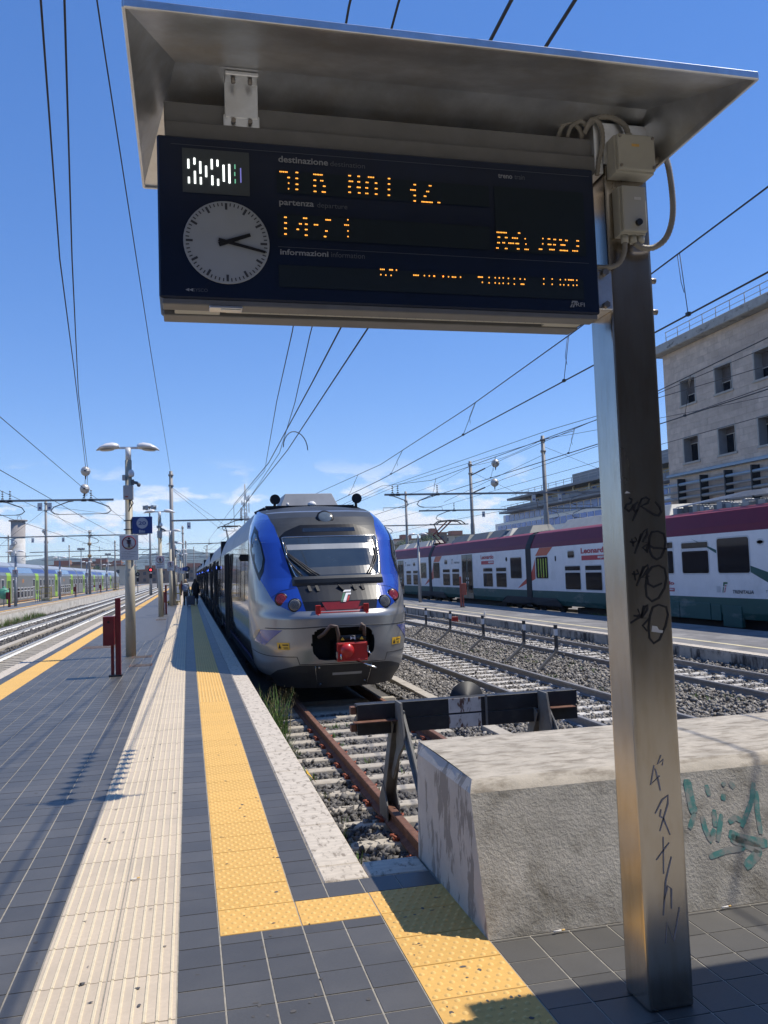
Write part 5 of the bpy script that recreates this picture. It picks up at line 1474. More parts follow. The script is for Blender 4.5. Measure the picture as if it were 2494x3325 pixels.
def person(label, x, y, clothes, s, hand_l, hand_r, stride, hair, coat):
    t = thing('person', label, 'person', (x, y, 0))
    V = list(BODY); E = [(0, 1), (1, 2), (2, 3), (3, 4), (4, 5), (5, 6)]
    for sx, hd in ((-1, hand_l), (1, hand_r)):
        n = len(V)
        V += [(sx * .16, 0, 1.33, .055), (sx * .22, .01, 1.12, .048), (hd[0], hd[1], hd[2], .036), (hd[0], hd[1] - .01, hd[2] - .07, (.03, .04))]
        E += [(3, n), (n, n + 1), (n + 1, n + 2), (n + 2, n + 3)]
    for sx, st in ((-1, stride), (1, -stride)):
        n = len(V)
        V += [(sx * .09, 0, .78, .085), (sx * .09, st * .5 - .02, .45, .065), (sx * .09, st, .09, .045), (sx * .095, st + .12, .035, (.035, .045))]
        E += [(0, n), (n, n + 1), (n + 1, n + 2), (n + 2, n + 3)]
    skin('body', V, E, clothes, t, 1)
    t.scale = (s, s, s)
    b = B(); b.ell((0, -.005, 1.565), .098, .105, .115, 12, 9); obj('hair', b, hair, t)
    return t
p1 = person('woman with blond hair, pale hood and blue rucksack walking away with a suitcase', -.16, 51.6, 'dark_cloth', .94, (-.25, .05, .86), (.24, -.12, .84), .16, 'blond_hair', None)
q = B(); q.ell((0, .0, 1.18), .21, .15, .24, 14, 10); obj('jacket', q, 'jacket_blue', p1)
q = B(); q.ell((0, -.09, 1.36), .17, .10, .075, 12, 8); obj('hood', q, 'hood_pale', p1)
q = B(); q.ell((-.02, -.17, 1.10), .17, .11, .22, 12, 10); rk = obj('rucksack', q, mat('rucksack', (.10, .135, .22), .8, var=.2, scale=9), p1)
q = B(); q.ell((-.02, -.27, 1.0), .12, .04, .09, 10, 6); obj('pocket', q, 'jacket_blue', rk)
q = B(); q.ell((0, 0, .80), .17, .14, .22, 12, 8); obj('skirt', q, 'dark_cloth', p1)
p2 = person('person in a long black hooded coat walking beside the train', .42, 52.2, 'black_cloth', .95, (-.24, .1, .85), (.25, -.02, .83), -.14, 'black_cloth', None)
q = B(); q.lathe((0, 0, .42), (0, 0, 1), [(0, .19), (.3, .2), (.6, .215), (.85, .22), (1.0, .15), (1.08, .11), (1.2, .105), (1.26, .04)], 14); o_ = obj('coat', q, 'black_cloth', p2); o_.scale = (1, .78, 1)
q = B(); q.ell((-.29, .06, .62), .05, .12, .15, 8, 6); obj('shoulder_bag', q, 'dark_cloth', p2)
t = thing('suitcase', 'dark wheeled suitcase pulled by the woman with the rucksack', 'suitcase', (.13, 51.1, 0))
q = B(); q.box(-.23, .23, -.14, .14, .06, .58); obj('shell', q, 'case_fabric', t, .04, 2)
q = B(); q.tube([(-.1, .12, .55), (-.1, .2, .9), (.1, .2, .9), (.1, .12, .55)], .014, 6); obj('handle', q, 'chrome', t)
for sx in (-.18, .18):
    q = B(); q.lathe((sx, .1, .04), (1, 0, 0), [(-.02, .04), (.02, .04)], 10); obj('wheel', q, 'black_plastic', t)
# ------------------------------------------------------------------ overhead line masts
mat('mast_steel', (.27, .265, .255), .6, metal=.2, var=.12, scale=2)
mat('wire_dark', (.030, .032, .036), .6, var=0)
mat('insulator', (.06, .045, .04), .35, var=.2, scale=10)
mat('tag_white', (.6, .6, .58), .6, var=.1, scale=5)
mat('weight_ball', (.52, .50, .46), .45, metal=.35, var=.12, scale=4)
def insul(b, a, c, n=5, r=.06):
    a, c = Vector(a), Vector(c)
    d = c - a; L_ = d.length
    prof = [(0, .008)]
    for k in range(n):
        h = L_ * (k + .5) / n; w = L_ / n * .28
        prof += [(h - w, .010), (h - w * .4, r), (h + w * .4, r), (h + w, .010)]
    prof.append((L_, .015))
    b.lathe(a, d, prof, 8)
def reg_arm(parent, x, y, z, sx):       # registration arm hanging under the beam and reaching sideways
    b = B()
    b.tube([(x, y, z - .05), (x + sx * .25, y, z - .08), (x + sx * .95, y, z - .35), (x + sx * 1.08, y, z - .55), (x + sx * .92, y, z - .68)], .028, 6)
    b.k = 1; insul(b, (x + sx * .92, y, z - .68), (x + sx * .70, y, z - .72), 4, .045); b.k = 0
    b.tube([(x + sx * .70, y, z - .72), (x - sx * .35, y, z - .72), (x - sx * .35, y, z - .88)], .018, 5)
    obj('registration_arm', b, ['mast_steel', 'insulator'], parent)
def hanger(parent, x, y, z):
    b = B(); b.k = 1; insul(b, (x, y, z + .06), (x, y, z + .52), 4, .055); b.k = 0; b.tube([(x - .1, y, z), (x, y, z + .14), (x + .1, y, z)], .018, 5); b.box(x - .12, x + .12, y - .05, y + .05, z - .08, z + .02)
    obj('hanger', b, ['mast_steel', 'insulator'], parent)
def mast(label, x, y, h, beam=None, zb=5.8, arms=(), hangers=(), tags=(), z0=0.0, r=.15, group='overhead line masts', slim=False):
    t = thing('catenary_mast', label, 'mast', (x, y, z0), group)
    t.location = (0, 0, 0)
    b = B(); b.tube([(x, y, z0), (x, y, z0 + (h - z0) * .55), (x, y, z0 + (h - z0) * .56), (x, y, h)], [r * 1.15, r, r * .82, r * .7], 12)
    obj('pole', b, 'mast_steel', t)
    b = B()
    for zz_ in (h - .25, h - .9): b.cyl((x, y, zz_ - .06), (x, y, zz_ + .06), r * 1.05, n=12)
    obj('collar', b, 'mast_steel', t)
    if beam:
        b = B(); b.bar((beam[0], y - r - .03, zb), (beam[1], y - r - .03, zb), .10, .10); bm_ = obj('beam', b, 'mast_steel', t)
    for (ax, sx) in arms: reg_arm(t, ax, y - r - .03, zb, sx)
    for hx in hangers: hanger(t, hx, y - r - .03, zb)
    for tx in tags:
        b = B(); b.box(tx - .11, tx + .11, y - r - .06, y - r - .03, zb - .52, zb - .12); tg = obj('number_plate', b, 'tag_white', t)
        b = B(); b.box(tx - .05, tx + .05, y - r - .066, y - r - .061, zb - .42, zb - .34); obj('plate_mark', b, 'sign_blue', tg)
    return t
MG = 'overhead line masts'
mast('tall steel mast on the paved platform behind the third lamp post', -.93, 53.6, 8.3, (-.93, 6.9), 5.2, [(3.2, -1), (5.6, -1)], [3.3], [.1])
mast('tall steel mast near the far end of the paved platform', -.55, 106, 8.0, (-.55, 6.5), 5.75, [(3.0, -1)], [2.6], [])
mast('steel mast beyond the end of the paved platform', -.3, 150, 8.0, (-9, 8), 5.75, [(3.0, -1), (-4.9, 1)], [2.6, -4.4], [])
mast('steel beam with paired insulators reaching over the left tracks from the picture edge', -12.2, 45.2, 9.0, (-12.2, -3.65), 5.8, [(-9.0, 1), (-5.6, -1), (-4.85, 1)], [-8.95, -8.6, -5.1, -4.75], [-7.2, -6.75])
mast('grey mast standing in the yellow cage on the neighbouring platform', -12.5, 81.3, 9.1, (-19.5, -3.6), 5.8, [(-16, 1), (-9.0, 1), (-4.4, -1)], [-8.6, -4.7], [-13.6, -11.0])
mast('mast with two orange bands of fittings beside the striped barrier', -12.0, 111.4, 8.0, (-19, -3.4), 5.4, [(-9, 1), (-4.6, -1)], [-10.8], [-6.8, -6.3])
mast('mast behind the 20 Bis sign post on the neighbouring platform', -11.4, 142, 8.0, (-18, -3.2), 5.6, [(-8.5, 1)], [-8], [])
mast('far mast over the left tracks near the signals', -10.6, 176, 8.0, (-17, 8), 5.8, [(-8.0, 1), (-4.2, 1)], [-7.6, -3.8], [])
mast('nearer of two masts behind the red roofed train, left of the steel pole', 20, 44.6, 9.1, (10.5, 24), 5.8, [(13.4, -1), (10.75, 1), (22.5, -1)], [10.95, 11.25, 13.5], [19.2, 20.8], ZB)
mast('farther of two masts behind the red roofed train, beside the pale balls', 20, 57.4, 9.35, (16.0, 31), 5.8, [(18.3, -1), (25.6, 1), (28.8, -1)], [18.6, 25.0], [20.8], ZB)
mast('distant mast over the red roofed train by the pantograph', 20, 76, 9.0, (8.5, 26), 5.8, [(11, -1), (17.5, 1)], [11.2], [], ZB)
mast('small distant mast between the blue train and the red roofed train', 14.6, 96, 8.6, (4.5, 22), 5.8, [(6.8, -1), (11.5, 1)], [6.8], [], -.42)
for z in (6.1, 4.6):
    b_ = B(); b_.lathe((-12.0, 111.35, z), (0, 0, 1), [(0, .24), (.35, .24)], 10); obj('orange_band', b_, 'patch_ochre', bpy.data.objects['catenary_mast.005'])
b = B(); b.box(16.9, 22.5, 30.0, 30.12, 5.55, 5.66)
far_m = [(-7.0, 205), (4.2, 190), (9.5, 150), (9.5, 205), (-22, 170), (-27, 140), (-22, 230), (14, 130), (5, 240), (-3, 240), (-13, 225), (1.5, 215)]
for i, (x, y) in enumerate(far_m):
    mast('thin distant mast among the many at the yard throat', x, y, 8.0 + (i % 3) * .6, (x - 5, x + 5), 5.8, [(x + 3, -1)], [x + 2.5, x - 2.5], [], ZB, .14, 'distant masts at the yard throat')

# ------------------------------------------------------------------ overhead wires
def wire(label, pts, r=.010, group='overhead wires', drops=(), sag=0.0, n=10, name='overhead_wire'):
    P = []
    for i in range(len(pts) - 1):
        a, c = Vector(pts[i]), Vector(pts[i + 1])
        for k in range(n):
            t_ = k / n
            p = a.lerp(c, t_); p.z -= sag * 4 * t_ * (1 - t_); P.append(p)
    P.append(Vector(pts[-1]))
    b = B(); b.tube(P, r, 5)
    t = thing(name, label, 'wire', (0, 0, 0), group)
    obj('strand', b, 'wire_dark', t)
    return t
def dropper(t, top, bot):
    b = B(); b.tube([top, bot], .006, 4); b.box(bot[0] - .02, bot[0] + .02, bot[1] - .03, bot[1] + .03, bot[2] - .015, bot[2] + .03)
    m_ = Vector(top).lerp(Vector(bot), .45)
    b.tube([tuple(Vector(top) + Vector((0, .05, 0))), tuple(m_ + Vector((0, .05, 0))), tuple(m_ - Vector((0, 0, .15)))], .005, 4)
    obj('dropper', b, 'wire_dark', t)
# over the blue train
wA = wire('contact wire crossing furthest to the right above the blue train', [(2.02, -6, 4.72), (2.08, 3.92, 4.72), (2.24, 10, 4.72), (2.43, 20.4, 4.72), (2.42, 27, 4.72), (2.2, 53.4, 4.5)], .011)
wB = wire('second contact wire running close beside the first above the blue train', [(1.6, -6, 4.72), (1.74, 3.98, 4.72), (1.98, 13.1, 4.72), (2.19, 22.8, 4.72), (1.96, 36.5, 4.72), (2.9, 53.4, 4.5), (2.5, 106, 4.9)], .011)
wC = wire('messenger wire drifting right above the roof of the blue train', [(1.2, -6, 5.9), (1.58, 5.7, 5.85), (2.1, 14, 5.75), (2.52, 19.5, 5.7), (2.95, 27, 5.6), (3.3, 53.4, 5.7)], .010)
wD = wire('messenger wire highest above the blue train, left of its roof', [(.9, -6, 5.9), (1.23, 5.8, 5.85), (1.8, 14, 5.8), (2.1, 19.5, 5.75), (3.0, 33, 5.75), (2.6, 53.4, 5.7), (2.6, 106, 6.2)], .010)
for w_, X in ((wA, 2.19), (wB, 1.83)):      # in-line tension fittings near the track end
    b = B(); y = 7.15
    b.ell((X, y, 4.72), .10, .11, .10, 12, 8)
    b.bar((X - .24, y, 4.72), (X + .24, y, 4.72), .03, .03)
    b.k = 1; insul(b, (X, y + .15, 4.72), (X + .03, y + 1.9, 4.72), 9, .06)
    obj('tension_fitting', b, ['weight_ball', 'insulator'], w_)
b = B(); b.tube([(2.62 + .33 * math.cos(a), 20.6 - .5 * (1 - math.cos(a)) * .5, 4.74 + .42 * math.sin(a)) for a in [math.pi * (1.0 - k / 12) for k in range(13)]], .012, 5); obj('jumper_loop', b, 'wire_dark', wA)
# over the pale track
c1 = [(6.0, -4, 4.7), (6.02, 7.5, 4.7), (6.13, 17.5, 4.7), (6.28, 27, 4.7), (6.45, 44.6, 4.85), (6.3, 96, 4.9)]
m1 = [(5.9, -4, 5.7), (5.85, 7.2, 5.48), (6.2, 12.5, 5.47), (6.5, 18.5, 5.46), (6.75, 29, 5.46), (6.7, 44.6, 5.9), (6.4, 96, 6.1)]
w1 = wire('upper wire rising to the top right corner beside the pole', m1, .011)
w2 = wire('lower wire with small hangers crossing the pale sign pole', c1, .012)
def at(pts, y):
    for a, c in zip(pts[:-1], pts[1:]):
        if a[1] <= y <= c[1]:
            t_ = (y - a[1]) / (c[1] - a[1]); return tuple(a[k] + (c[k] - a[k]) * t_ for k in range(3))
for y in (6.6, 9.0, 12.6, 18.0, 25.5, 33): dropper(w2, at(m1, y), at(c1, y))
# over the track by the low platform
c2_ = [(10.2, 6, 4.7), (10.16, 19.5, 4.7), (10.07, 42.6, 4.75), (10.3, 96, 4.9)]
m2_ = [(10.3, 6, 6.0), (10.4, 19.3, 5.4), (10.3, 34.7, 5.5), (10.4, 44.6, 6.3), (10.4, 96, 6.2)]
w3 = wire('contact wire above the track by the low platform', c2_, .012)
w4 = wire('messenger wire above the track by the low platform', m2_, .011)
for y in (11, 15.5, 21, 27, 34): dropper(w3, at(m2_, y), at(c2_, y))
wire('thin wire bundle slanting down to the beam left of the two masts', [(13.99, 28.4, 6.6), (11.65, 44.7, 6.45), (11, 76, 6.3)], .010)
wire('wire above the bundle slanting to the same beam', [(16, 10, 6.6), (12.3, 26.7, 6.35), (10.95, 44.4, 6.35), (10.8, 76, 6.3)], .010)
wire('contact wire running along above the red roofed train', [(18.0, 6, 4.75), (17.9, 44.6, 4.9), (18.1, 57.4, 5.05), (18, 76, 5.0), (18, 150, 5)], .012)
wire('messenger wire running along above the red roofed train', [(18.2, 6, 6.2), (18.2, 44.6, 6.3), (18.4, 57.4, 6.3), (18, 76, 6.3), (18, 150, 6.2)], .011)
wire('slack wire from mast top to mast top behind the red roofed train', [(30, 20, 9.2), (20, 44.6, 8.9), (20, 57.4, 9.0), (20, 76, 8.7)], .012, sag=.25)
wire('wire falling from the nearer mast top towards the far building', [(20, 44.6, 8.5), (33, 52, 5.9), (38, 55, 5.5)], .010)
wire('stay wire falling leftwards from the nearer mast top', [(20, 44.6, 8.0), (15.6, 50, 5.8)], .011)
wire('stay wire falling rightwards from the farther mast', [(20, 57.4, 8.6), (24.5, 54, 5.6), (27, 52, 4.4)], .011)
wire('upper string from the farther mast to the pale ball', [(20, 57.4, 8.3), (17.72, 45, 7.82), (16, 20, 7.6)], .012)
wire('lower string from the farther mast to the lower pale ball', [(20, 57.4, 7.0), (17.6, 45, 6.64), (16, 20, 6.5)], .012)
for i, (c, lab) in enumerate([((18.16, 47.5, 7.9), 'upper pale ball on the wires behind the red roofed train'), ((18.06, 47.5, 6.72), 'lower pale ball on the wires behind the red roofed train'), ((-5.0, 45, 7.27), 'upper of two pale balls on the wires above the left tracks'), ((-5.05, 45, 6.36), 'lower of two pale balls on the wires above the left tracks'), ((-15.4, 99, 7.3), 'small pale ball on the wires behind the grey mast'), ((-15.2, 99, 6.1), 'small lower pale ball on the wires behind the grey mast')]):
    t = thing('tension_ball', lab, 'ball', c, 'tension balls on the overhead wires'); t.location = (0, 0, 0)
    q = B(); q.ell(c, .24, .24, .25, 18, 12); q.lathe((c[0], c[1], c[2]), (0, 0, 1), [(-.012, .247), (.012, .247)], 18); obj('ball', q, 'weight_ball', t)
    q = B(); q.box(c[0] - .05, c[0] + .05, c[1] - .27, c[1] + .27, c[2] - .03, c[2] + .03); q.tube([(c[0], c[1], c[2] - .2), (c[0], c[1], c[2] - .42)], [.05, .02], 8); obj('clamp', q, 'insulator', t)
for y0 in (50.0,):
    for (a, c) in (((20, 57.4, 8.3), (17.72, 45, 7.82)), ((20, 57.4, 7.0), (17.6, 45, 6.64))):
        a, c = Vector(a), Vector(c); q = B(); insul(q, a.lerp(c, .06), a.lerp(c, .5), 14, .05)
        t = thing('insulator_string', 'beaded insulator string beside the farther mast, ' + ('upper one' if a.z > 8 else 'lower one'), 'insulator', (0, 0, 0), 'insulator strings'); obj('beads', q, 'insulator', t)
# left side
wire('thick wire falling from the top left corner to the paired balls', [(-.5, 3.0, 7.6), (-1.33, 8.55, 7.5), (-2.15, 15.7, 7.5), (-2.96, 24.2, 7.5), (-5.0, 45, 7.5), (-5.05, 45, 6.1)], .013)
wire('second thick wire beside it falling to the paired balls', [(-.3, 3.0, 7.6), (-1.1, 8.5, 7.5), (-1.94, 15.7, 7.5), (-3.21, 27.2, 7.5), (-4.9, 45, 7.4), (-4.95, 45, 6.0)], .013)
wire('thin wire running down to the top of the tall platform mast', [(-.83, 4, 8.1), (-.86, 10, 8.0), (-.9, 24, 8.0), (-.93, 53.6, 8.15)], .010)
wire('feeder wire high over the left tracks', [(-9.6, 24, 7.6), (-9.0, 45, 6.3), (-8.9, 81, 6.2), (-8.5, 142, 6)], .013)
wire('contact wire over the track along the whitewashed wall', [(-8.6, 24, 5.2), (-8.6, 45, 4.92), (-8.6, 81, 4.95), (-8.4, 142, 4.8)], .013)
wire('messenger wire over the track beside the paved platform', [(-5.2, 20, 6.5), (-5.0, 45, 6.3), (-4.6, 81, 6.25), (-4.6, 142, 6)], .012)
wire('contact wire over the track beside the paved platform', [(-5.2, 20, 4.95), (-5.2, 45, 4.95), (-4.9, 81, 4.95), (-4.7, 142, 4.8)], .012)
wire('cross wire between the masts over the left tracks', [(-22, 60, 7.0), (-12.5, 81.3, 8.6), (-4.0, 60, 6.0)], .012)
wire('slack wire from the caged mast to the banded mast', [(-12.5, 81.3, 8.7), (-12.0, 111.4, 7.6), (-11.4, 142, 7.5)], .014, sag=.5)
wire('stay wire from the caged mast down towards the double-deck train', [(-12.5, 81.3, 8.3), (-20, 92, 4.4)], .013)
wire('pair wire from the tall platform mast to the right', [(-.93, 53.6, 7.3), (3.4, 75, 6.0), (8, 96, 5.9)], .012)
wire('stay wire from the tall platform mast over the blue train', [(-.93, 53.6, 7.2), (2.6, 66, 5.2)], .012)
# ------------------------------------------------------------------ white train with red roof band
mat('train_white', (.76, .755, .74), .45, var=.05, scale=2, col2=(.55, .55, .52), c2pos=(.55, .85), c2scale=.8)
mat('train_red', (.17, .006, .020), .5, var=.08, scale=2, spec=.3)
mat('train_red_pale', (.26, .04, .05), .5, var=.1, scale=3)
mat('train_green', (.010, .085, .075), .55, var=.12, scale=2, col2=(.11, .165, .15), c2pos=(.54, .66), c2scale=1.1, stretch2=(1, .6, 2.0))
mat('train_orange', (.50, .075, .025), .4, var=.1, scale=2)
mat('door_green', (.022, .06, .062), .35, var=.15, scale=3, coat=.3)
mat('roof_panel', (.36, .35, .31), .6, var=.15, scale=2)
mat('roof_panel_dark', (.12, .125, .12), .6, var=.2, scale=2)
mat('win_dark', (.008, .010, .016), .05, var=.2, scale=2, spec=.34)
mat('win_frame', (.55, .56, .56), .4, var=.05, scale=5)
mat('curtain_lime', (.36, .46, .05), .6, var=.3, scale=8)
LX = 16.6
lt = thing('express_train', 'white express train with a red roof band and green skirt behind the low platform', 'train', (18.05, 20, ZR)); lt.location = (0, 0, 0)
def rrect(y0, y1, z0, z1, r=.08, n=4):
    P_ = []
    for cy, cz, a0 in ((y1 - r, z0 + r, -90), (y1 - r, z1 - r, 0), (y0 + r, z1 - r, 90), (y0 + r, z0 + r, 180)):
        for k in range(n + 1):
            a = rad(a0 + 90 * k / n); P_.append((cy + r * math.cos(a), cz + r * math.sin(a)))
    return P_
def lface(b, poly, e):      # polygon in (Y, z) on the side that faces the camera
    b.poly([(LX - e, y, z) for y, z in poly])
    return b
def lwin(parent, y0, y1, z0, z1, split=False, m='win_dark', fr=True):
    b = B(); b.prism(rrect(y0 - .05, y1 + .05, z0 - .05, z1 + .05, .12), lambda u, v, d: (LX - d, u, v), -.01, .006)
    w = obj('window', b, 'win_frame', parent)
    if split:
        zs = z1 - (z1 - z0) * .24
        b = B(); lface(b, rrect(y0, y1, zs + .06, z1, .05), .009); obj('pane', b, m, w)
        b = B(); lface(b, rrect(y0, y1, z0, zs - .04, .07), .009); obj('pane', b, m, w)
    else:
        b = B(); lface(b, rrect(y0, y1, z0, z1, .09), .009); obj('pane', b, m, w)
    return w
def ldoor(parent, y0, y1, z0, z1):
    b = B(); lface(b, [(y0, z0), (y1, z0), (y1, z1), (y0, z1)], .007); d = obj('door', b, 'door_green', parent)
    ym = (y0 + y1) / 2
    for a, c in ((y0 + .12, ym - .12), (ym + .12, y1 - .12)):
        b = B(); lface(b, rrect(a, c, z0 + .35, z1 - .25, .1), .011); obj('door_pane', b, 'win_dark', d)
    b = B(); lface(b, [(ym - .02, z0), (ym + .02, z0), (ym + .02, z1), (ym - .02, z1)], .012); obj('door_gap', b, 'matt_black', d)
    for yy in (ym - .18, ym + .18):
        b = B()
        for zz_ in (.95, .72): lface(b, rrect(yy - .05, yy + .05, zz_, zz_ + .14, .04), .014)
        obj('door_button', b, 'paper', d)
def lcar(y0, y1, seed):
    b = B()
    sec = [(LX + .10, -.20), (LX + .02, .0), (LX, .46), (LX, 2.52), (LX + .07, 2.75), (LX + .30, 3.22), (LX + .55, 3.34), (18.05, 3.46), (19.5, 2.6), (19.5, -.2)]
    mt = [3, 3, 0, 1, 1, 2, 4, 4, 0]
    n = len(sec)
    A = [(x, y0, z) for x, z in sec]; C = [(x, y1, z) for x, z in sec]
    b.v += A + C
    for i in range(n - 1):
        b.f.append((i, i + 1, i + 1 + n, i + n)); b.m.append(mt[i]); b.sm.append(False)
    b.f.append(tuple(range(n))); b.m.append(5); b.sm.append(False); b.f.append(tuple(range(n, 2 * n))[::-1]); b.m.append(5); b.sm.append(False)
    cb = obj('car_body', b, ['train_white', 'train_red', 'train_red_pale', 'train_green', 'roof_panel_dark', 'matt_black'], lt)
    # bogies and equipment
    b = B()
    ends = [y0 + 1.2, y1 - 1.2]
    for y in ends:
        for yy in (y - 1.1, y + 1.1):
            b.lathe((LX + .55, yy, ZR + .42), (1, 0, 0), [(-.07, .42), (.07, .42)], 18)
        b.box(LX + .25, LX + .75, y - 1.6, y + 1.6, -.35, -.05)
    b.box(LX + .45, 19.2, y0 + 4, y1 - 4, -.55, -.28)
    obj('bogies', b, 'matt_black', cb)
    for y in ends:      # dark arches in the skirt over the bogies
        b = B(); lface(b, [(y - 2.3, -.24), (y + 2.3, -.24), (y + 1.75, .05), (y + 1.5, .12), (y - 1.5, .12), (y - 1.75, .05)], .010)
        b.v = [(x - .03 if z < .1 else x, yv, z) for x, yv, z in b.v]
        obj('bogie_recess', b, 'matt_black', cb)
    return cb
def articulation(y):
    b = B()
    b.prism([(-.02, -.35), (-.02, 2.52), (.05, 2.75), (.28, 3.22), (.6, 3.30), (.6, -.35)], lambda u, v, d: (LX + u, y + d, v), -.32, .32)
    obj('gangway', b, 'matt_black', lt)
# car A (nearest), B, C, D
cA = lcar(18.0, 39.1, 1); cB = lcar(39.75, 56.7, 2); cC = lcar(57.35, 74.5, 3); cD = lcar(75.1, 92, 4); cE = lcar(92.6, 112, 5)
for y in (39.42, 57.02, 74.8, 92.3): articulation(y)
# car A
lwin(cA, 37.1, 38.5, 1.05, 2.08, m='win_dark')
for k in range(4):
    b = B(); lface(b, [(37.25 + .3 * k, 1.1), (37.33 + .3 * k + .05 * (k % 2), 1.1), (37.36 + .3 * k, 2.0), (37.24 + .3 * k, 2.0)], .012); obj('lime_pole', b, 'curtain_lime', cA)
lwin(cA, 33.75, 35.25, .57, 1.59, True); lwin(cA, 31.8, 33.25, .57, 1.59, True); lwin(cA, 34.27, 34.92, 1.97, 2.26)
lwin(cA, 24.45, 25.95, 1.24, 2.27, True); lwin(cA, 26.5, 28.2, 1.24, 2.33, True); lwin(cA, 22.38, 23.95, 1.24, 2.34); lwin(cA, 21.72, 21.97, 2.1, 2.21); lwin(cA, 20.2, 21.2, 1.24, 2.3)
ldoor(cA, 28.6, 30.4, -.15, 2.45)
b = B(); lface(b, rrect(36.15, 36.3, 1.84, 2.09, .06), .009); obj('oval_lamp', b, 'matt_black', cA)
# car B
ldoor(cB, 47.95, 50.0, -.18, 2.48)
for a, c in ((44.6, 46.1), (42.5, 44.0), (52.5, 54.0), (50.55, 51.95)): lwin(cB, a, c, .58, 1.61, True)
lwin(cB, 40.35, 41.85, 1.05, 2.12); lwin(cB, 54.75, 56.2, 1.04, 2.09); lwin(cB, 52.97, 53.6, 1.97, 2.22)
b = B(); b.lathe((LX - .005, 42.4, 2.06), (-1, 0, 0), [(0, .12), (.02, .10)], 14); obj('oval_lamp', b, 'matt_black', cB)
# car C, D
ldoor(cC, 64.5, 66.4, -.2, 2.42)
for a, c in ((62.3, 63.7), (60.25, 61.65), (68, 69.4), (70.5, 71.9)): lwin(cC, a, c, .55, 1.57, True)
lwin(cC, 58.0, 59.5, 1.04, 2.14); lwin(cC, 61.0, 61.6, 1.95, 2.2)
for a in (79, 81.5, 86, 88.5): lwin(cD, a, a + 1.4, .55, 1.57, True)
ldoor(cD, 83.3, 85.2, -.2, 2.42)
# red and orange swooshes at the car joints
for (yb, cb) in ((39.42, (cA, cB)), (57.02, (cB, cC))):
    sh = yb - 39.42
    sw = [(38.02, 2.515), (36.47, 2.515), (37.22, 2.12), (38.42, 2.10), (38.62, 2.10), (38.6, 1.9)]
    b = B(); lface(b, [(y + sh, z) for y, z in [(38.02, 2.515), (36.5, 2.515), (37.2, 2.14), (38.55, 2.14)]][::-1], .0065); obj('orange_swoosh', b, 'train_orange', cb[0])
    b = B(); lface(b, [(y + sh, z) for y, z in [(38.62, 2.0), (38.62, 1.02), (39.09, .92), (39.09, 1.35), (38.75, 1.75)]], .0065); obj('red_swoosh', b, 'bright_red', cb[0])
    b = B(); lface(b, [(y + sh, z) for y, z in [(39.76, 1.02), (39.76, .78), (40.3, .66), (40.95, .53), (40.3, .82)]], .0065); obj('red_swoosh', b, 'bright_red', cb[1])
# lettering
def ltext(parent, s_, y0, y1, z0, z1, m, e=.010, bold=0.0, slant=0.0):
    b = B(); b.text(s_, (LX - e, y0, z0), (0, y1 - y0, 0), (0, -slant, z1 - z0), bold); return obj('lettering', b, m, parent)
mat('letter_red', (.42, .012, .035), .45, var=0)
mat('letter_grey', (.09, .10, .11), .5, var=0)
for cb, y0, y1, zt in ((cB, 46.43, 44.33, 2.37), (cA, 33.6, 31.2, 2.36)):
    ltext(cb, 'Leonardo', y0, y1, zt - .24, zt, 'letter_red', .010, .03)
    b = B(); lface(b, [(y0 - .03, 1.83), (y1, 1.83), (y1, 2.03), (y0 - .03, 2.03)][::-1], .0065); rb_ = obj('red_strip', b, 'letter_red', cb)
    ltext(cb, 'express', y1 + .88, y1 + .06, 1.855, 1.99, 'white_paint', .011, .03)
ltext(cA, 'Leonardo', 28.2, 26.52, .84, .97, 'letter_red', .010, .03)
b = B(); lface(b, [(28.1, .61), (26.52, .61), (26.52, .73), (28.1, .73)][::-1], .0065); obj('red_strip', b, 'letter_red', cA)
ltext(cA, 'express', 27.2, 26.57, .625, .705, 'white_paint', .011, .03)
def tlogo(cb, y, z, s):
    for k, pts in (('logo_green', [(0, 0), (.12, 0), (.26, .55), (.14, .55)]), ('letter_red', [(.2, 0), (.42, .05), (.55, .5), (.42, .5), (.34, .12)]), ('logo_green', [(.14, .62), (.24, 1.0), (.88, 1.0), (.84, .82), (.4, .82), (.36, .62)]), ('letter_red', [(.42, .58), (.44, .68), (.68, .72), (.64, .6)])):
        b = B(); lface(b, [(y - u * s, z + v * s) for u, v in pts][::-1], .010); obj('logo', b, k, cb)
tlogo(cA, 23.8, .62, .33); ltext(cA, 'TRENITALIA', 23.3, 22.27, .60, .71, 'letter_grey', .010, .03, .03)
tlogo(cB, 52.05, 1.94, .32); ltext(cB, 'TRENITALIA', 51.55, 50.4, 1.97, 2.08, 'letter_grey', .010, .03, .03)
tlogo(cC, 64.0, 1.94, .32); ltext(cC, 'TRENITALIA', 63.5, 62.4, 1.97, 2.08, 'letter_grey', .010, .03, .03)
ltext(cA, 'TTS', 21.72, 21.5, .64, .72, 'letter_grey')
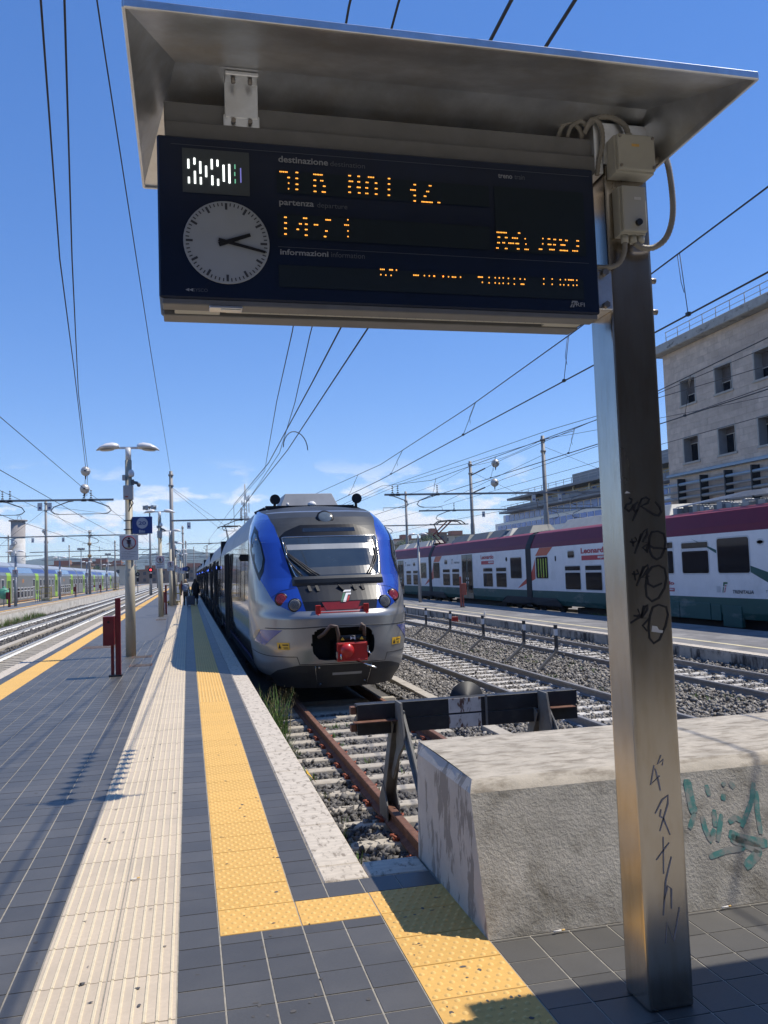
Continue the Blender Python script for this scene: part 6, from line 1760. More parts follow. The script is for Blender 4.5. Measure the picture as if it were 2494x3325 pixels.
# teal flash
for pts in ([(25.4, 2.41), (24.5, 2.14), (24.0, 1.98), (24.0, 1.87), (24.5, 2.08)], [(22.36, 1.46), (20.0, .85), (20.0, .3), (22.36, 1.26)], [(20.0, .85), (18.2, .5), (18.2, 0.0), (20.0, .3)]):
    b = B(); lface(b, pts[::-1], .0066); obj('teal_flash', b, 'train_green', cA)
for a, c, z0, z1 in ((24.5, 26.25, -.28, .26), (26.3, 28.2, -.28, .26), (23.95, 24.46, -.28, .22), (22.9, 23.85, -.45, .2)):
    b = B(); b.prism([(a, z0), (c, z0), (c, z1), (a, z1)], lambda u, v, d: (LX + d, u, v), -.012, .1); lk = obj('equipment_locker', b, 'train_green', cA, .01)
b = B(); lface(b, [(24.1, .62), (23.9, .62), (23.9, .82), (24.1, .82)][::-1], .010); obj('service_flap', b, 'win_frame', cA)
# roof equipment
for y0, y1, dk in ((27.5, 32.2, 0), (32.6, 36.9, 0), (40.5, 43.0, 1), (43.3, 44.0, 0), (44.2, 46.8, 1), (47.0, 50.2, 1), (50.6, 53.8, 1), (60, 63, 0), (63.4, 66, 0), (66.5, 69.5, 0), (77, 82, 1), (84, 88, 1), (95, 101, 1)):
    b = B(); b.hexa([(LX + .55, y0, 3.30), (LX + 2.2, y0, 3.35), (LX + 2.2, y1, 3.35), (LX + .55, y1, 3.30), (LX + 1.0, y0 + .5, 3.78), (LX + 2.0, y0 + .5, 3.82), (LX + 2.0, y1 - .05, 3.82), (LX + 1.0, y1 - .05, 3.78)])
    obj('roof_box', b, 'roof_panel_dark' if dk else 'roof_panel', lt, .02)
rs = random.Random(3)
for k in range(16):
    y = 21.5 + k * .37; z = 3.34 + rs.uniform(.08, .3)
    b = B(); b.box(LX + .5 + rs.uniform(0, .3), LX + 1.5, y, y + rs.uniform(.15, .34), 3.28, z); obj('roof_unit', b, rs.choice(['roof_panel_dark', 'roof_panel', 'post_grey']), lt, .01)
for k in range(5):
    b = B(); b.tube([(LX + .6 + .15 * k, 21.0, 3.62 + .05 * k), (LX + .62 + .15 * k, 24, 3.66 + .05 * k), (LX + .7 + .15 * k, 27.2, 3.60 + .03 * k)], .02, 5); obj('roof_cable', b, 'post_grey', lt)
b = B(); b.hexa([(LX + .6, 19.0, 3.32), (LX + 2, 19.0, 3.35), (LX + 2, 21.6, 3.35), (LX + .6, 21.6, 3.32), (LX + .8, 19.1, 3.85), (LX + 2, 19.1, 3.85), (LX + 2, 20.9, 3.85), (LX + .8, 20.9, 3.85)]); obj('roof_box', b, 'box_grey', lt, .02)
b = B()
b.tube([(18.0, 58.9, 3.5), (18.0, 60.7, 4.2), (18.0, 57.2, 5.0)], .05, 6); b.tube([(18.4, 58.9, 3.5), (18.3, 60.6, 4.22), (18.3, 57.2, 5.0)], .05, 6)
b.k = 1; b.tube([(18.2, 60.0, 4.25), (17.7, 59.3, 4.9), (17.6, 60.0, 5.0)], .04, 6)
for yy in (56.7, 57.5): b.tube([(17.1, yy, 4.8), (17.4, yy, 5.02), (18.1, yy, 5.06), (18.9, yy, 5.02), (19.2, yy, 4.8)], .04, 6)
b.k = 0; b.bar((18.0, 58.9, 3.52), (18.4, 60.9, 3.52), .8, .06)
obj('pantograph', b, ['train_red', 'black_steel'], lt)

# ------------------------------------------------------------------ grey double-deck train
mat('dd_grey', (.20, .20, .195), .35, metal=.2, var=.06, scale=1, coat=.2)
mat('dd_blue', (.045, .075, .24), .4, var=.1, scale=1)
mat('dd_roof', (.36, .39, .42), .45, metal=.2, var=.08, scale=1)
mat('dd_lime', (.30, .52, .035), .45, var=.06, scale=2)
mat('dd_upper', (.16, .23, .33), .2, var=.15, scale=1.5, coat=.3)
mat('dd_orange', (.50, .22, .07), .5, var=.2, scale=2)
DX = -14.9
dt = thing('double_deck_train', 'grey double-deck train with lime green doors at the neighbouring platform', 'train', (-16.4, 80, ZR)); dt.location = (0, 0, 0)
def dface(b, poly, e):
    b.poly([(DX + e, y, z) for y, z in poly][::-1]); return b
cars = [(58, 71.2), (71.4, 97.5), (97.8, 124.0), (124.3, 151), (151.3, 178), (178.3, 196)]
doors = [[], [77.4, 91.2], [104, 117.5], [130.5, 144.8], [158.5, 174.5], []]
for ci, ((y0, y1), ds) in enumerate(zip(cars, doors)):
    b = B()
    sec = [(DX - .05, -.35), (DX, .1), (DX, 2.35), (DX - .10, 2.55), (DX - .45, 3.2), (DX - .8, 3.5), (DX - 1.5, 3.62), (DX - 2.8, 2.8), (DX - 2.9, -.35)]
    mt = [0, 0, 0, 0, 1, 1, 1, 0]
    n = len(sec); b.v += [(x, y0, z) for x, z in sec] + [(x, y1, z) for x, z in sec]
    for i in range(n - 1):
        b.f.append((i, i + n, i + 1 + n, i + 1)); b.m.append(mt[i]); b.sm.append(False)
    b.f.append(tuple(range(n))[::-1]); b.m.append(2); b.sm.append(False); b.f.append(tuple(range(n, 2 * n))); b.m.append(2); b.sm.append(False)
    cb = obj('car_body', b, ['dd_grey', 'dd_roof', 'matt_black'], dt)
    def upper(ya, yb, za, zb, m, nm, e=.01):
        b = B()
        f = lambda z: DX - .10 - .35 * (z - 2.55) / .65
        b.poly([(f(za) + e, ya, za), (f(zb) + e, ya, zb), (f(zb) + e, yb, zb), (f(za) + e, yb, za)])
        return obj(nm, b, m, cb)
    if ds:
        upper(y0 + .6, y1 - .6, 2.62, 3.05, 'dd_blue', 'blue_band', .006)
        m_ = sum(ds) / 2
        up_ = upper(ds[0] + 1.5, ds[1] - 1.5, 2.58, 3.1, 'dd_upper', 'upper_window_band', .012)
        nw = 6
        for k in range(nw):
            ya = ds[0] + 1.9 + (ds[1] - ds[0] - 3.8) * k / nw
            b = B(); dface(b, [(ya, .28), (ya + 1.25, .28), (ya + 1.25, 1.28), (ya, 1.28)], .006); w_ = obj('window', b, 'win_frame', cb)
            b = B(); dface(b, [(ya + .1, .36), (ya + 1.15, .36), (ya + 1.15, .92), (ya + .1, .92)], .012); dface(b, [(ya + .1, 1.0), (ya + 1.15, 1.0), (ya + 1.15, 1.2), (ya + .1, 1.2)], .012); obj('pane', b, 'win_dark', w_)
        for ya in (y0 + .8, y0 + 3.0, ds[0] + 1.6, ds[1] - 2.4, ds[1] + 1.6, y1 - 2.6):
            b = B(); dface(b, [(ya, 1.25), (ya + 1.1, 1.25), (ya + 1.1, 2.05), (ya, 2.05)], .006); w_ = obj('window', b, 'win_frame', cb)
            b = B(); dface(b, [(ya + .1, 1.33), (ya + 1.0, 1.33), (ya + 1.0, 1.97), (ya + .1, 1.97)], .012); obj('pane', b, 'win_dark', w_)
        for yd in ds:
            b = B(); dface(b, [(yd - .9, .0), (yd + .9, .0), (yd + .9, 2.34), (yd - .9, 2.34)], .008); b.poly([(DX + .01, yd - .9, 2.34), (DX - .09, yd - .9, 2.58), (DX - .09, yd + .9, 2.58), (DX + .01, yd + .9, 2.34)]); d_ = obj('door', b, 'dd_lime', cb)
            for ya in (yd - .62, yd + .1):
                b = B(); dface(b, [(ya, .55), (ya + .5, .55), (ya + .5, 1.9), (ya, 1.9)], .014); obj('door_pane', b, 'win_dark', d_)
        b = B(); dface(b, [(ds[0] + 2, .02), (ds[1] - 1, .02), (ds[1] - 1, .09), (ds[0] + 2, .09)], .007); obj('orange_stripe', b, 'dd_orange', cb)
        b = B(); dface(b, [(m_ - .9, 1.65), (m_ - .2, 1.72), (m_ - .1, 2.0), (m_ - .8, 2.05)], .007); obj('orange_mark', b, 'dd_orange', cb)
    b = B()
    for yy in (y0 + 2, y0 + 4.4, y1 - 4.4, y1 - 2): b.lathe((DX - .4, yy, ZR + .46), (1, 0, 0), [(-.07, .46), (.10, .46)], 16)
    b.box(DX - .7, DX - .1, y0 + 1.3, y0 + 5.1, -.4, .02); b.box(DX - .7, DX - .1, y1 - 5.1, y1 - 1.3, -.4, .02)
    obj('bogies', b, 'matt_black', cb)
# ------------------------------------------------------------------ stone building on the right
mat('stone_clad', (.56, .45, .355), .85, var=.12, scale=2.2, cell=True, cellvar=.10, col2=(.44, .345, .27), c2pos=(.5, .75), c2scale=.5, stretch2=(1, .5, 1.5), bump=.15, bscale=10)
mat('stone_core', (.22, .19, .165), .9, var=.1, scale=1)
mat('cornice', (.36, .35, .32), .9, var=.15, scale=2, col2=(.10, .095, .085), c2pos=(.55, .7), c2scale=1.2, stretch2=(1, 1, 2))
mat('reveal', (.27, .26, .255), .8, var=.1, scale=2)
mat('frame_stone', (.40, .365, .315), .8, var=.08, scale=3)
mat('pipe_blue', (.28, .36, .42), .5, metal=.2, var=.1, scale=2)
mat('shutter_brown', (.10, .085, .08), .7, var=.2, scale=4)
mat('white_plaster', (.60, .58, .54), .8, var=.1, scale=1)
FX = 35.0
sb_ = thing('stone_building', 'large travertine clad station building with deep square windows', 'building', (FX, 50, ZB)); sb_.location = (0, 0, 0)
wy = [51.9 - 4.08 * k for k in range(7)]
rows = [(12.8, 14.57), (8.65, 10.39)]
openings = [(y, y + 1.75, z0, z1) for y in wy for z0, z1 in rows]
b = B()
b.box(FX + .03, FX + 16, 12, 55.72, ZB, 8.65); b.box(FX + .03, FX + 16, 12, 55.72, 10.39, 12.8); b.box(FX + .03, FX + 16, 12, 55.72, 14.57, 17.0)
for z0, z1 in rows:
    e_ = sorted([12.0] + [v for y in wy for v in (y, y + 1.75)] + [55.72])
    for a, c in zip(e_[::2], e_[1::2]): b.box(FX + .03, FX + 16, a, c, z0 + .001, z1 - .001)
obj('wall', b, 'stone_core', sb_)
def cut(rects, op):
    out_ = []
    for (a, c, d, e_) in rects:
        A, C, D, E2 = op[0] - .12, op[1] + .12, op[2] - .14, op[3] + .12
        if a >= C or c <= A or d >= E2 or e_ <= D: out_.append((a, c, d, e_)); continue
        if a < A: out_.append((a, A, d, e_))
        if c > C: out_.append((C, c, d, e_))
        a2, c2 = max(a, A), min(c, C)
        if d < D: out_.append((a2, c2, d, D))
        if e_ > E2: out_.append((a2, c2, E2, e_))
    return out_
b = B(); z = 5.2; r = 0
while z < 16.95:
    y = 24.0 - (r % 2) * .41
    while y < 55.72:
        rc = [(max(y, 24) + .004, min(y + .82, 55.72) - .004, z + .004, min(z + .44, 16.98) - .004)]
        for op in openings: rc = cut(rc, op)
        pr = random.uniform(0, .006)
        for (ya, yb, za, zb) in rc:
            if yb - ya > .02 and zb - za > .02: b.box(FX - .01 - pr, FX + .029, ya, yb, za, zb)
        y += .82
    z += .44; r += 1
o = obj('cladding_slabs', b, 'stone_clad', sb_); o['kind'] = 'stuff'
for (a, c, z0, z1) in openings:
    b = B()
    for box in ((FX - .03, FX + .03, a - .12, a, z0 - .12, z1 + .12), (FX - .03, FX + .03, c, c + .12, z0 - .12, z1 + .12), (FX - .03, FX + .03, a, c, z1, z1 + .12), (FX - .10, FX + .03, a - .18, c + .18, z0 - .14, z0)): b.box(*box)
    w = obj('window', b, 'frame_stone', sb_)
    b = B(); d_ = FX + .62       # deep reveal
    b.poly([(FX + .02, c - .002, z0), (FX + .02, c - .002, z1), (d_, c - .002, z1), (d_, c - .002, z0)]); b.poly([(FX + .02, a + .002, z0), (d_, a + .002, z0), (d_, a + .002, z1), (FX + .02, a + .002, z1)])
    b.poly([(FX + .02, a, z1 - .002), (d_, a, z1 - .002), (d_, c, z1 - .002), (FX + .02, c, z1 - .002)]); b.poly([(FX + .02, a, z0 + .002), (FX + .02, c, z0 + .002), (d_, c, z0 + .002), (d_, a, z0 + .002)])
    obj('reveal', b, 'reveal', w)
    b = B(); b.poly([(d_ - .01, a, z0), (d_ - .01, a, z1), (d_ - .01, c, z1), (d_ - .01, c, z0)]); obj('pane', b, 'win_dark', w)
    b = B(); zs = z0 + (z1 - z0) * (.45 if z0 > 10 else .8)
    b.box(d_ - .06, d_ - .02, a + .03, c - .03, zs, z1 - .02); obj('shutter', b, 'shutter_brown', w)
    b = B(); b.box(d_ - .08, d_ - .061, a, c, zs - .06, zs); b.box(d_ - .08, d_ - .061, (a + c) / 2 - .03, (a + c) / 2 + .03, z0, zs - .06); obj('glazing_bar', b, 'frame_stone', w)
b = B(); b.box(FX - .75, FX + 16, 11, 56.5, 17.0, 17.65); obj('cornice', b, 'cornice', sb_, .05)
for k in range(24):
    b = B(); b.cyl((FX - .4, 20 + 1.5 * k, 17.65), (FX - .4, 20 + 1.5 * k, 18.45), .03, n=5); obj('rail_post', b, 'post_grey', sb_)
b = B(); b.tube([(FX - .4, 20, 18.45), (FX - .4, 54.6, 18.45)], .03, 5); b.tube([(FX - .4, 20, 18.05), (FX - .4, 54.6, 18.05)], .02, 5); obj('roof_railing', b, 'post_grey', sb_)
b = B(); b.box(FX - .3, FX + .03, 20, 55.7, 7.72, 7.95); obj('ledge', b, 'pipe_blue', sb_, .03)
for k, (z, m_, rr_) in enumerate([(7.1, 'pipe_blue', .11), (6.55, 'mast_steel', .09), (6.1, 'mast_steel', .12), (5.55, 'mast_steel', .07)]):
    b = B(); b.tube([(FX - .5, 20, z), (FX - .5, 56.2, z - .02)], rr_, 8); obj('pipe', b, m_, sb_)
for k in range(12):
    b = B(); b.box(FX - .62, FX - .012, 24 + 2.7 * k, 24.12 + 2.7 * k, 5.0, 7.5); obj('pipe_bracket', b, 'black_steel', sb_)
b = B(); b.box(FX - .06, FX + .03, 40.6, 55.6, 2.0, 5.1); obj('plaster_band', b, 'white_plaster', sb_)
b = B(); b.box(FX - .09, FX - .061, 48.5, 51.2, 2.6, 5.05); obj('doorway', b, 'matt_black', sb_)

# ------------------------------------------------------------------ white terraced building further off
mat('terrace_white', (.78, .74, .66), .8, var=.06, scale=.5)
mat('terrace_cream', (.80, .66, .42), .8, var=.06, scale=.5)
mat('blue_glass', (.10, .16, .40), .25, var=.3, scale=.6, coat=.2)
mat('pent_grey', (.22, .23, .235), .7, var=.1, scale=.5)
tb = thing('terraced_building', 'white terraced building with bands of blue glass behind the masts', 'building', (45, 95, ZB)); tb.location = (0, 0, 0)
TX = 45.0
for (y0, y1, z0, z1, dx, m_, nm) in [(62, 121, ZB, 6.6, .0, 'terrace_white', 'wall'), (62, 119, 6.6, 8.0, .05, 'terrace_white', 'parapet'), (62, 114.5, 9.2, 9.5, -1.0, 'pent_grey', 'terrace_slab'), (62, 117, 7.95, 9.15, .6, 'terrace_white', 'wall'), (62, 110, 9.5, 11.0, 2.0, 'terrace_cream', 'wall'), (62, 113, 11.0, 11.3, -.3, 'pent_grey', 'roof_slab'), (62, 97.5, 11.75, 12.95, 2.5, 'pent_grey', 'penthouse')]:
    b = B(); b.box(TX + dx, TX + 14, y0, y1, z0, z1); obj(nm, b, m_, tb, .02)
for (z0, z1, dx, yend) in ((8.15, 9.05, .58, 116.5), (6.7, 7.6, .03, 118.5), (4.6, 5.6, -.02, 120.5), (2.6, 3.6, -.02, 120.5)):
    y = 64
    while y < yend - 1.4:
        b = B(); b.box(TX + dx - .03, TX + dx, y, y + 1.55, z0, z1); w = obj('window', b, 'blue_glass', tb)
        y += 1.8
y = 64
while y < 109:
    b = B(); b.cyl((TX + .6, y, 9.5), (TX + .6, y, 11.0), .16, n=8); obj('column', b, 'terrace_cream', tb)
    b = B(); b.box(TX + 1.94, TX + 1.98, y + 1.0, y + 2.0, 9.6, 10.8 if int(y) % 3 else 10.5); obj('window', b, 'blue_glass' if int(y) % 2 else 'shutter_brown', tb)
    y += 4.2
b = B()
for k in range(22): b.bar((TX - .9, 64 + 2.3 * k, 9.5), (TX - .9, 64 + 2.3 * k, 10.2), .05, .05)
for k in range(22): b.bar((TX, 64 + 2.2 * k, 11.3), (TX, 64 + 2.2 * k, 12.0), .05, .05)
b.bar((TX - .9, 64, 10.2), (TX - .9, 114, 10.2), .06, .06); b.bar((TX, 64, 12.0), (TX, 112, 12.0), .06, .06); b.bar((TX, 64, 11.7), (TX, 112, 11.7), .04, .04)
obj('railing', b, 'post_grey', tb)
b = B(); b.box(TX - .75, TX - .7, 66, 112, 9.55, 10.0); obj('balustrade_panel', b, 'pent_grey', tb)

# ------------------------------------------------------------------ water tower on the left
mat('tower_grey', (.30, .275, .26), .85, var=.1, scale=.3)
mat('tower_white', (.60, .58, .54), .85, var=.08, scale=.3, col2=(.42, .40, .36), c2pos=(.5, .7), c2scale=.3)
wt = thing('water_tower', 'round white and grey water tower wrapped by a spiral stair', 'water tower', (-60.8, 330, ZB)); wt.location = (0, 0, 0)
cx, cy, R_ = -60.3, 330, 2.45
b = B(); b.lathe((cx, cy, ZB), (0, 0, 1), [(0, R_), (18.6, R_)], 28); obj('shaft', b, 'tower_white', wt)
b = B(); b.lathe((cx, cy, 18.0), (0, 0, 1), [(0, R_ * .985), (.5, R_ * 1.0), (.5, R_), (6.2, R_ * 1.02)], 28); obj('tank', b, 'tower_grey', wt)
b = B(); b.lathe((cx, cy, 24.2), (0, 0, 1), [(0, R_ * 1.3), (.3, R_ * 1.34), (.5, R_ * 1.25)], 28); obj('rim', b, 'tower_grey', wt)
b = B()
N_ = 40
for k in range(N_):
    a0, a1 = -2.2 + 3.6 * k / N_, -2.2 + 3.6 * (k + 1) / N_
    z0, z1 = 8.0 + 7.2 * k / N_, 8.0 + 7.2 * (k + 1) / N_
    P_ = lambda a, r, z: (cx + r * math.cos(a + math.pi), cy + r * math.sin(a + math.pi), z)
    b.poly([P_(a0, R_ * 1.28, z0), P_(a1, R_ * 1.28, z1), P_(a1, R_ * 1.28, z1 + 1.6), P_(a0, R_ * 1.28, z0 + 1.6)], True)
    b.poly([P_(a0, R_, z0), P_(a1, R_, z1), P_(a1, R_ * 1.28, z1), P_(a0, R_ * 1.28, z0)])
obj('spiral_stair', b, 'tower_white', wt)
b = B(); b.tube([(cx + .4 + .75 * math.cos(a), cy, 24.6 + 1.6 * math.sin(a)) for a in [math.pi * k / 10 for k in range(11)]], .09, 6); obj('roof_hoop', b, 'post_grey', wt)

# ------------------------------------------------------------------ far town: blocks, trees, hills
mat('town_ochre', (.42, .30, .19), .85, var=.1, scale=.1); mat('town_pink', (.45, .31, .25), .85, var=.1, scale=.1); mat('town_cream', (.55, .48, .37), .85, var=.1, scale=.1); mat('town_brown', (.20, .15, .115), .9, var=.15, scale=.1)
mat('town_roof', (.28, .15, .10), .9, var=.15, scale=.1); mat('town_window', (.06, .06, .07), .5, var=.2, scale=1)
def town_block(label, x, y, w, d, h, m_, z=ZB, rz=0, roof=True):
    t = thing('apartment_block', label, 'building', (x, y, z), 'far apartment blocks')
    t.rotation_euler = (0, 0, rz)
    b = B(); b.box(-w / 2, w / 2, -d / 2, d / 2, 0, h); obj('wall', b, m_, t)
    b = B(); b.box(-w / 2 - .5, w / 2 + .5, -d / 2 - .5, d / 2 + .5, h + .003, h + .55); b.box(-w * .2, w * .1, -d * .2, d * .2, h + .55, h + 2.4); obj('roof', b, 'town_roof' if roof else m_, t)
    n = max(2, int(w / 4)); f = max(2, int(h / 3.3))
    me = None
    for i in range(n):
        for j in range(f):
            if me is None:
                q_ = B(); q_.box(-.7, .7, -.06, 0, 0, 1.5); me = mesh('window', q_, 'town_window')
            put('window', me, t, (-w / 2 + w * (i + .5) / n, -d / 2 - .003, 1.0 + j * h / f))
    return t
town = [(-52, 390, 22, 14, 8.3, 'town_ochre', 'ochre block with a tiled roof above the far end of the double-deck train'), (-38, 410, 16, 14, 9.2, 'town_pink', 'pinkish block among the roofs left of the lamp posts'), (-29, 380, 12, 12, 7.4, 'town_cream', 'small cream block just left of the 20 Bis lamp post'), (-74, 420, 26, 14, 7.2, 'town_cream', 'long cream block behind the double-deck train'), (-47, 430, 13, 12, 10.2, 'town_brown', 'dark brown block in the middle of the far roofs'),
        (-16, 430, 22, 14, 5.6, 'town_brown', 'low brown block behind the yard signals'), (4, 460, 26, 14, 6.6, 'town_brown', 'broad brown block straight beyond the platform'), (26, 470, 18, 14, 5.8, 'town_pink', 'low pink block hidden largely by the blue train'),
        (92, 350, 14, 12, 14.2, 'town_cream', 'pale block right of the blue train'), (104, 350, 9, 10, 16.6, 'town_brown', 'tallest brown block above the red roofed train'), (118, 360, 18, 12, 15.8, 'town_cream', 'wide cream block above the red roofed train'), (80, 340, 10, 10, 11.5, 'town_ochre', 'ochre block next to the nose of the blue train'), (136, 350, 16, 12, 14.8, 'town_pink', 'pink block left of the terraced building'), (70, 380, 16, 12, 9.6, 'town_brown', 'low brown roofs seen past the blue train')]
for x, y, w, d, h, m_, lab in town: town_block(lab, x, y, w, d, h - ZB, m_)

# small trees between the far blocks
mat('leaf_dark', (.045, .075, .03), .8, var=.4, scale=.8); mat('bark', (.10, .08, .06), .9, var=.2, scale=2)
def tree(label, x, y, h, seed, z=ZB):
    r = random.Random(seed)
    t = thing('tree', label, 'tree', (x, y, z), 'far trees between the blocks')
    b = B(); b.tube([(0, 0, 0), (.1, 0, h * .3), (0, .1, h * .6)], [.28, .2, .08], 7)
    for k in range(5):
        a = r.uniform(0, 6.28); b.tube([(0.05, 0, h * (.3 + .06 * k)), (math.cos(a) * h * .2, math.sin(a) * h * .2, h * (.5 + .07 * k))], [.1, .03], 5)
    obj('trunk', b, 'bark', t)
    b = B()
    for k in range(34):
        a, rr_ = r.uniform(0, 6.28), r.random() ** .6 * h * .32
        c = Vector((math.cos(a) * rr_, math.sin(a) * rr_, h * r.uniform(.42, .98)))
        for j in range(26):
            p = c + Vector((r.gauss(0, 1), r.gauss(0, 1), r.gauss(0, .8))) * h * .055
            u = Vector((r.gauss(0, 1), r.gauss(0, 1), r.gauss(0, 1))).normalized() * h * .022; v = u.orthogonal().normalized() * h * .016
            b.poly([p - u, p + v, p + u, p - v])
    obj('crown', b, 'leaf_dark', t)
for i, (x, y, h, lab) in enumerate([(-62, 360, 9, 'dark tree by the water tower'), (-22, 365, 7.5, 'small dark tree between the signals and the pink roofs'), (86, 330, 15, 'dark tree beside the ochre block right of the blue train'), (97, 330, 16.2, 'leafy tree in front of the tallest brown block'), (126, 335, 16, 'leafy tree by the wide cream block'), (16, 420, 7.5, 'dark tree at the far end of the yard'), (-34, 350, 8.2, 'dark tree in front of the pinkish block'), (112, 325, 15, 'dark tree left of the wide cream block')]):
    tree(lab, x, y, h, i)

# hills
mat('hill_green', (.075, .095, .065), .95, var=.25, scale=.004)
b = B()
prof = [(-4200, 60), (-2600, 90), (-1500, 84), (-1000, 96), (-850, 86), (-702, 101), (-609, 108), (-559, 117), (-496, 102), (-440, 96), (-392, 109), (-305, 93), (-200, 108), (-109, 119), (-52, 131), (-15, 128), (60, 114), (200, 96), (420, 70), (900, 55), (1800, 80), (3200, 60)]
X_ = [p[0] for p in prof]; Z_ = [p[1] for p in prof]
rr = np.random.default_rng(2)
xs = np.arange(-4200, 3201, 20.0)
zs = np.interp(xs, X_, Z_) + np.convolve(rr.normal(0, 9, len(xs)), np.ones(5) / 5, 'same')
nr = 6
pts = []
for j in range(nr):
    f = j / (nr - 1)
    for i, x in enumerate(xs):
        pts.append((x, 3300 + 700 * f + 60 * math.sin(x * .01 + j), ZB - 2 + (zs[i] + 2) * math.sin(f * math.pi / 2) + (rr.normal(0, 3) if 0 < j < nr - 1 else 0)))
n = len(xs)
b.faces(pts, [(j * n + i, j * n + i + 1, (j + 1) * n + i + 1, (j + 1) * n + i) for j in range(nr - 1) for i in range(n - 1)], True)
for i in range(n - 1):
    p, q_ = pts[(nr - 1) * n + i], pts[(nr - 1) * n + i + 1]; b.poly([p, q_, (q_[0], 4600, ZB - 2), (p[0], 4600, ZB - 2)])
tag(obj('hills', b, 'hill_green'), 'blue hazy hills on the horizon', 'hills', kind='structure')

# ------------------------------------------------------------------ yard signals, tall light masts, radio mast
mat('signal_red', (.6, .02, .03), .4, var=0, emit=(1, .05, .06), estr=2.5)
def signal(label, x, y, h, lit):
    t = thing('railway_signal', label, 'signal', (x, y, ZB), 'yard signals')
    b = B(); b.cyl((0, 0, 0), (0, 0, h), .07, n=8); obj('post', b, 'post_grey', t)
    b = B(); b.lathe((0, -.06, h - .35), (0, -1, 0), [(0, .36), (.05, .36)], 20); obj('target_disc', b, 'matt_black', t)
    b = B(); b.lathe((0, -.12, h - .35), (0, -1, 0), [(0, .16), (.04, .15)], 14); obj('lens', b, 'signal_red' if lit else 'clear_lens', t)
    b = B(); b.box(-.2, .2, -.12, .05, h - 1.6, h - .9); obj('number_box', b, 'matt_black', t)
for x, y, h, lit, lab in [(-5.4, 130, 4.1, True, 'signal showing red at the end of the left tracks'), (-.1, 112, 3.9, False, 'round black signal above the walking people'), (-8.4, 150, 3.6, False, 'dark signal in the middle of the yard'), (-2.4, 165, 3.4, False, 'dark signal beyond the platform end')]: signal(lab, x, y, h, lit)
def tall_light(label, x, y, h):
    t = thing('light_mast', label, 'light mast', (x, y, ZB), 'tall light masts')
    b = B(); b.tube([(0, 0, 0), (0, 0, h)], [.22, .1], 8); obj('shaft', b, 'post_grey', t)
    b = B(); b.lathe((0, 0, h), (0, 0, 1), [(0, .9), (.2, .9)], 12)
    for k in range(6): b.box(.8 * math.cos(k * 1.05) - .2, .8 * math.cos(k * 1.05) + .2, .8 * math.sin(k * 1.05) - .2, .8 * math.sin(k * 1.05) + .2, h - .3, h + .3)
    obj('lamp_ring', b, 'post_grey', t)
for x, y, h, lab in [(-29.2, 250, 11.4, 'tall light mast with a ring of lamps left of the banded mast'), (-26.4, 300, 11.2, 'tall light mast with a ring of lamps in front of the hills'), (-5.5, 132, 13.2, 'tallest light mast rising just behind the 20 Bis sign'), (-3.6, 235, 12, 'tall light mast beyond the second lamp post')]: tall_light(lab, x, y, h)
t = thing('radio_mast', 'lattice radio mast with many antennas behind the blue train', 'radio mast', (20.1, 300, ZB))
b = B(); hh = 34.6
for k in range(3):
    a = 2.09 * k; b.tube([(.9 * math.cos(a), .9 * math.sin(a), 0), (.55 * math.cos(a), .55 * math.sin(a), hh * .8), (.1 * math.cos(a), .1 * math.sin(a), hh)], .12, 5)
for j in range(22):
    z0 = hh * .8 * j / 22; z1 = hh * .8 * (j + 1) / 22; r0 = .9 - .35 * j / 22
    for k in range(3):
        a, c = 2.09 * k, 2.09 * (k + 1); b.tube([(r0 * math.cos(a), r0 * math.sin(a), z0), (r0 * math.cos(c), r0 * math.sin(c), z1)], .07, 4)
obj('lattice', b, 'post_grey', t)
rs = random.Random(4)
for k in range(22):
    a = rs.uniform(0, 6.28); z = rs.uniform(hh * .62, hh * .9); b = B(); c = Vector((1.5 * math.cos(a), 1.5 * math.sin(a), z)); b.box(c.x - .2, c.x + .2, c.y - .2, c.y + .2, c.z - .8, c.z + .8); b.bar((0, 0, z), c, .1, .1); obj('antenna_panel', b, 'lamp_white', t)

# ------------------------------------------------------------------ unseen hall behind the viewer, added for reflections in the steel pole
mat('hall_wall', (.30, .29, .28), .8, var=.15, scale=.4)
mat('hall_floor', (.07, .072, .078), .6, var=.15, scale=.6)
sh = thing('unseen_hall', 'unseen station hall behind the viewer, added for reflections in the steel pole', 'building', (0, -24, 0)); sh.location = (0, 0, 0)
b = B(); b.box(-60, 60, -30, -16, ZB, 13); obj('wall', b, 'hall_wall', sh)
b = B(); b.box(-60, 60, -16, -3.2, 6.2, 6.9); obj('canopy', b, 'hall_wall', sh)
for k in range(11):
    b = B(); b.box(-49 + 10 * k - .4, -49 + 10 * k + .4, -9.4, -8.6, -.01, 6.2); obj('column', b, 'hall_wall', sh)
b = B(); b.box(-60, 60, -16, -8, -1.0, -.010); obj('hall_floor', b, 'hall_floor', sh)

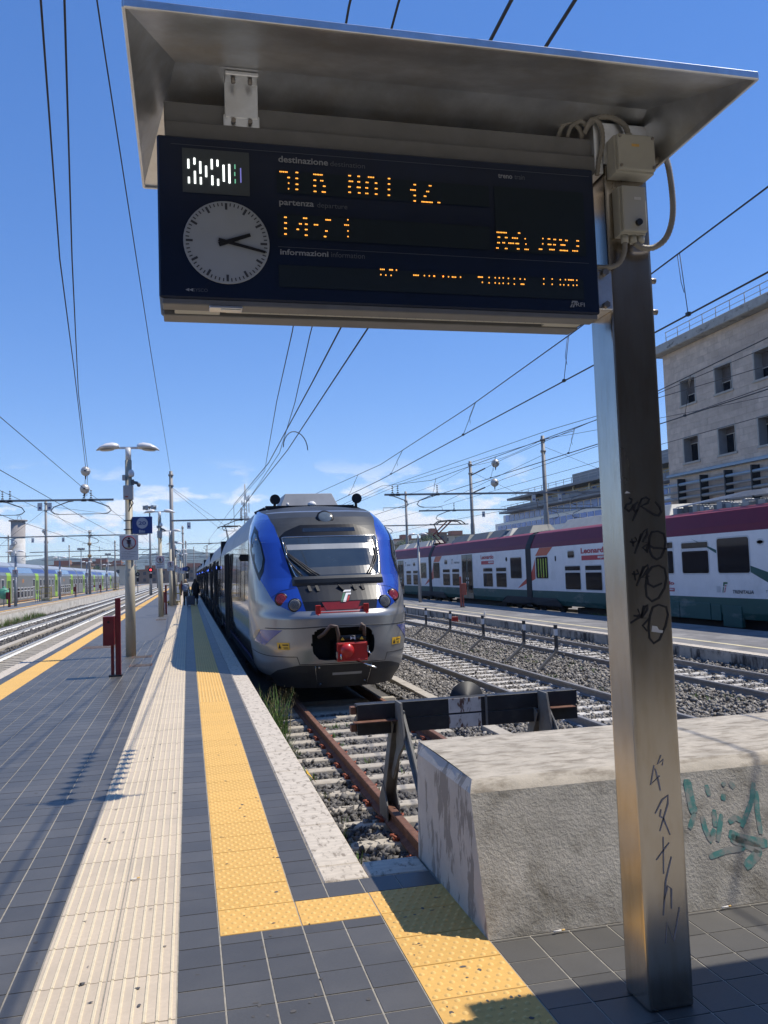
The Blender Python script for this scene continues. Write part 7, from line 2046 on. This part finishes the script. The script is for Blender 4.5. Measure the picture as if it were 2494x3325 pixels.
# ------------------------------------------------------------------ weeds and grass
mat('grass_green', (.10, .19, .03), .7, var=.35, scale=9); mat('grass_dry', (.30, .25, .12), .8, var=.25, scale=9); mat('grass_dark', (.035, .055, .018), .7, var=.4, scale=9)
def tuft(b, x, y, z, n, h, sp, r, oat=False):
    for k in range(n):
        a = r.uniform(0, 6.28); d = Vector((math.cos(a), math.sin(a), 0)); bx = Vector((x, y, z)) + d * r.random() * sp * .4
        hh = h * r.uniform(.5, 1.1); ln_ = r.uniform(.15, .6) * hh * .8
        w = max(.0025, hh * .012) if oat else r.uniform(.004, .009)
        s_ = d.cross(Vector((0, 0, 1))) * w
        p0, p1, p2 = bx, bx + Vector((0, 0, hh * .6)) + d * ln_ * .3, bx + Vector((0, 0, hh)) + d * ln_
        b.k = r.choice([0, 0, 0, 0, 1, 2])
        b.poly([p0 - s_, p0 + s_, p1 + s_ * .8, p1 - s_ * .8]); b.poly([p1 - s_ * .8, p1 + s_ * .8, p2])
        if oat and k % 2 == 0:
            for j in range(6):
                c = p2 + Vector((r.gauss(0, .03), r.gauss(0, .03), -.03 * j)); u = Vector((.006, 0, .016)); v = Vector((.004, .006, 0)); b.k = 1; b.poly([c - u, c + v, c + u, c - v])
def weeds(label, items, name='grass', seed=1):
    r = random.Random(seed); b = B()
    for it in items: tuft(b, *it[:6], r, it[6] if len(it) > 6 else False)
    return tag(obj(name, b, ['grass_green', 'grass_dry', 'grass_dark']), label, 'grass', kind='stuff')
weeds('tall wild oats growing between the kerb and the nose of the blue train', [(1.15 + .12 * (k % 3), 12.6 + .22 * k, ZB, 22, .68, .25, True) for k in range(7)] + [(1.2, 11.4 + .22 * k, ZB, 70, .34, .28) for k in range(11)], 'wild_oats', 2)
rs = random.Random(9)
weeds('low weeds scattered along the gravel of the rusty track', [(rs.uniform(1.0, 1.6), rs.uniform(5.2, 12), ZB + .02, 14, .11, .18) for k in range(42)] + [(rs.uniform(2.0, 3.1), rs.uniform(9, 13.5), ZB, 14, .13, .2) for k in range(22)] + [(1.25, 7.6, ZB, 60, .22, .3), (1.32, 7.0, ZB, 50, .18, .3), (1.1, 5.3, ZB, 50, .15, .3)], 'weeds', 3)
weeds('patch of weeds between the pale tracks right of the pole', [(rs.uniform(7.4, 9.2), rs.uniform(12, 26), ZB + .05, 16, .13, .25) for k in range(46)], 'weeds', 4)
weeds('long grass at the foot of the whitewashed platform wall', [(-10.35 + rs.uniform(0, .4), 44 + .35 * k + rs.random(), ZB, 40, .55 * rs.uniform(.5, 1.1), .5) for k in range(60)], 'grass', 5)
weeds('bright weeds in the track under the red roofed train', [(16.5 + rs.uniform(-.2, .5), rs.choice([rs.uniform(30, 33), rs.uniform(43, 47)]), ZB, 30, .42, .5) for k in range(40)], 'weeds', 6)
# ------------------------------------------------------------------ air
b = B(); b.box(-5000, 5000, -55, 4700, ZB - 1.5, 165)
hz_m = bpy.data.materials.new('haze'); hz_m.use_nodes = True
t_ = hz_m.node_tree; t_.nodes.clear()
o_ = t_.nodes.new('ShaderNodeOutputMaterial'); v_ = t_.nodes.new('ShaderNodeVolumePrincipled')
v_.inputs['Color'].default_value = (.62, .80, 1.0, 1)
v_.inputs['Density'].default_value = .00013
t_.links.new(v_.outputs['Volume'], o_.inputs['Volume'])
hz = obj('haze', b, hz_m)
tag(hz, 'thin summer haze lying over the yard and the town', 'haze', kind='stuff')

for o_ in bpy.data.objects:       # tiny repeats that cannot be picked apart in the photograph
    if o_.name.split('.')[0] in ('lit_dots', 'lit_bars', 'minute_marks', 'lid_screws', 'bolts', 'vent_slots', 'lens_ribs', 'skirt_seams', 'brackets', 'spray_paint', 'marker_tag', 'scratched_tag', 'paper_scrap', 'cable_gland', 'lettering', 'beads'):
        o_['kind'] = 'stuff'
